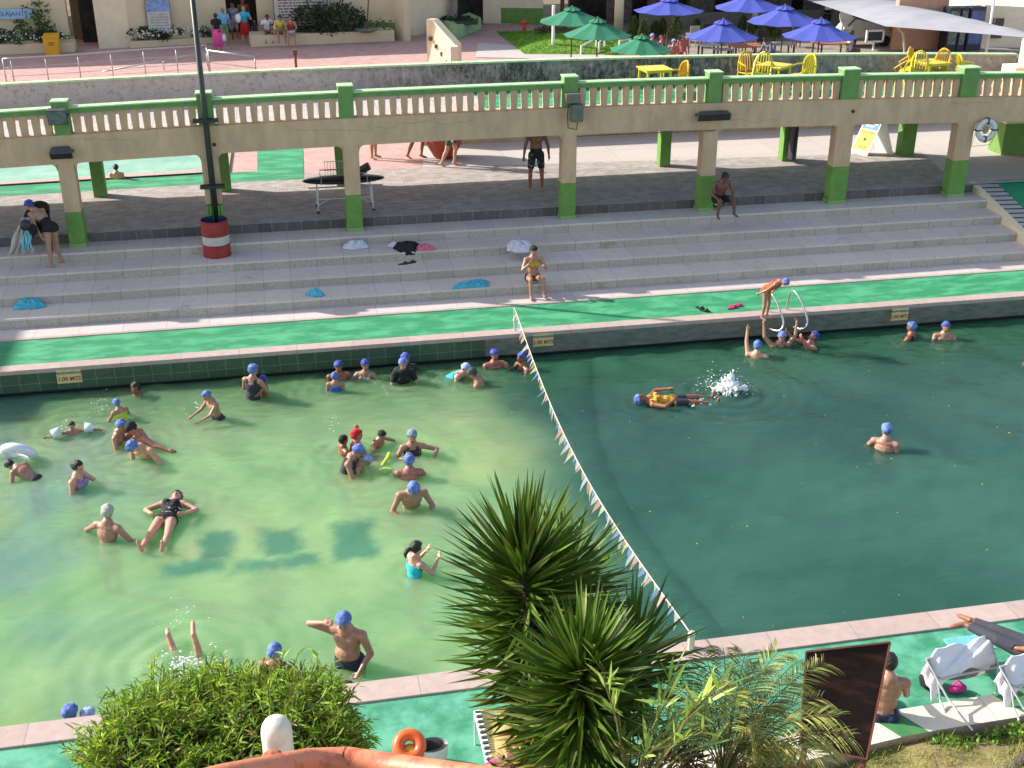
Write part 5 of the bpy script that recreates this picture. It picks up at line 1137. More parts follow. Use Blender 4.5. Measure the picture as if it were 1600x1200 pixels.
# ---- terracotta coping bend and white bollard of the near balustrade
tr_m = mat('terracotta_paint', srgb('#a9573a'), .5, .12, scale=11, col2=srgb('#cf7a55'), thresh=(.35, .5), bump=.2, bscale=30); D = 5.0
P_ = [along(250, 1243, 4.3), along(345, 1217, 4.6), along(480, 1190, 5.0), along(540, 1187, 5.1), along(640, 1202, 4.9), along(780, 1222, 4.6), along(900, 1240, 4.4)]
g = MB(); g.tube(P_, .052, tr_m, 20); e = g.build('terracotta_handrail', smooth=True, label='glazed terracotta handrail running along the bottom edge', cat='handrail')
g = MB(); g.tube([P_[3]-Vector((.01, 0, 0)), P_[3]+Vector((.008, 0, 0))], .0535, mat('joint_dark', srgb('#6a3320'), .8), 20); g.build('joint', parent=e)
top = along(432, 1143, 5.6); D = 5.6; g = MB(); r = .069; wb = mat('chalky_white_paint', srgb('#cfcac2'), .8, .06, scale=20, bump=.15)
g.lathe([(r, -1.0), (r, -.16), (r*.99, -.06), (r, 0), (r*.94, .03), (r*.75, .055), (r*.4, .072), (0, .078)], top, wb, 24); e = g.build('white_bollard', smooth=True, label='round-topped white plaster post behind the terracotta handrail', cat='post')
q = along(425, 1183, 5.5); g = MB(); g.ball(q+Vector((0, 0, -.01)), (.055, .05, .035), mat('terracotta_chip', srgb('#9a5a44'), .9, .3, scale=30), 8); g.tube([q+Vector((.06, -.02, -.01)), q+Vector((0, -.055, .01)), q+Vector((-.06, -.02, -.02))], .012, mat('rust_wire', srgb('#4a2c20'), .9), 5); g.build('collar', parent=e)
# balcony parapet below that carries the handrail
g = MB(); pw = mat('parapet_plaster', srgb('#b9a88e'), .9)
for p, q in zip(P_, P_[1:]):
    n3 = Vector((-(q.y-p.y), q.x-p.x, 0)).normalized()*.035
    g.add([p-n3-Vector((0, 0, .03)), q-n3-Vector((0, 0, .03)), q+n3-Vector((0, 0, .03)), p+n3-Vector((0, 0, .03)), p-n3-Vector((0, 0, 5.5)), q-n3-Vector((0, 0, 5.5)), q+n3-Vector((0, 0, 5.5)), p+n3-Vector((0, 0, 5.5))], [(0, 1, 2, 3), (0, 4, 5, 1), (2, 6, 7, 3), (0, 3, 7, 4), (1, 5, 6, 2)], pw)
g.build('balcony_parapet', label='plaster parapet under the terracotta handrail', cat='wall')
# ---- yucca
yl = mat('yucca_leaf', srgb('#3c5218'), .5, .25, island=.4, scale=3, col2=srgb('#5b7a22'), transl=.16, spec=.25); ye = mat('yucca_leaf_pale', srgb('#7d8a45'), .5, .2, island=.3, transl=.2); yd = mat('yucca_leaf_dry', srgb('#9a7e35'), .7, .25, island=.3)
bark = mat('yucca_bark', srgb('#6b5d49'), .95, .35, scale=20, bump=.5)
yu = empty('yucca', (1.35, 5.9, 1.0), 'tall spiky yucca with two heads of sword leaves in front of the pool', 'yucca')
def blade(mb, p0, d, L, w, m, droop=.08, segn=4):
    side = d.cross(Vector((0, 0, 1)));
    if side.length < .05: side = Vector((1, 0, 0))
    side = Matrix.Rotation(random.uniform(-.9, .9), 3, d) @ side.normalized(); nrm = side.cross(d).normalized(); vs = []; prof = [.55, 1.0, .85, .5, .0]
    for i in range(segn+1):
        t = i/segn; p = p0+d*L*t+Vector((0, 0, -droop*L*t*t)); ww = w*prof[i] if i < len(prof) else 0
        if i < segn: vs += [p-side*ww+nrm*ww*.35, p, p+side*ww+nrm*ww*.35]
        else: vs += [p]
    fs = []
    for i in range(segn-1):
        a = i*3; fs += [(a, a+1, a+4, a+3), (a+1, a+2, a+5, a+4)]
    a = (segn-1)*3; fs += [(a, a+1, a+3), (a+1, a+2, a+3)]
    mb.add(vs, fs, m)
def yucca_head(axis, n, L, name, dry=.12, tap=.62):
    g = MB(); k = len(axis)-1
    def ax(s): s = max(0, min(.9999, s))*k; i = int(s); return axis[i].lerp(axis[i+1], s-i)
    ga = 2.39996
    for i in range(n):
        s = (i/n); a = i*ga+random.gauss(0, .12); el = math.radians(88-118*min(1, s*2.6) if s < .385 else -25-18*(s-.385)/.6)
        el = math.radians(87-60*(1-math.exp(-s*9))-30*s)+random.gauss(0, .08)
        d0 = (ax(s)-ax(min(.999, s+.05))).normalized()
        d = Vector((math.cos(a)*math.cos(el), math.sin(a)*math.cos(el), math.sin(el)))
        l = L*random.uniform(.85, 1.1)*(.85 if s < .02 else 1.0)*(1-tap*max(0, (s-.45)/.55))
        m = yd if (s > .55 and random.random() < dry*4*(s-.45)) else (ye if (random.random() < .10) else yl)
        blade(g, ax(s*.93)+Vector((math.cos(a), math.sin(a), 0))*.025, d, l, .0185, m, droop=.02+.07*s*random.random())
    return g.build(name, parent=yu)
ax1 = [along(818, 868, 7.4), along(822, 935, 7.4), along(836, 1015, 7.35), along(852, 1095, 7.3), along(866, 1190, 7.25), along(874, 1270, 7.2)]
ax2 = [along(911, 1035, 6.7), along(909, 1075, 6.7), along(906, 1140, 6.68), along(902, 1230, 6.65), along(897, 1330, 6.6)]
yucca_head(ax1, 800, .60, 'leaf_head', tap=.8, dry=.3); yucca_head(ax2, 600, .47, 'leaf_head', tap=.5)
# a third low shoot to the right rear, in the shade
ax3 = [along(988, 1012, 7.5), along(980, 1055, 7.5), along(968, 1095, 7.5), along(955, 1140, 7.5)]
yucca_head(ax3, 190, .52, 'leaf_head', dry=0)
ax4 = [along(884, 885, 7.8), along(884, 950, 7.8), along(886, 1040, 7.8)]
yucca_head(ax4, 220, .52, 'leaf_head', dry=0)
g = MB()
for A in (ax1, ax2, ax3, ax4): g.tube(A+[Vector((A[-1].x, A[-1].y-.0, 1.0))], [.045]*len(A)+[.09], bark, 10)
g.build('trunk', parent=yu)
# ---- bamboo bush
def lance(mb, p, d, L, w, m, droop=.25):
    side = d.cross(Vector((random.gauss(0, 1), random.gauss(0, 1), random.gauss(0, 1)))).normalized(); vs = []
    p1 = p+d*L*.35+Vector((0, 0, -droop*L*.1)); p2 = p+d*L*.7+Vector((0, 0, -droop*L*.45)); p3 = p+d*L+Vector((0, 0, -droop*L))
    mb.add([p, p1-side*w, p2-side*w*.75, p3, p2+side*w*.75, p1+side*w], [(0, 1, 2, 3, 4, 5)], m)
bl = mat('bamboo_leaf', srgb('#66892a'), .55, .2, island=.5, scale=4, col2=srgb('#9cb83c'), transl=.35, spec=.25); yd2 = mat('bamboo_leaf_dry', srgb('#a08a4a'), .7, .2, island=.3); bstem = mat('bamboo_stem', srgb('#6b6a35'), .7, .2)
bb = empty('bamboo_bush', along(330, 1180, 9.0)-Vector((0, 0, 2.5)), 'dense rounded bamboo bush with small bright leaves at the lower left', 'bush')
lobes = [(along(245, 1160, 9.2), (.56, .5, .46)), (along(345, 1145, 9.3), (.62, .55, .48)), (along(455, 1135, 9.2), (.42, .45, .42)), (along(400, 1190, 8.8), (.75, .6, .6)), (along(215, 1215, 8.9), (.55, .5, .55)), (along(480, 1190, 9.0), (.36, .4, .42))]
g = MB(); gs = MB()
lobes = [(c+Vector((.08, 0, -.05)), (r[0]*.92, r[1], r[2])) for c, r in lobes]
for (c, r) in lobes:
    for _ in range(430):
        v = Vector((random.gauss(0, 1), random.gauss(0, 1), random.gauss(0, 1))).normalized(); v.z = abs(v.z)*random.choice((1, 1, 1, -.6)); rad = random.uniform(.70, 1.06) if random.random() > .07 else random.uniform(1.06, 1.22)
        p = c+Vector((v.x*r[0], v.y*r[1], v.z*r[2]))*rad; tw = (v+Vector((0, 0, .5))+Vector((random.gauss(0, .3), random.gauss(0, .3), random.gauss(0, .3)))).normalized()
        gs.tube([p-tw*.16, p, p+tw*.06], .003, bstem, 3, cap=False)
        for k in range(random.randint(7, 11)):
            d = (tw*random.uniform(.2, 1.0)+Vector((random.gauss(0, .65), random.gauss(0, .65), random.gauss(0, .5)))).normalized(); lance(g, p+tw*random.uniform(-.12, .06), d, random.uniform(.05, .13), random.uniform(.005, .009), yd2 if random.random() < .05 else bl)
g.build('foliage', parent=bb); 
for _ in range(26):
    c, r = random.choice(lobes); q = c+Vector((random.uniform(-.8, .8)*r[0], random.uniform(-.8, .8)*r[1], r[2]*random.uniform(.2, .9))); b0 = along(330+random.uniform(-60, 60), 1180, 9.0)-Vector((0, 0, 2.4)); gs.tube([b0, b0.lerp(q, .6)+Vector((0, 0, .2)), q], [.012, .008, .004], bstem, 5)
gs.build('stem', parent=bb)
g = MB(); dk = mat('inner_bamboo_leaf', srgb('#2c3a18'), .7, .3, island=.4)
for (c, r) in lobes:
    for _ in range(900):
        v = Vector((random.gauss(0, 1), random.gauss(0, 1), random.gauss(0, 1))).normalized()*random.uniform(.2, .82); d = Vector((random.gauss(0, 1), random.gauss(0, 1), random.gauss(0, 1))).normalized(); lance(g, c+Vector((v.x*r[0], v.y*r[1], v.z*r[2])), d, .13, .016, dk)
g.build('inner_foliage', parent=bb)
# ---- broad-leaved bamboo cane right of the yucca
cb_ = empty('broad_leaved_bamboo', along(960, 1200, 6.9)-Vector((0, 0, 1.5)), 'pale green broad-leaved bamboo sprays right of the yucca', 'plant'); g = MB(); gs = MB()
pale = mat('pale_bamboo_leaf', srgb('#8aa83f'), .5, .15, island=.3, scale=3, col2=srgb('#a9bb62'), transl=.3)
rs_ = random.Random(5)
base = along(985, 1260, 6.6)
for i in range(23):
    px, py = rs_.uniform(915, 1155), rs_.uniform(1005, 1185)
    if py < 1050 and px > 990: py += 60
    tip = along(px, py, rs_.uniform(6.2, 7.0)); midp = base.lerp(tip, .55)+Vector((0, 0, .12)); gs.tube([base, midp, tip], [.007, .005, .003], bstem, 5)
    for k in range(rs_.randint(6, 9)):
        t = rs_.uniform(.55, 1); p = midp.lerp(tip, (t-.55)/.45); d = ((tip-base).normalized()*.8+Vector((rs_.gauss(0, .7), rs_.gauss(0, .5), rs_.gauss(0, .45)))).normalized(); lance(g, p, d, rs_.uniform(.13, .24), rs_.uniform(.007, .012), pale, droop=.12)
g.build('foliage', parent=cb_); gs.build('stem', parent=cb_)
# ---- feathery palm
fp = empty('feather_palm', along(1120, 1200, 7.6)-Vector((0, 0, 1.6)), 'feathery grey-green palm with arching fronds left of the notice board', 'palm'); g = MB(); gs = MB()
feather = mat('feather_palm_leaf', srgb('#7d8c42'), .6, .2, island=.4, scale=3, col2=srgb('#b0a95e'), transl=.2); base = along(1130, 1215, 7.6)
tips = [(1045, 1075), (1075, 1040), (1100, 1020), (1130, 1012), (1165, 1020), (1185, 1045), (1215, 1020), (1255, 1030), (1290, 1035), (1245, 1065), (1285, 1090), (1310, 1120), (1330, 1150), (1300, 1165), (1240, 1120), (1200, 1100), (1150, 1080), (1090, 1110), (1050, 1150), (1110, 1150), (1180, 1150), (1240, 1170), (1020, 1120), (1230, 1195), (1160, 1190), (1290, 1190)]
for i, (px, py) in enumerate(tips):
    tip = along(px, py, random.uniform(7.2, 8.1)); ctrl = base.lerp(tip, .5)+Vector((0, 0, .28+.1*random.random())); pts = []
    for k in range(13): t = k/12; pts.append(base*(1-t)**2+ctrl*2*t*(1-t)+tip*t*t)
    gs.tube(pts, [.007-.005*k/12 for k in range(13)], bstem, 4)
    for k in range(36):
        t = .22+.78*k/36; f_ = t*12; j = min(11, int(f_)); p = pts[j].lerp(pts[j+1], f_-j); tn = (pts[j+1]-pts[j]).normalized(); sd_ = tn.cross(Vector((0, 0, 1))).normalized()
        for s in (-1, 1):
            d = (tn*.75+sd_*s*.8+Vector((0, 0, random.uniform(-.1, .25)))).normalized(); lance(g, p, d, .20*(1-.55*abs(t-.5))*random.uniform(.8, 1.1), .0042, feather, droop=.35)
g.build('foliage', parent=fp); gs.build('stem', parent=fp); g = MB(); g.tube([base, base-Vector((0, 0, 1.6))], [.06, .08], bark, 8); g.build('trunk', parent=fp)
# dark understory filling behind/below the plants
g = MB(); 
for (px, py, D, r) in ((900, 1190, 7.6, .5), (1010, 1195, 7.6, .4), (1120, 1200, 7.9, .4), (1210, 1205, 8.4, .35)):
    c = along(px, py+25, D); leafcloud(g, c, (r, r*.7, r*.55), 900, .12, mat('dry_undergrowth', srgb('#80733f'), .8, .3, island=.5), asp=6)
g.build('undergrowth', kind='stuff', label='dry tangled undergrowth at the foot of the yucca and palm', cat='undergrowth')
# ---- pale blue-and-white patterned thing seen through the palm
# ---- yellow lounger on the deck
def lounger_frame(e, pts, m, r=.014):
    g = MB()
    for p in pts: g.tube(p, r, m, 6)
    return g.build('frame', parent=e)
yt = mat('yellow_cloth', srgb('#c4ae6b'), .9, .12, scale=4, bump=.3, bscale=8)
a = at(745, 1115, .45); e = empty('yellow_lounger', (2.1, 10.3, 0), 'cream-yellow cloth sun lounger with lashed edge behind the yucca', 'sun lounger')
z0 = .38; p00, p10, p11, p01 = at(742, 1112, z0+.1), at(870, 1100, z0+.1), at(900, 1215, z0), at(768, 1222, z0)
g = MB(); g.grid(lambda u, v: p00.lerp(p10, u).lerp(p01.lerp(p11, u), v)+Vector((0, 0, -.06*math.sin(math.pi*u)+.012*math.sin(u*19+v*7))), 24, 24, yt); g.build('sling', parent=e, smooth=True)
lounger_frame(e, [[p00, p01], [p10, p11], [p00, p10], [p01, p11]], white_m, .017)
g = MB(); 
for k in range(26):
    p = p00.lerp(p01, (k+.5)/26); g.box(p+Vector((.03, 0, .012)), (.07, .022, .012), white_m if k % 2 else mat('lashing_green', srgb('#1f3f38'), .7))
g.build('lashing', parent=e)
for p in (p00, p01, p10, p11): g = MB(); g.tube([p, Vector((p.x, p.y, .0))], .014, white_m, 6); g.build('leg', parent=e)
cloth(800, 1196, z0-.02, .62, .34, .10, mat('magenta_cloth', srgb('#c43a86'), .9, .1), 'magenta cloth lying on the foot of the yellow lounger', name='cloth', cat='cloth', seed=21)
# ---- orange children's float in a white bag
c = at(640, 1172, .25); e = empty('child_float', Vector((c.x, c.y, 0)), 'orange inflatable child seat float on the green deck', 'float'); of = mat('orange_vinyl', srgb('#e2632f'), .35, .08)
def torus(c, R, r, m, tilt=(0, 0)):
    n = 26; vs = []; Rm = Euler((math.radians(tilt[0]), math.radians(tilt[1]), 0)).to_matrix(); g = MB()
    for i in range(n):
        a = 2*math.pi*i/n
        for j in range(10):
            b = 2*math.pi*j/10; rr = R+r*math.cos(b); vs.append(Vector(c)+Rm @ Vector((rr*math.cos(a), rr*math.sin(a), r*math.sin(b))))
    g.add(vs, [(i*10+j, ((i+1) % n)*10+j, ((i+1) % n)*10+(j+1) % 10, i*10+(j+1) % 10) for i in range(n) for j in range(10)], m); return g
torus(c+Vector((0, 0, .06)), .125, .07, of, (38, 0)).build('ring', parent=e, smooth=True)
g = MB(); g.ball(c+Vector((0, -.02, 0)), (.12, .1, .07), mat('float_yellow', srgb('#e8a02a'), .35), 12); g.build('seat', parent=e, smooth=True)
g = MB(); g.ball(c+Vector((-.02, -.12, -.04)), (.16, .05, .08), mat('orange_yellow_vinyl', srgb('#e8902a'), .3), 12); g.build('front_pad', parent=e, smooth=True)
c2 = at(668, 1182, .12); e2 = empty('white_bag', Vector((c2.x, c2.y, 0)), 'white tote bag with dark opening right of the orange float', 'bag')
g = MB(); g.lathe([(.14, -.12), (.18, 0), (.19, .12), (.18, .16)], c2+Vector((.05, .0, 0)), white_m, 16, sy=.7); g.build('bag_body', parent=e2); g = MB(); g.ball(c2+Vector((.03, .03, .14)), (.16, .10, .03), bk, 12); g.build('opening', parent=e2)
# ---- two folding sun chairs at the right with towels
tubem = mat('lounger_tube', (.5, .5, .48), .4, .05, metal=.4); stripe_c = mat('striped_sling', srgb('#a0938f'), .85, .25, scale=9, stretch=(1, 1, 5))
def sun_chair(px0, px1, dy, label, tcol, tlabel):
    H0 = .42; e = empty('sun_chair', at((px0+px1)/2, 1085+dy, 0), label, 'sun lounger', 'folding sun chairs by the curb')
    A = at(px0, 1030+dy, .62); B = at(px1, 1000+dy, .55); C = at(px1+12, 1042+dy, .36); D = at(px0+18, 1062+dy, .42)
    # sling sagging between the rails, head end raised
    g = MB(); g.grid(lambda u, v: A.lerp(B, u).lerp(D.lerp(C, u), v)+Vector((0, 0, -.05*math.sin(math.pi*v)-.08*math.sin(math.pi*u))), 16, 10, stripe_c); g.build('sling', parent=e, smooth=True)
    g = MB(); g.tube([A, B, C, D, A], .014, tubem, 6); g.build('frame', parent=e)
    for p, q in ((A, Vector((A.x+.25, A.y-.75, 0))), (D, Vector((D.x-.0, D.y-.25, 0))), (C, Vector((C.x-.1, C.y-.2, 0))), (B, Vector((B.x+.15, B.y+.1, 0)))):
        g = MB(); g.tube([p, p.lerp(q, .5), Vector((q.x, q.y, 0.0 if q.y > cy(q.x, 0) else ZC))], .014, tubem, 6); g.build('leg', parent=e)
    g = MB(); g.grid(lambda u, v: A.lerp(B, u).lerp(D.lerp(C, u), v*(1.03-.2*u)-.06)+Vector((-.02, 0, .05+.035*math.sin(u*7+v*4)+.02*math.sin(math.pi*u*.9)-.03*math.sin(math.pi*v)+.02*math.sin(u*17+v*11)-.10*max(0, v-.8)/.2-(.28*(max(0, .16-u)/.16)))), 30, 20, tcol); o = g.build('towel', smooth=True, label=tlabel, cat='towel'); o.modifiers.new('t', 'SOLIDIFY').thickness = .018
    return A, B, C, D
wtw = mat('bright_white_towel', (.80, .79, .80), .95, .03)
SA = sun_chair(1447, 1548, 0, 'striped folding sun chair with a white towel, nearer the notice board', wtw, 'white towel spread over the sun chair nearest the notice board')
SB = sun_chair(1562, 1672, 12, 'striped folding sun chair cut by the right edge', wtw, 'white towel over the sun chair at the right edge')
c = at(1508, 1098, .0); g = MB(); g.ball((c.x, c.y+.2, .06), (.13, .07, .06), mat('magenta_cloth', None), 10); g.tube([(c.x-.09, c.y+.2, .1), (c.x-.02, c.y+.18, .2), (c.x+.08, c.y+.2, .1)], .012, mat('magenta_cloth', None), 5); g.build('magenta_bag', smooth=True, label='magenta bag on the deck beneath the white-towelled sun chair', cat='bag')
c = at(1455, 1085, .0); g = MB(); g.ball((c.x+.05, c.y+.12, .12), (.16, .14, .13), bk, 10); g.build('black_backpack', smooth=True, label='black backpack under the head of the white-towelled sun chair', cat='bag')
c = at(1515, 1006, .3); e = empty('side_stool', Vector((c.x, c.y, 0)), 'small turquoise-trimmed folding stool behind the white-towelled sun chair', 'stool'); g = MB(); g.box(c, (.55, .3, .02), mat('turquoise_trim', srgb('#6fb5bb'), .6)); g.build('seat', parent=e)
for sx in (-.24, .24):
    g = MB(); g.tube([c+Vector((sx, -.12, 0)), c+Vector((sx, .12, -.3))], .01, tubem, 5); g.tube([c+Vector((sx, .12, 0)), c+Vector((sx, -.12, -.3))], .01, tubem, 5); g.build('leg', parent=e)
# ================================================================== PEOPLE
SK = {'tan': mat('skin_tan', srgb('#a47a63'), .42, .12, scale=14), 'brown': mat('skin_brown', srgb('#8a5940'), .42, .12, scale=14), 'pale': mat('skin_pale', srgb('#c6937a'), .45, .10, scale=14), 'dark': mat('skin_dark', srgb('#6b4636'), .5, .08, scale=14), 'red': mat('skin_sunburnt', srgb('#a4695a'), .42, .12, scale=12)}
for m_ in SK.values():
    b_ = m_.node_tree.nodes['Principled BSDF']; b_.inputs['Subsurface Weight'].default_value = 0.0
LIP = mat('lips', srgb('#8f4a42'), .5); BROW = mat('brow_and_eye', srgb('#4a3026'), .6)
def fab(n, c, **k): return MATS['fabric_'+n] if c is None else mat('fabric_'+n, srgb(c), .85, k.pop('var', .12), scale=k.pop('scale', 14), **k)
CAPB = fab('cap_blue', '#465f9c', scale=9, bump=.8, bscale=28, col2=srgb('#7189bd'), thresh=(.4, .62)); CAPL = fab('cap_light_blue', '#6f88bb', scale=9, bump=.8, bscale=28, col2=srgb('#a9bcd8'), thresh=(.42, .6)); CAPD = fab('cap_deep_blue', '#2c3d86', scale=9, bump=.8, bscale=28, col2=srgb('#4d62ad'), thresh=(.42, .62))
CAPG = fab('cap_grey_blue', '#76889c', scale=16); CAPK = fab('cap_black', '#1b1d1b'); CAPR = fab('cap_red', '#b3202a'); CAPS = fab('cap_silver', '#a5a89c', scale=25, var=.3)
HAIRK = mat('hair_black', (.010, .008, .008), .45, .4, scale=40, bump=.6, bscale=80); HAIRB = mat('hair_brown', srgb('#3a2219'), .5, .4, scale=40, bump=.6, bscale=80); HAIRR = mat('hair_auburn', srgb('#6b3524'), .5, .3, scale=40, bump=.6)
BLK = fab('black', '#15151a'); NAVY = fab('navy', '#26304a'); CHAR = fab('charcoal', '#2d2f38')
def capsule(p, q, r1, r2, n=12):
    p, q = Vector(p), Vector(q); d = q-p; L = d.length; d = d.normalized() if L > 1e-6 else Vector((0, 0, 1)); u = d.orthogonal().normalized(); w = d.cross(u); vs = []; k = 4
    rings = [(p-d*r1*math.cos(a), r1*math.sin(a)) for a in [math.pi/2*i/k for i in range(1, k+1)]]+[(q+d*r2*math.sin(a), r2*math.cos(a)) for a in [math.pi/2*i/k for i in range(0, k)]]
    for c, r in rings:
        for j in range(n): a = 2*math.pi*j/n; vs.append(c+(u*math.cos(a)+w*math.sin(a))*r)
    m = len(rings); vs += [p-d*r1, q+d*r2]; fs = [(i*n+j, i*n+(j+1) % n, (i+1)*n+(j+1) % n, (i+1)*n+j) for i in range(m-1) for j in range(n)]
    fs += [(m*n, (j+1) % n, j) for j in range(n)]+[(m*n+1, (m-1)*n+j, (m-1)*n+(j+1) % n) for j in range(n)]
    return vs, fs
def D3(l, f, u): return Vector((l, f, u))      # body axes: l = to the body's left, f = forward, u = up
def person(label, px, py, zh, face, h=1.65, skin='tan', lean=(0, 0), whole=(0, 0), aL=None, aR=None, lL=None, lR=None, head=(0, 0), wear=(), cover=('swim_cap', None), build=1.07, woman=False, belly=0.0, vox=.0125, hair=None, fing=True, group=None, ground=None, name='person', anchor='head', feet=True):
    """px,py = pixel of the head centre, zh = world height of the head centre; face 0 = towards the camera side, 90 = +x, 180 = away"""
    s = h/1.70
    aL = aL or ((.18, .05, -1), (.1, .25, -1)); aR = aR or aL; lL = lL or ((.06, .02, -1), (.02, -.03, -1)); lR = lR or lL
    fa = math.radians(face); fwd = Vector((math.sin(fa), -math.cos(fa), 0)); up = Vector((0, 0, 1)); left = up.cross(fwd)
    B = Matrix((left, fwd, up)).transposed()            # columns
    W = Matrix.Rotation(math.radians(-whole[0]), 3, 'X') @ Matrix.Rotation(math.radians(whole[1]), 3, 'Y')
    Rl = Matrix.Rotation(math.radians(-lean[0]), 3, 'X') @ Matrix.Rotation(math.radians(lean[1]), 3, 'Y')
    Rh = Matrix.Rotation(math.radians(head[1]), 3, 'Z') @ Matrix.Rotation(math.radians(-head[0]), 3, 'X')
    P = {}; prim = []; bones = []
    def cap(g, p, q, r1, r2, n=12): prim.append((capsule(p, q, r1, r2, n))); bones.append((g, Vector(p), Vector(q), r1, r2))
    def ell(c, r, R=None, n=14): m = MB(); m.ball(c, r, None, n, R); prim.append((m.v, m.f))
    b = build
    sp = lambda z, x=0, y=0: Rl @ Vector((x, y, z))
    # trunk
    cap('torso', sp(.0), sp(.50), .10*b, .09*b)
    wsh = .165 if woman else .185; whp = .165 if woman else .15
    ell(sp(-.01), (whp*b, .115*b, .12), Rl); ell(sp(.16, 0, .0), ((.125 if woman else .14)*b, .10*b+belly*.3, .15), Rl); ell(sp(.33, 0, .0), ((.145 if woman else .165)*b, .112*b, .17), Rl)
    ell(sp(.45, 0, -.01), (wsh*b*.9, .085*b, .075), Rl)
    if belly: ell(sp(.14, 0, .05), (.15*b, .09+belly, .14), Rl)
    if woman:
        for x in (-1, 1): ell(sp(.35, x*.075, .085), (.066, .062, .062), Rl)
    else:
        for x in (-1, 1): ell(sp(.385, x*.075, .065), (.085, .05, .06), Rl)
    for x in (-1, 1): ell(Vector((x*.08, -.055, -.04)), (.09, .085, .10))
    nk = sp(.50, 0, 0); hc = nk+Rl @ (Rh @ Vector((0, .025, .175))) if True else 0
    HR = Rl @ Rh; HR = HR
    cap('neck', sp(.46), nk+(hc-nk)*.55, .062, .054)
    # head
    def hp(x, y, z): return hc+HR @ Vector((x, y, z))
    ell(hp(0, -.012, .03), (.077, .098, .088), HR, 18); ell(hp(0, .028, -.035), (.060, .066, .080), HR, 16); ell(hp(0, .062, -.082), (.026, .024, .020), HR, 8)
    ell(hp(0, .096, -.022), (.013, .018, .024), HR, 8); ell(hp(0, .088, .012), (.045, .012, .010), HR, 8); ell(hp(0, .082, -.058), (.024, .014, .011), HR, 8)
    for x in (-1, 1): ell(hp(x*.077, -.005, -.012), (.010, .019, .029), HR, 8); ell(hp(x*.038, .066, -.022), (.02, .016, .016), HR, 8)
    bones.append(('head', hp(0, 0, -.03), hp(0, 0, .03), .08, .08))
    hands = []
    for sd_, arm in ((1, aL), (-1, aR)):
        def dv(v): return (Rl @ Vector((v[0]*sd_, v[1], v[2]))).normalized()
        sh = sp(.445, sd_*wsh*b, 0); cap('shoulder', sp(.47, sd_*.05), sh, .055*b, .062*b)
        d1 = dv(arm[0]); el = sh+d1*.285; d2 = dv(arm[1]); wr = el+d2*.25
        cap('uarm', sh, el, .053*b, .040*b); cap('farm', el, wr, .042*b, .027)
        # hand: palm, four bent fingers, thumb
        curl = arm[2] if len(arm) > 2 else .35
        pn = d2.cross(d1); pn = pn.normalized() if pn.length > .05 else d2.cross(Vector((0, 0, 1)) if abs(d2.z) < .9 else Vector((0, 1, 0))).normalized()
        side = pn; nrm = d2.cross(side).normalized()
        pc = wr+d2*.055; cap('hand', wr+d2*.01, wr+d2*.08, .026, .031, 8)
        for q in (-1, 1): prim.append(capsule(wr+d2*.03+side*q*.014, wr+d2*.088+side*q*.026, .017, .014, 8))
        hands.append(wr+d2*.1); bones.append(('hand', wr+d2*.09, wr+d2*.19, .04, .04))
        if fing:
            for i, fl in enumerate((.062, .074, .070, .054)):
                o = (i-1.5)*.0215; f0 = wr+d2*.090+side*o; f1 = f0+(d2*math.cos(curl)+nrm*math.sin(curl)).normalized()*fl*.55+side*o*.15; f2 = f1+(d2*math.cos(curl*2.2)+nrm*math.sin(curl*2.2)).normalized()*fl*.5
                prim.append(capsule(f0, f1, .0105, .0095, 7)); prim.append(capsule(f1, f2, .0095, .0085, 7))
            t0 = wr+d2*.03+side*.028; t1 = t0+(d2*.6+side*.75+nrm*.2).normalized()*.045; prim.append(capsule(t0, t1, .013, .011, 7)); prim.append(capsule(t1, t1+(d2*.85+side*.35+nrm*.3).normalized()*.032, .011, .0095, 7))
    toes = []
    for sd_, leg in ((1, lL), (-1, lR)):
        def dv(v): return Vector((v[0]*sd_, v[1], v[2])).normalized()
        hpj = Vector((sd_*.088*b, 0, -.045)); d1 = dv(leg[0]); kn = hpj+d1*.425; d2 = dv(leg[1]); an = kn+d2*.40
        cap('thigh', hpj, kn, .088*b, .056*b); cap('shin', kn, an, .055*b, .036)
        prim.append(capsule(kn+d2*.06+Vector((0, -.012, 0)), kn+d2*.2+Vector((0, -.012, 0)), .052*b, .046*b, 10))
        fd = Vector(leg[2]) if len(leg) > 2 else Vector((sd_*.2, 1, -.12)); fd = (fd-d2*fd.dot(d2)*.75).normalized()
        cap('foot', an+d2*.025-fd*.03, an+d2*.045+fd*.10, .036, .032, 10); prim.append(capsule(an+d2*.045+fd*.10, an+d2*.05+fd*.155, .034, .022, 10)); prim.append(capsule(an+d2*.05+fd*.14+dv((-.03, 0, 0))*.02, an+d2*.052+fd*.178, .02, .014, 8))
        toes.append(an+d2*.065)
    A = B @ W
    anchor_pt = {'head': hc, 'pelvis': Vector((0, 0, 0)), 'hand': hands[0], 'foot': toes[0]}[anchor]
    tgt = at(px, py, zh); off = tgt-A @ (anchor_pt*s)
    vs = []; fs = []
    for v, f in prim:
        o = len(vs); vs.extend(v); fs.extend([tuple(i+o for i in q) for q in f])
    me = bpy.data.meshes.new('raw'); me.from_pydata([tuple(Vector(v)*s) for v in vs], [], fs); me.update()
    ob = bpy.data.objects.new('raw', me); COL.objects.link(ob)
    md = ob.modifiers.new('r', 'REMESH'); md.mode = 'VOXEL'; md.voxel_size = vox; md.use_smooth_shade = True
    sm = ob.modifiers.new('s', 'SMOOTH'); sm.factor = .5; sm.iterations = 2
    bpy.context.view_layer.update()
    m2 = bpy.data.meshes.new_from_object(ob.evaluated_get(bpy.context.evaluated_depsgraph_get())); bpy.data.objects.remove(ob)
    n = len(m2.vertices); co = np.empty(n*3); m2.vertices.foreach_get('co', co); co = co.reshape(-1, 3)/s
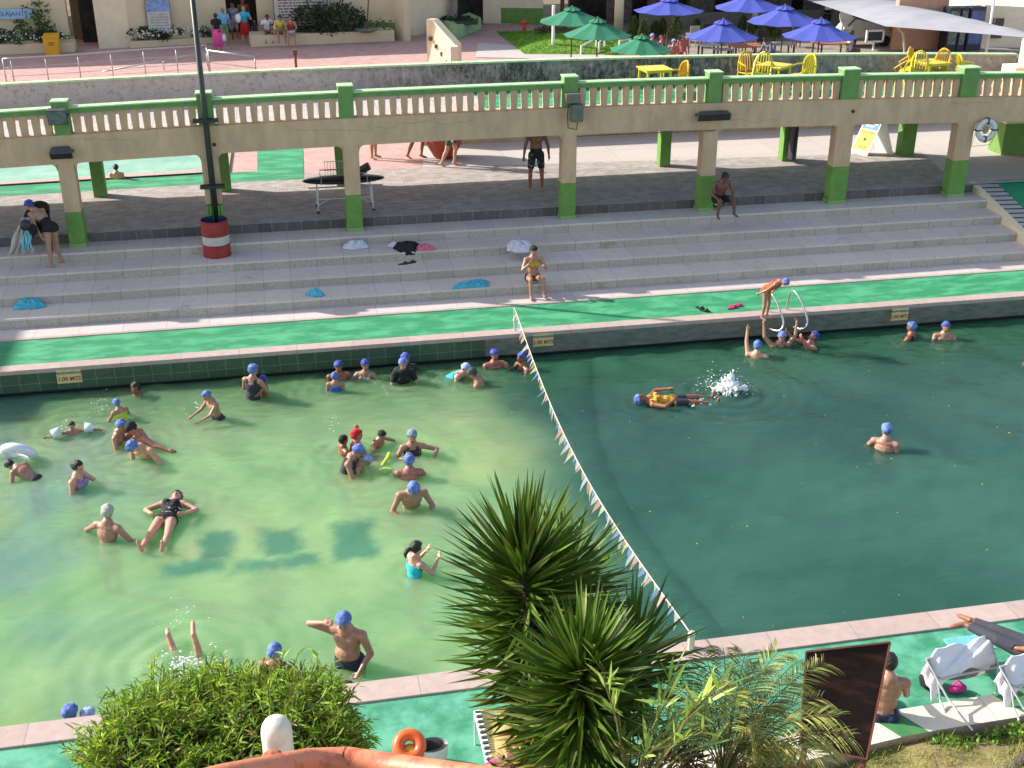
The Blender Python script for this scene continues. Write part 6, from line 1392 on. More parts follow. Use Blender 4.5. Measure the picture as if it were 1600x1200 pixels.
    no = np.empty(n*3); m2.vertex_normals.foreach_get('vector', no); no = no.reshape(-1, 3)
    # nearest bone and position along it
    best = np.full(n, 9.0); bone = np.empty(n, dtype=object); tt = np.zeros(n)
    for g_, p, q, r1, r2 in bones:
        p = np.array(p); d = np.array(q)-p; L2 = d@d; t = np.clip(((co-p)@d)/L2, 0, 1); dist = np.linalg.norm(co-(p+t[:, None]*d), axis=1)/(r1+(r2-r1)*t)
        k = dist < best; best[k] = dist[k]; bone[k] = g_; tt[k] = t[k]
    spine = np.array(sp(.5)); tsp = (co@spine)/(spine@spine); sx = co@np.array(Rl @ Vector((1, 0, 0))); sy = co@np.array(Rl @ Vector((0, 1, 0)))
    hl = (co-np.array(hc))@np.array(HR)                 # head-local
    faces = np.array([list(p.vertices)+[-1]*(4-len(p.vertices)) for p in m2.polygons])
    center = np.array([co[[i for i in f if i >= 0]].mean(0) for f in faces]) if False else None
    isbone = {g_: (bone == g_) for g_ in ('torso', 'neck', 'head', 'shoulder', 'uarm', 'farm', 'hand', 'thigh', 'shin', 'foot')}
    tor = isbone['torso'] | isbone['shoulder']
    R = {'trunks': (tor & (tsp < .17)) | (isbone['thigh'] & (tt < .62)), 'briefs': (tor & (tsp < .10)) | (isbone['thigh'] & (tt < .10)), 'shorts': (tor & (tsp < .22)) | (isbone['thigh'] & (tt < .8)),
         'onepiece': ((tor & (tsp < .72)) | (tor & (tsp >= .72) & (tsp < .97) & (abs(abs(sx)-.085) < .022)) | (tor & (tsp < .86) & (sy > .02) & (abs(sx) < .11)) | (isbone['thigh'] & (tt < .06))),
         'tank': (tor & (tsp < .80)) | (tor & (tsp < 1.0) & (abs(abs(sx)-.10) < .035)) | (isbone['thigh'] & (tt < .03)), 'shirt': tor | (isbone['uarm'] & (tt < .62)) | (isbone['thigh'] & (tt < .08)), 'long_shirt': tor | isbone['uarm'] | (isbone['farm'] & (tt < .85)) | (isbone['thigh'] & (tt < .08)),
         'bra': tor & (tsp > .58) & (tsp < .80) & ((sy > .03) | (tsp < .68)), 'tube': tor & (tsp < .80), 'trousers': (tor & (tsp < .20)) | isbone['thigh'] | (isbone['shin'] & (tt < .9)), 'dress': tor | (isbone['thigh'] & (tt < .9)) | (isbone['uarm'] & (tt < .3))}
    R['low_back'] = tor & ((tsp < .42) | ((sy > .02) & (tsp < .8)))
    R['cap'] = isbone['head'] & (hl[:, 2] > .020+.36*hl[:, 1]) | (isbone['head'] & (hl[:, 1] < -.02) & (hl[:, 2] > -.055))
    R['hair'] = isbone['head'] & (((hl[:, 2] > .058-.25*np.minimum(hl[:, 1], .0)+.02*hl[:, 1]) & (hl[:, 1] > .03)) | ((hl[:, 1] <= .03) & (hl[:, 2] > -.01)) | ((hl[:, 1] < -.02) & (hl[:, 2] > -.06)))
    world = (co*s)@np.array(A).T
    mats_idx = np.zeros(len(faces), dtype=int)
    v0 = faces[:, 0]; h0 = hl[v0]; hd = isbone['head'][v0]
    mats_idx[hd & (h0[:, 1] > .070) & (abs(h0[:, 2]+.058) < .009) & (abs(h0[:, 0]) < .024)] = 1
    mats_idx[hd & (h0[:, 1] > .060) & ((abs(h0[:, 2]+.004) < .006) | (abs(h0[:, 2]-.016) < .004)) & (abs(abs(h0[:, 0])-.034) < .012)] = 2
    m2.vertices.foreach_set('co', world.reshape(-1)); m2.materials.clear()
    for q in (SK[skin], LIP, BROW): m2.materials.append(q)
    m2.polygons.foreach_set('material_index', mats_idx); m2.polygons.foreach_set('use_smooth', [True]*len(faces)); m2.update(); m2.name = 'person'
    o = bpy.data.objects.new(name, m2); COL.objects.link(o); o.location = off; tag(o, label, 'person', group)
    nw = no@np.array(A).T
    SWIM.append((tgt.x, tgt.y, zh, h))
    def shell(nm, mask, m, t=.008, noise=0.0, freq=30):
        fm = np.array([all(mask[i] for i in f if i >= 0) for f in faces]) if len(faces) else []
        idx = np.unique(faces[fm][faces[fm] >= 0]);
        if len(idx) == 0: return None
        mp = -np.ones(n, dtype=int); mp[idx] = np.arange(len(idx)); tv = t
        if noise:
            c = co[idx]*freq; tv = t+noise*(np.sin(c[:, 0]*1.3+2*np.sin(c[:, 1]))*np.cos(c[:, 2]*1.7+c[:, 1]))
            tv = tv[:, None]
        vv = world[idx]+nw[idx]*tv*s; ff = [tuple(int(mp[i]) for i in f if i >= 0) for f in faces[fm]]
        mm = bpy.data.meshes.new(nm); mm.from_pydata(vv.tolist(), [], ff); mm.materials.append(m); mm.polygons.foreach_set('use_smooth', [True]*len(ff)); mm.update()
        c_ = bpy.data.objects.new(nm, mm); COL.objects.link(c_); c_.parent = o
        so_ = c_.modifiers.new('t', 'SOLIDIFY'); so_.thickness = .010; so_.offset = -.6
        return c_
    for nm, reg, m, *x in wear: shell(nm, R[reg], m, *(x or (.008,)))
    if cover[1] is not None:
        if cover[0] == 'swim_cap': shell('swim_cap', R['cap'], cover[1], .016, .008, 30+len(SWIM) % 7*3)
        else: shell('hair', R['hair'], cover[1], .012, .006, 50)
    if hair:                                              # extra hair mass: 'long', 'pony', 'bun'
        g = MB(); HA = A @ HR
        hw = lambda x, y, z: A @ ((hc+HR @ Vector((x, y, z)))*s)
        if hair == 'long': g.ball(hw(0, -.075, -.09), (.078*s, .045*s, .15*s), HAIRK, 12, HA); g.ball(hw(0, -.06, .0), (.085*s, .07*s, .09*s), HAIRK, 12, HA)
        if hair == 'bun': g.ball(hw(0, -.115, .02), .045*s, HAIRK, 10)
        if hair == 'pony': g.tube([hw(0, -.10, .02), hw(.02, -.17, .0), hw(.03, -.20, -.08), hw(.03, -.19, -.16)], [.03, .04, .03, .01], HAIRK, 8)
        c_ = g.build('hair_tail', smooth=True); c_.parent = o; c_.location = (0, 0, 0)
    o['_hc'] = 0
    del o['_hc']
    P['obj'] = o; P['head'] = off+A @ (hc*s); P['hands'] = [off+A @ (x*s) for x in hands]; P['pelvis'] = off; P['toes'] = [off+A @ (x*s) for x in toes]; P['A'] = A; P['s'] = s
    return P
C = lambda m: ('swim_cap', m)
SWIM = []
Hk = ('hair', HAIRK); Hb = ('hair', HAIRB)
trk = lambda m=CHAR, r='trunks': ('swim_trunks', r, m)
SG = 'swimmers in the shallow end'; DG = 'swimmers in the deep end'
# arm presets (left/right mirrored): upper arm, forearm, curl
down = ((.15, .1, -1), (.05, .4, -.9)); fold = ((.35, .35, -.85), (-.75, .75, .05), .6); fwdw = ((.3, .7, -.65), (-.1, 1, -.05)); out = ((.75, .3, -.6), (.5, .75, -.3)); cup = ((.35, .5, -.8), (-.55, .8, .1), .8)
submerged = dict(lL=((.1, .25, -1), (.05, -.2, -1)))
W_ = lambda z: WZ+z
# --- left group
person('man with black hair leaning on the tiled pool wall with arms spread wide', 212, 607, W_(.16), 0, 1.75, 'brown', aL=((1, -.1, .0), (1, -.05, .05)), aR=((1, -.1, .0), (1, -.05, .05)), head=(5, 25), cover=Hk, wear=(trk(),), group=SG)
person('small child in a blue cap and yellow-green swimsuit splashing in front of the wall', 182, 630, W_(.33), -140, 1.15, 'tan', lean=(18, 0), aL=fwdw, aR=((.5, .6, -.6), (.3, .8, -.3)), cover=C(CAPB), wear=(('swimsuit', 'tube', fab('lime', '#b7c63a')),), group=SG)
a = person('small dark-haired child with puffy white armbands at the left of the pool', 112, 665, W_(.17), 10, 1.05, 'tan', aL=((1, .1, -.1), (1, .3, .05)), aR=((1, .1, -.1), (1, .3, .05)), head=(10, 10), cover=Hb, wear=(trk(),), group=SG)
for k_, hh_ in enumerate(a['hands']):
    sh_ = a['head'].lerp(hh_, .55); g = MB(); ax_ = (hh_-a['head']); g.tube([sh_-ax_.normalized()*.07, sh_+ax_.normalized()*.09], [.085, .085], None, 10); g.v = [tuple(Vector(v)-a['obj'].location) for v in g.v]
    o_ = g.build('armband', mat('armband_white', (.72, .74, .78), .3, .15, scale=12), smooth=True); o_.parent = a['obj']; o_.location = (0, 0, 0)
person('person in a blue cap hugging a dark-haired man, on the left of the two', 190, 665, W_(.36), 75, 1.5, 'tan', lean=(12, 0), aL=((.5, .7, -.3), (-.3, 1, -.1)), aR=fold, head=(10, 0), cover=C(CAPB), wear=(trk(),), group=SG)
person('dark-capped man hugged by the blue-capped person, one arm stretched right over the water', 205, 670, W_(.34), -60, 1.7, 'red', lean=(14, 0), aL=((1, -.2, -.3), (.9, -.5, -.35)), aR=((.4, .7, -.4), (-.4, 1, -.2)), head=(25, 0), cover=C(CAPK), wear=(trk(),), group=SG)
person('man in a blue cap stooping to the left below the hugging pair', 207, 698, W_(.36), -35, 1.68, 'pale', lean=(34, 0), aL=((.5, .3, -.6), (.2, .7, -.7)), aR=((.2, .5, -.85), (0, .5, -.8)), head=(20, 15), cover=C(CAPB), wear=(trk(),), group=SG)
person('woman with black hair in a bun and lavender swimsuit looking to the right', 122, 730, W_(.40), 65, 1.6, 'pale', lean=(6, 0), aL=((.5, .5, -.7), (.2, 1, -.4)), aR=((.25, .1, -1), (0, .4, -.9)), head=(0, 0), cover=Hk, hair='bun', woman=True, wear=(('swimsuit', 'onepiece', fab('lavender', '#8d7ba6')),), group=SG)
person('dark-haired child slumped face down through the white swim ring', 16, 727, W_(.15), -120, 1.35, 'tan', lean=(62, 0), aL=((.4, .6, -.4), (.2, 1, -.2)), head=(15, 0), cover=Hk, wear=(trk(),), group=SG)
person('man in a silver cap wading with both arms spread, back to the camera', 168, 800, W_(.42), 150, 1.72, 'tan', lean=(10, 0), aL=((.75, .2, -.5), (.3, .9, -.3)), aR=((.55, .3, -.7), (.2, .9, -.4)), head=(5, -25), cover=C(CAPS), wear=(trk(),), group=SG)
person('woman in a black swimsuit floating on her back with legs trailing towards the camera', 276, 776, W_(.10), -17, 1.66, 'pale', whole=(-91, -6), lean=(3, 0), head=(-8, 0), aL=((.9, -.1, -.5), (-.5, .3, -.8)), aR=((.9, -.1, -.5), (-.5, .3, -.8)), lL=((.12, -.05, -1), (.05, .0, -1)), cover=C(CAPG), woman=True, wear=(('swimsuit', 'onepiece', fab('black_white_print', '#15161a', col2=srgb('#c8c8c8'), thresh=(.60, .64), scale=16)),), group=SG)
person('boy in a blue cap and dark trunks wading left with arms held out', 323, 619, W_(.50), -60, 1.35, 'tan', lean=(14, 0), aL=((.2, .9, -.5), (-.2, 1, -.1)), aR=((.2, .75, -.6), (-.1, 1, -.1)), head=(12, 0), cover=C(CAPB), wear=(trk(NAVY),), group=SG)
person('woman in a blue cap and charcoal tank top holding a child near the wall', 396, 578, W_(.58), 150, 1.6, 'tan', lean=(4, 0), aL=fold, aR=fold, head=(4, 20), cover=C(CAPB), woman=True, wear=(('tank_top', 'tank', CHAR),), group=SG)
person('small child in a blue cap held by the woman in the charcoal tank top', 411, 593, W_(.36), -100, 1.1, 'brown', aL=fwdw, cover=C(CAPD), wear=(trk(),), group=SG)
person('adult in a blue cap in the shade at the wall behind a child in blue', 529, 573, W_(.26), 5, 1.65, 'brown', head=(5, 0), cover=C(CAPD), wear=(trk(),), group=SG)
person('child in a blue cap and royal blue swimsuit seen from behind', 523, 588, W_(.30), 175, 1.2, 'tan', cover=C(CAPB), wear=(('swimsuit', 'tube', fab('royal_blue', '#1f5aa8')),), group=SG)
person('swimmer in a deep blue cap and pale top alone near the tiled wall', 571, 571, W_(.26), -20, 1.6, 'tan', aL=out, head=(0, -30), cover=C(CAPD), woman=True, wear=(('top', 'tank', fab('pale_grey', '#9fa08e')),), group=SG)
person('woman in a black top with folded arms facing the camera', 630, 569, W_(.40), 5, 1.65, 'tan', aL=fold, aR=fold, head=(5, 0), cover=C(CAPB), woman=True, wear=(('top', 'shirt', BLK),), group=SG)
person('swimmer in a dark blue cap hidden behind the woman in the black top', 634, 561, W_(.30), 20, 1.65, 'brown', cover=C(CAPD), wear=(('top', 'shirt', CHAR),), group=SG)
person('person in a light blue cap and turquoise swimsuit lying over another swimmer', 728, 576, W_(.22), 60, 1.5, 'pale', lean=(58, 0), aL=((.2, .9, -.2), (-.2, 1, -.4)), aR=((.3, .7, -.5), (-.3, 1, -.3)), head=(-30, 0), cover=C(CAPL), wear=(('swimsuit', 'onepiece', fab('turquoise', '#2fb2c6')),), group=SG)
person('swimmer in a charcoal cap embraced by the person in turquoise', 738, 584, W_(.22), -110, 1.6, 'tan', lean=(10, 0), head=(25, 0), cover=C(fab('cap_charcoal', '#3a4044')), wear=(trk(),), group=SG)
person('brown-skinned swimmer in a deep blue cap touching the nose', 773, 555, W_(.26), 10, 1.65, 'red', aL=((.35, .5, -.6), (-.45, .4, .9)), aR=down, cover=C(CAPD), wear=(trk(),), group=SG)
person('swimmer in a deep blue cap looking left beside the bunting', 815, 559, W_(.24), -70, 1.65, 'brown', cover=C(CAPD), aL=cup, wear=(('top', 'tank', BLK),), group=SG)
# --- centre group
person('child in a plain black cap at the left of the group', 537, 688, W_(.26), 110, 1.3, 'brown', cover=C(CAPK), aL=fwdw, wear=(trk(),), group=SG)
person('woman in a bright red cap raising one arm behind her head', 558, 680, W_(.36), 100, 1.6, 'red', aL=((.5, .3, .3), (-.6, -.2, .6)), aR=fwdw, cover=C(CAPR), woman=True, wear=(('swimsuit', 'onepiece', CHAR),), group=SG)
person('child in a black cap leaning over a coral float', 597, 680, W_(.24), 45, 1.2, 'tan', lean=(25, 0), aL=((.7, .5, -.2), (.4, .8, -.4)), aR=fwdw, cover=C(CAPK), wear=(('swimsuit', 'onepiece', fab('coral', '#d2686a')),), group=SG)
person('adult in a blue cap leaning over the light-capped child in the group', 560, 705, W_(.38), 70, 1.65, 'tan', lean=(20, 0), aL=fwdw, aR=((.3, .6, -.7), (-.3, .9, -.3)), head=(18, 0), cover=C(CAPB), wear=(('top', 'tank', CHAR),), group=SG)
person('child in a pale blue cap face down at the front of the group', 574, 719, W_(.20), 80, 1.3, 'tan', lean=(50, 0), aL=((.4, .9, .3), (0, 1, .6)), aR=fwdw, cover=C(CAPL), wear=(('swimsuit', 'tube', fab('teal', '#2a7a7a')),), group=SG)
person('woman in a grey-blue cap facing the camera with one elbow out', 644, 682, W_(.36), 0, 1.65, 'tan', lean=(4, 0), aL=((1, .2, -.25), (-.3, .8, -.3)), aR=((.5, .3, -.7), (-.5, .6, .5)), cover=C(CAPG), woman=True, wear=(('swimsuit', 'onepiece', CHAR),), group=SG)
person('sunburnt back-turned swimmer in a blue cap, in the middle of the column of three', 639, 719, W_(.30), 175, 1.7, 'red', aL=((.35, .6, -.8), (-.2, 1, -.2)), aR=((.4, .6, -.7), (-.2, 1, -.3)), cover=C(CAPB), wear=(trk(),), group=SG)
person('man in a blue cap looking down with hands joined in front at the water', 646, 765, W_(.45), 5, 1.75, 'tan', lean=(16, 0), aL=((.45, .35, -.8), (-.55, .8, -.1)), aR=((.45, .35, -.8), (-.55, .8, -.1)), head=(28, 0), cover=C(CAPB), wear=(trk(),), group=SG)
person('girl with a black ponytail and turquoise top facing right', 651, 856, W_(.44), 115, 1.5, 'pale', lean=(4, 0), aL=((.25, .6, -.75), (-.3, .6, .8)), aR=((.25, .7, -.7), (-.2, .5, .8)), cover=Hk, hair='pony', woman=True, wear=(('top', 'tube', fab('turquoise', '#2fb2c6')),), group=SG)
person('big bare-chested man in a blue cap shading his eyes with one hand', 537, 972, W_(.80), -28, 1.78, 'tan', lean=(6, 0), aR=((.85, .30, .42), (-.88, .22, .42), .3), aL=((.35, .05, -.95), (-.25, .75, -.45), .7), head=(12, -12), belly=.035, build=1.12, cover=C(CAPB), wear=(trk(NAVY, 'shorts'),), group=SG, vox=.010)
person('swimmer in a blue cap half hidden behind the bamboo bush', 430, 1018, W_(.55), 150, 1.6, 'brown', cover=C(CAPB), wear=(('top', 'tank', BLK),), group=SG)
person('swimmer whose blue cap shows just above the near pool edge at the left', 110, 1114, W_(.42), 160, 1.6, 'tan', cover=C(CAPB), wear=(trk(),), group=SG)
person('swimmer in a pale cap at the near pool edge behind the bush', 138, 1118, W_(.34), 160, 1.5, 'tan', cover=C(CAPL), wear=(trk(),), group=SG)
person('dark-haired swimmer whose head just shows over the near coping', 541, 1078, W_(.28), -100, 1.6, 'tan', cover=Hb, wear=(trk(),), group=SG)
person('diver with one foot sticking up out of the water near the bush', 301, 985, W_(.38), 0, 1.65, 'pale', whole=(172, 8), anchor='foot', lL=((.1, .1, -1), (.02, -.1, -1), (.05, .4, -.9)), lR=((.28, .5, -1), (.12, .3, -1)), cover=C(CAPB), wear=(trk(),), group=SG)
# --- deep end
person('woman in a blue cap with goggles and yellow print top floating on her back', 1001, 623, W_(.10), 86, 1.62, 'brown', whole=(-89, 0), lean=(4, 0), head=(6, 0), aL=((.8, .3, -.7), (-.4, .3, -.8)), aR=((.7, .2, -.8), (-.5, .3, -.7)), lL=((.1, .05, -1), (.05, -.1, -1)), cover=C(CAPB), woman=True, wear=(('top', 'tank', fab('yellow_print', '#c9a62e', col2=srgb('#8f3a28'), thresh=(.5, .6), scale=18)), ('shorts', 'trunks', CHAR)), group=DG)
person('swimmer in a blue cap at the ladder seen from behind with one arm up', 1184, 540, W_(.24), 150, 1.6, 'pale', aR=((.4, .5, -.8), (0, .7, -.5)), aL=((.25, .4, .9), (.05, .3, 1)), cover=C(CAPB), wear=(trk(),), group=DG)
person('woman in the water raising both arms to hold the ladder rails', 1222, 527, W_(.22), -3, 1.66, 'tan', head=(10, 0), aL=((.75, -.3, .85), (.12, -.3, 1), .9), aR=((.75, -.3, .85), (.05, -.3, 1), .9), cover=C(CAPB), woman=True, wear=(('swimsuit', 'onepiece', fab('dark_red', '#4a1418')),), group=DG)
person('swimmer in a blue cap leaning back and reaching left to the ladder', 1271, 526, W_(.20), -80, 1.62, 'red', lean=(-12, 0), aL=((.3, .9, .2), (-.1, .8, .75)), aR=((.3, .9, .1), (0, .8, .6)), head=(-18, 0), cover=C(CAPD), wear=(trk(),), group=DG)
person('swimmer in a deep blue cap below the depth sign at the right, left of two', 1424, 511, W_(.26), -140, 1.62, 'brown', aL=cup, cover=C(CAPB), wear=(('top', 'tank', BLK),), group=DG)
person('swimmer in a deep blue cap near the far wall at the right, right of two', 1478, 511, W_(.26), -15, 1.62, 'tan', aL=cup, cover=C(CAPD), wear=(trk(),), group=DG)
person('man in a blue cap alone in the deep water with his back turned', 1385, 672, W_(.34), 140, 1.72, 'tan', lean=(8, 0), aL=((.5, .5, -.7), (.2, .9, -.3)), aR=down, head=(5, -30), cover=C(CAPB), wear=(trk(NAVY),), group=DG)
person('swimmer cut off by the right edge with a pale arm stretched over the water', 1638, 580, W_(.05), -90, 1.65, 'pale', whole=(75, 0), aL=((.35, .3, 1), (.0, .1, 1)), aR=((.3, .1, .95), (.1, .1, 1)), cover=C(CAPB), wear=(trk(),), group=DG)
person('black-haired boy with bare back in the small pool behind the walkway', 181, 262, PZ+.30, 175, 1.3, 'pale', cover=Hk, wear=(trk(),))
# --- on the terrace and deck
PR = person('little girl in an orange swimsuit and blue cap bending at the pool ladder', 1227, 441, 1.05, 40, 1.20, 'tan', lean=(52, 0), aL=((.35, .35, -.85), (.15, .2, -1), .9), aR=((.6, .1, -.7), (.25, -.1, -1), .9), head=(20, 0), lL=((.1, .10, -1), (.05, -.1, -1)), cover=C(CAPB), wear=(('swimsuit', 'onepiece', fab('orange', '#e0521c')),))
def stand(o, z):
    """lower or raise a finished figure so that its soles rest at z"""
    return o
sit = dict(lL=((.15, 1, -.05), (.0, .12, -1)), lR=((.15, 1, -.05), (.0, .12, -1)))
person('woman in a yellow bikini sitting on the lowest step drinking', 834, 392, 1.03, 3, 1.58, 'tan', lean=(4, 0), aL=((.45, .35, -.8), (-.35, .75, .45), .9), aR=((.4, .5, -.65), (-.6, .45, .85), .9), head=(4, 0), lL=((.12, .80, .18), (.02, .18, -1)), lR=((.12, .80, .18), (.02, .12, -1)), cover=C(CAPK), woman=True, wear=(('bikini_top', 'bra', fab('yellow', '#c99a1f')), ('bikini_bottom', 'briefs', BLK)))
g = MB(); 
person('brown man in dark shorts sitting hunched on the platform edge by a column', 1133, 277, PZ+.84, 5, 1.62, 'dark', lean=(18, 0), aL=((.35, .45, -.75), (-.55, .8, .1)), aR=((.35, .25, -.85), (-.5, .85, -.15)), head=(15, 0), lL=((.35, 1, .25), (.15, -.05, -1)), lR=((.18, 1, .2), (.0, -.15, -1)), cover=Hk, wear=(trk(BLK, 'shorts'),))
person('brown-backed man in dark patterned shorts standing under the walkway, facing away', 837, 196, PZ+1.62, 178, 1.80, 'brown', lean=(3, 0), aL=((.28, .0, -1), (.12, .15, -1)), aR=((.35, .0, -1), (.12, .1, -1)), head=(20, 0), lL=((.12, .02, -1), (.02, -.03, -1)), cover=Hk, wear=(('swim_shorts', 'shorts', fab('dark_floral', '#1e2426', col2=srgb('#8b9090'), thresh=(.6, .66), scale=10)),), belly=.02)
person('woman in a black halter swimsuit and blue cap bending over a chair with towels', 46, 321, 2.0, -125, 1.66, 'tan', lean=(48, 0), aL=((.15, .4, -.9), (.0, .3, -1), .8), aR=((.2, .5, -.85), (0, .4, -1), .8), head=(-5, 0), lL=((.14, -.06, -1), (.03, -.04, -1)), lR=((.14, .12, -1), (.03, -.15, -1)), cover=C(CAPD), woman=True, build=1.08, wear=(('swimsuit', 'briefs', BLK, .012), ('swimsuit_body', 'low_back', BLK)))
walk = dict(lL=((.04, .35, -1), (.0, -.15, -1)), lR=((.04, -.25, -1), (.0, -.45, -1)))
def legs(label, px, py, face, skin, h=1.65, **k): return person(label, px, py, PZ+.02, face, h, skin, anchor='foot', cover=Hk, wear=(trk(fab('trunk_green', '#3a5a45')),), group='walkers beyond the beam', **k)
legs('walker whose single lower leg shows under the beam, farthest left', 587, 245, 60, 'tan'); legs('walker mid-stride under the beam with a white cloth hanging, left of the urn', 658, 245, 60, 'brown', **walk); legs('walker passing in front of the terracotta urn', 709, 257, 75, 'pale', **walk)
# sitting and standing people outside the bath house
yd_ = 'bathers sitting on the planter'
def far(label, px, pyh, zz, face, h, skin, **k): return person(label, px, pyh, zz, face, h, skin, vox=.018, fing=False, **k)
def place(px, pyfoot, h, frac=.925): q = at(px, pyfoot, PZ); return P_top(q, h*frac)
def P_top(q, dz_):
    c = CM @ np.array([q.x, q.y, q.z+dz_-CAM_H]); return 800-F_PX*c[0]/c[2], 600+F_PX*c[1]/c[2]
def farstand(label, px, pyf, face, h, skin, **k):
    u, v = place(px, pyf, h); return far(label, u, v, PZ+h*.925, face, h, skin, **k)
def skirt(P, m, name, L=.62, r0=.15, r1=.23, z0=.08):
    g = MB(); s = P['s']; g.lathe([(r0*s, z0*s), (r0*1.25*s, -.05*s), (r1*s, -L*s), (r1*.97*s, -L*s)], (0, 0, 0), m, 20, sy=.85); o = g.build(name, smooth=True); o.parent = P['obj']; o.location = (0, 0, 0); return o
p_ = farstand('woman in a black top and long hot pink skirt carrying a white bag, back turned', 342, 78, 170, 1.55, 'tan', cover=Hb, woman=True, wear=(('top', 'shirt', BLK),)); skirt(p_, fab('hot_pink', '#e04f9a'), 'skirt', .74, .17, .24)
b_ = MB(); b_.ball(p_['hands'][1]-Vector((0, 0, .15)), (.11, .1, .17), white_m, 10); b_.build('plastic_bag', smooth=True, label='white plastic bag held by the woman in the pink skirt', cat='bag')
farstand('man in a turquoise shirt, grey cap and green shorts beside the pink skirt', 353, 71, 10, 1.62, 'tan', cover=C(CAPG), wear=(('shirt', 'shirt', fab('aqua', '#6aa9c4')), ('shorts', 'shorts', fab('leaf_green', '#5f8f4a'))))
farstand('woman in a pale patterned dress in the dark entrance', 368, 62, 0, 1.65, 'brown', cover=Hk, hair='long', woman=True, wear=(('dress', 'dress', fab('pattern_dress', '#6f6a80', col2=srgb('#a9a4b4'), scale=12)),))
p_ = farstand('woman in a turquoise top and red skirt standing in the entrance', 385, 67, 5, 1.6, 'pale', cover=('hair', mat('hair_fair', srgb('#9a8468'), .5, .2)), woman=True, wear=(('top', 'shirt', fab('aqua2', '#3ab0c8')),), aL=((.5, .2, -.8), (-.3, .8, .1))); skirt(p_, fab('red', '#b51f22'), 'skirt', .50, .17, .24)
b_ = MB(); b_.ball(p_['hands'][1]+Vector((-.1, 0, .05)), (.14, .12, .2), white_m, 10); b_.build('white_bundle', smooth=True, label='white bundle held by the woman in the red skirt', cat='bundle')
farstand('tall figure in dark clothes deep in the entrance behind the red skirt', 384, 58, 20, 1.75, 'brown', cover=Hk, wear=(('shirt', 'shirt', fab('rust', '#8f5230')), ('trousers', 'trousers', BLK)))
farstand('small child in the doorway shadow right of the red skirt', 400, 66, -20, 1.0, 'tan', cover=Hk, wear=(('shirt', 'shirt', CHAR),))
def farsit(label, px, pyf, face, h, skin, **k):
    q = at(px, pyf, PZ); u, v = P_top(Vector((q.x, q.y+.45, q.z)), .45+.80*h/1.65); return far(label, u, v, PZ+.45+.80*h/1.65, face, h, skin, lL=((.15, 1, 0), (0, .1, -1)), aL=((.3, .5, -.7), (-.4, .9, 0)), group=yd_, **k)
farsit('person in a white shirt sitting at the left end of the planter bench', 421, 74, 5, 1.6, 'brown', lean=(14, 0), head=(15, 0), cover=Hb, wear=(('shirt', 'shirt', fab('white', '#cfcdd4')),))
farsit('person draped in a yellow towel in the middle of the planter bench', 441, 75, 8, 1.6, 'tan', lean=(18, 0), head=(10, 0), cover=Hb, wear=(('towel_wrap', 'long_shirt', fab('yellow_towel', '#cbb55e')),))
farsit('dark-haired girl in red with a white lap towel at the right of the bench', 457, 75, 0, 1.6, 'tan', lean=(10, 0), cover=Hk, hair='long', woman=True, wear=(('top', 'tank', fab('crimson', '#a0302f')), ('lap_towel', 'shorts', fab('white', '#cfcdd4'), .02)))
# diners
def diner(label, px, py, face, skin, cov, wear, **k): return far(label, px, py, PZ+1.12, face, 1.6, skin, lL=((.15, 1, 0), (0, .1, -1)), group='diners on the restaurant terrace', cover=cov, wear=wear, **k)
diner('diner in a light blue cap behind the parapet, farthest left', 1020, 57, 20, 'tan', C(CAPL), (('shirt', 'shirt', fab('mauve', '#8c6f7c')),))
diner('diner with long auburn hair beside the light blue cap', 1034, 60, 10, 'red', ('hair', HAIRR), (('top', 'tank', fab('crimson', None) if False else BLK),), woman=True, hair=None)
diner('small diner in a pale blue cap low behind the parapet', 1053, 66, 0, 'red', C(CAPL), (('shirt', 'tank', fab('coral2', '#c06058')),))
diner('diner in a deep blue cap at the left rim of the lowest blue umbrella', 1068, 56, -20, 'red', C(CAPD), (('top', 'tank', fab('coral2', None)),))
diner('man in a grey shirt leaning over the orange table', 1196, 62, -70, 'dark', Hk, (('shirt', 'long_shirt', fab('grey_tee', '#6d7078')),), lean=(35, 0), aL=fwdw)
farstand('waiter in a white shirt standing behind the rightmost blue umbrella', 1290, 48, 170, 1.7, 'dark', cover=Hk, wear=(('shirt', 'shirt', fab('white', None)), ('trousers', 'trousers', BLK)))
diner('person in a white top seated right of the rightmost blue umbrella', 1331, 52, 60, 'dark', Hk, (('shirt', 'long_shirt', fab('white', None)),))
# --- near right
person('bare-backed man with short black hair sitting on the curb behind the notice board', 1389, 1036, .84, 165, 1.72, 'tan', lean=(-2, 0), aL=((.3, .5, -.8), (-.1, .9, -.3)), aR=((.25, .4, -.9), (-.1, .9, -.2)), head=(20, 0), cover=Hk, wear=(('swim_trunks', 'briefs', NAVY),), lL=((.15, 1, -.15), (0, .3, -1)), vox=.010)
Pm = person('person in dark trousers reclining on the right-hand sun chair, feet towards the pool', 1618, 1014, .60, -140, 1.70, 'brown', anchor='pelvis', lean=(-28, 0), aL=((.2, .1, -1), (-.3, .5, -.8)), aR=((.15, .0, -1), (-.2, .3, -1)), lL=((.10, 1, .16), (-.12, 1, .02)), lR=((-.02, 1, .10), (.05, 1, -.02)), cover=Hk, wear=(('shirt', 'shirt', fab('white', None)), ('trousers', 'trousers', fab('slate', '#3b3d48'))), vox=.012)

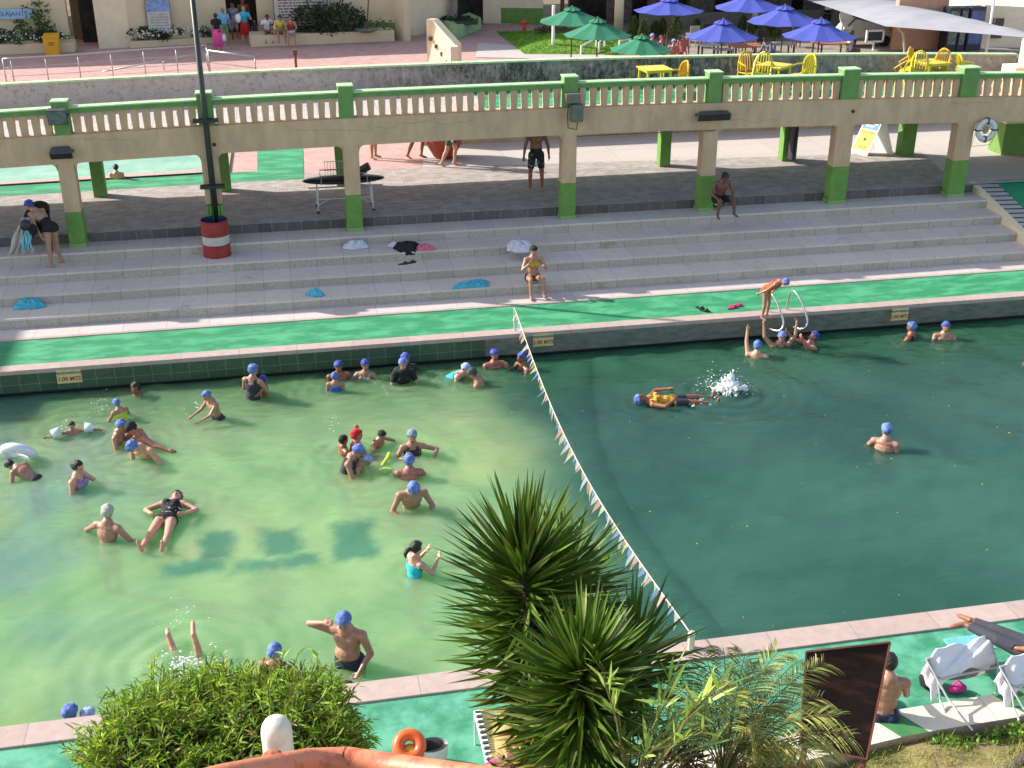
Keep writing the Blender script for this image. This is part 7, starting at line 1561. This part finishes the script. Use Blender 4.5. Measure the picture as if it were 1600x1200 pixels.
# ================================================================== THE WATER SURFACE, rippled by the swimmers
GX0, GX1, ST = -9.0, 18.0, .05
nx, ny = int((GX1-GX0)/ST)+1, int((YW1-YW0)/ST)+1
gx_, gy_ = np.meshgrid(np.linspace(GX0, GX1, nx), np.linspace(YW0+.002, YW1-.002, ny))
hz = np.zeros_like(gx_); r9 = np.random.default_rng(3)
env = .55+.45*np.sin(gx_*.55+1.2*np.sin(gy_*.4))*np.cos(gy_*.5+gx_*.21)
for k in range(16):
    wl_ = r9.uniform(.35, 1.7); th = r9.uniform(-.9, .9)+(1.2 if k % 3 else -.3); amp = .0052*wl_**.9
    hz += amp*np.sin(2*math.pi*(gx_*math.cos(th)+gy_*math.sin(th)+.12*np.sin(gx_*1.1+gy_*.7+k))/wl_+r9.uniform(0, 6.28))*(env if k % 2 else 1.25-env)
for (x, y, z_, h_) in SWIM:
    if not (YW0 < y < YW1) or z_ > .45: continue
    x2 = x; d = np.sqrt((gx_-x2)**2+(gy_-y)**2); ph = r9.uniform(0, 6.28)
    hz += .008*np.exp(-d/.7)*np.cos(2*math.pi*d/.27+ph)*(1+.5*np.sin(3*np.arctan2(gy_-y, gx_-x2)+ph))
for (px, py, a_) in ((1137, 612, .03), (290, 1035, .03), (160, 645, .012), (112, 666, .012)):
    q = at(px, py, WZ); d = np.sqrt((gx_-q.x)**2+(gy_-q.y)**2); hz += a_*np.exp(-d/.8)*np.cos(2*math.pi*d/.3)
ed = np.clip(np.minimum(gx_-GX0, GX1-gx_)/.5, 0, 1); hz *= ed
V = np.stack([gx_, gy_, WZ+hz], -1).reshape(-1, 3)
I = np.arange(nx*ny).reshape(ny, nx); F = np.stack([I[:-1, :-1], I[:-1, 1:], I[1:, 1:], I[1:, :-1]], -1).reshape(-1, 4)
nv = len(V); bot = -3.44
ex = np.array([(XL+.002, YW0+.002, WZ), (GX0, YW0+.002, WZ), (GX0, YW1-.002, WZ), (XL+.002, YW1-.002, WZ), (GX1, YW0+.002, WZ), (XR-.002, YW0+.002, WZ), (XR-.002, YW1-.002, WZ), (GX1, YW1-.002, WZ),
               (XL+.002, YW0+.002, bot), (XR-.002, YW0+.002, bot), (XR-.002, YW1-.002, bot), (XL+.002, YW1-.002, bot)])
F2 = [(0, 1, 2, 3), (4, 5, 6, 7), (8, 11, 10, 9), (0, 3, 11, 8), (5, 9, 10, 6), (0, 8, 9, 5), (3, 6, 10, 11)]
me = bpy.data.meshes.new('pool_water'); me.from_pydata(np.vstack([V, ex]).tolist(), [], F.tolist()+[tuple(i+nv for i in f) for f in F2])
me.polygons.foreach_set('use_smooth', [True]*len(F)+[False]*len(F2)); me.materials.append(water_m); me.update()
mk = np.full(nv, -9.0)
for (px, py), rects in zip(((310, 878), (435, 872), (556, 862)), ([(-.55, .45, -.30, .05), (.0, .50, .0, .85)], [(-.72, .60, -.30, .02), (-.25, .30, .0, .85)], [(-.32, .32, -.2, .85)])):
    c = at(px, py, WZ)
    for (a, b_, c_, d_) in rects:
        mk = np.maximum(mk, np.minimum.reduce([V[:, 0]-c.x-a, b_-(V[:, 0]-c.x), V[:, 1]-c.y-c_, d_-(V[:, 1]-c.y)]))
mk = np.clip(.5+mk/.34, 0, 1); at_ = me.attributes.new('dark_mark', 'FLOAT', 'POINT'); at_.data.foreach_set('value', np.concatenate([mk, np.zeros(len(ex))]))
wo = bpy.data.objects.new('pool_water', me); COL.objects.link(wo); wo['kind'] = 'structure'
# dry leaves and scum floating on the deep end
g = MB(); dl = mat('dry_leaf', srgb('#a3924a'), .8, .3, island=.5)
for _ in range(90):
    x = random.uniform(3, 17); y = random.uniform(12.3, 22); x += random.gauss(0, .3); a = random.random()*6.28; l = random.uniform(.010, .028)
    g.add([(x-l*math.cos(a), y-l*math.sin(a), WZ+.022), (x+.012*math.sin(a), y-.012*math.cos(a), WZ+.026), (x+l*math.cos(a), y+l*math.sin(a), WZ+.022), (x-.012*math.sin(a), y+.012*math.cos(a), WZ+.02)], [(0, 1, 2, 3)], dl)
g.build('floating_leaves', kind='stuff', label='scattered dry leaves floating on the deep end', cat='leaves')
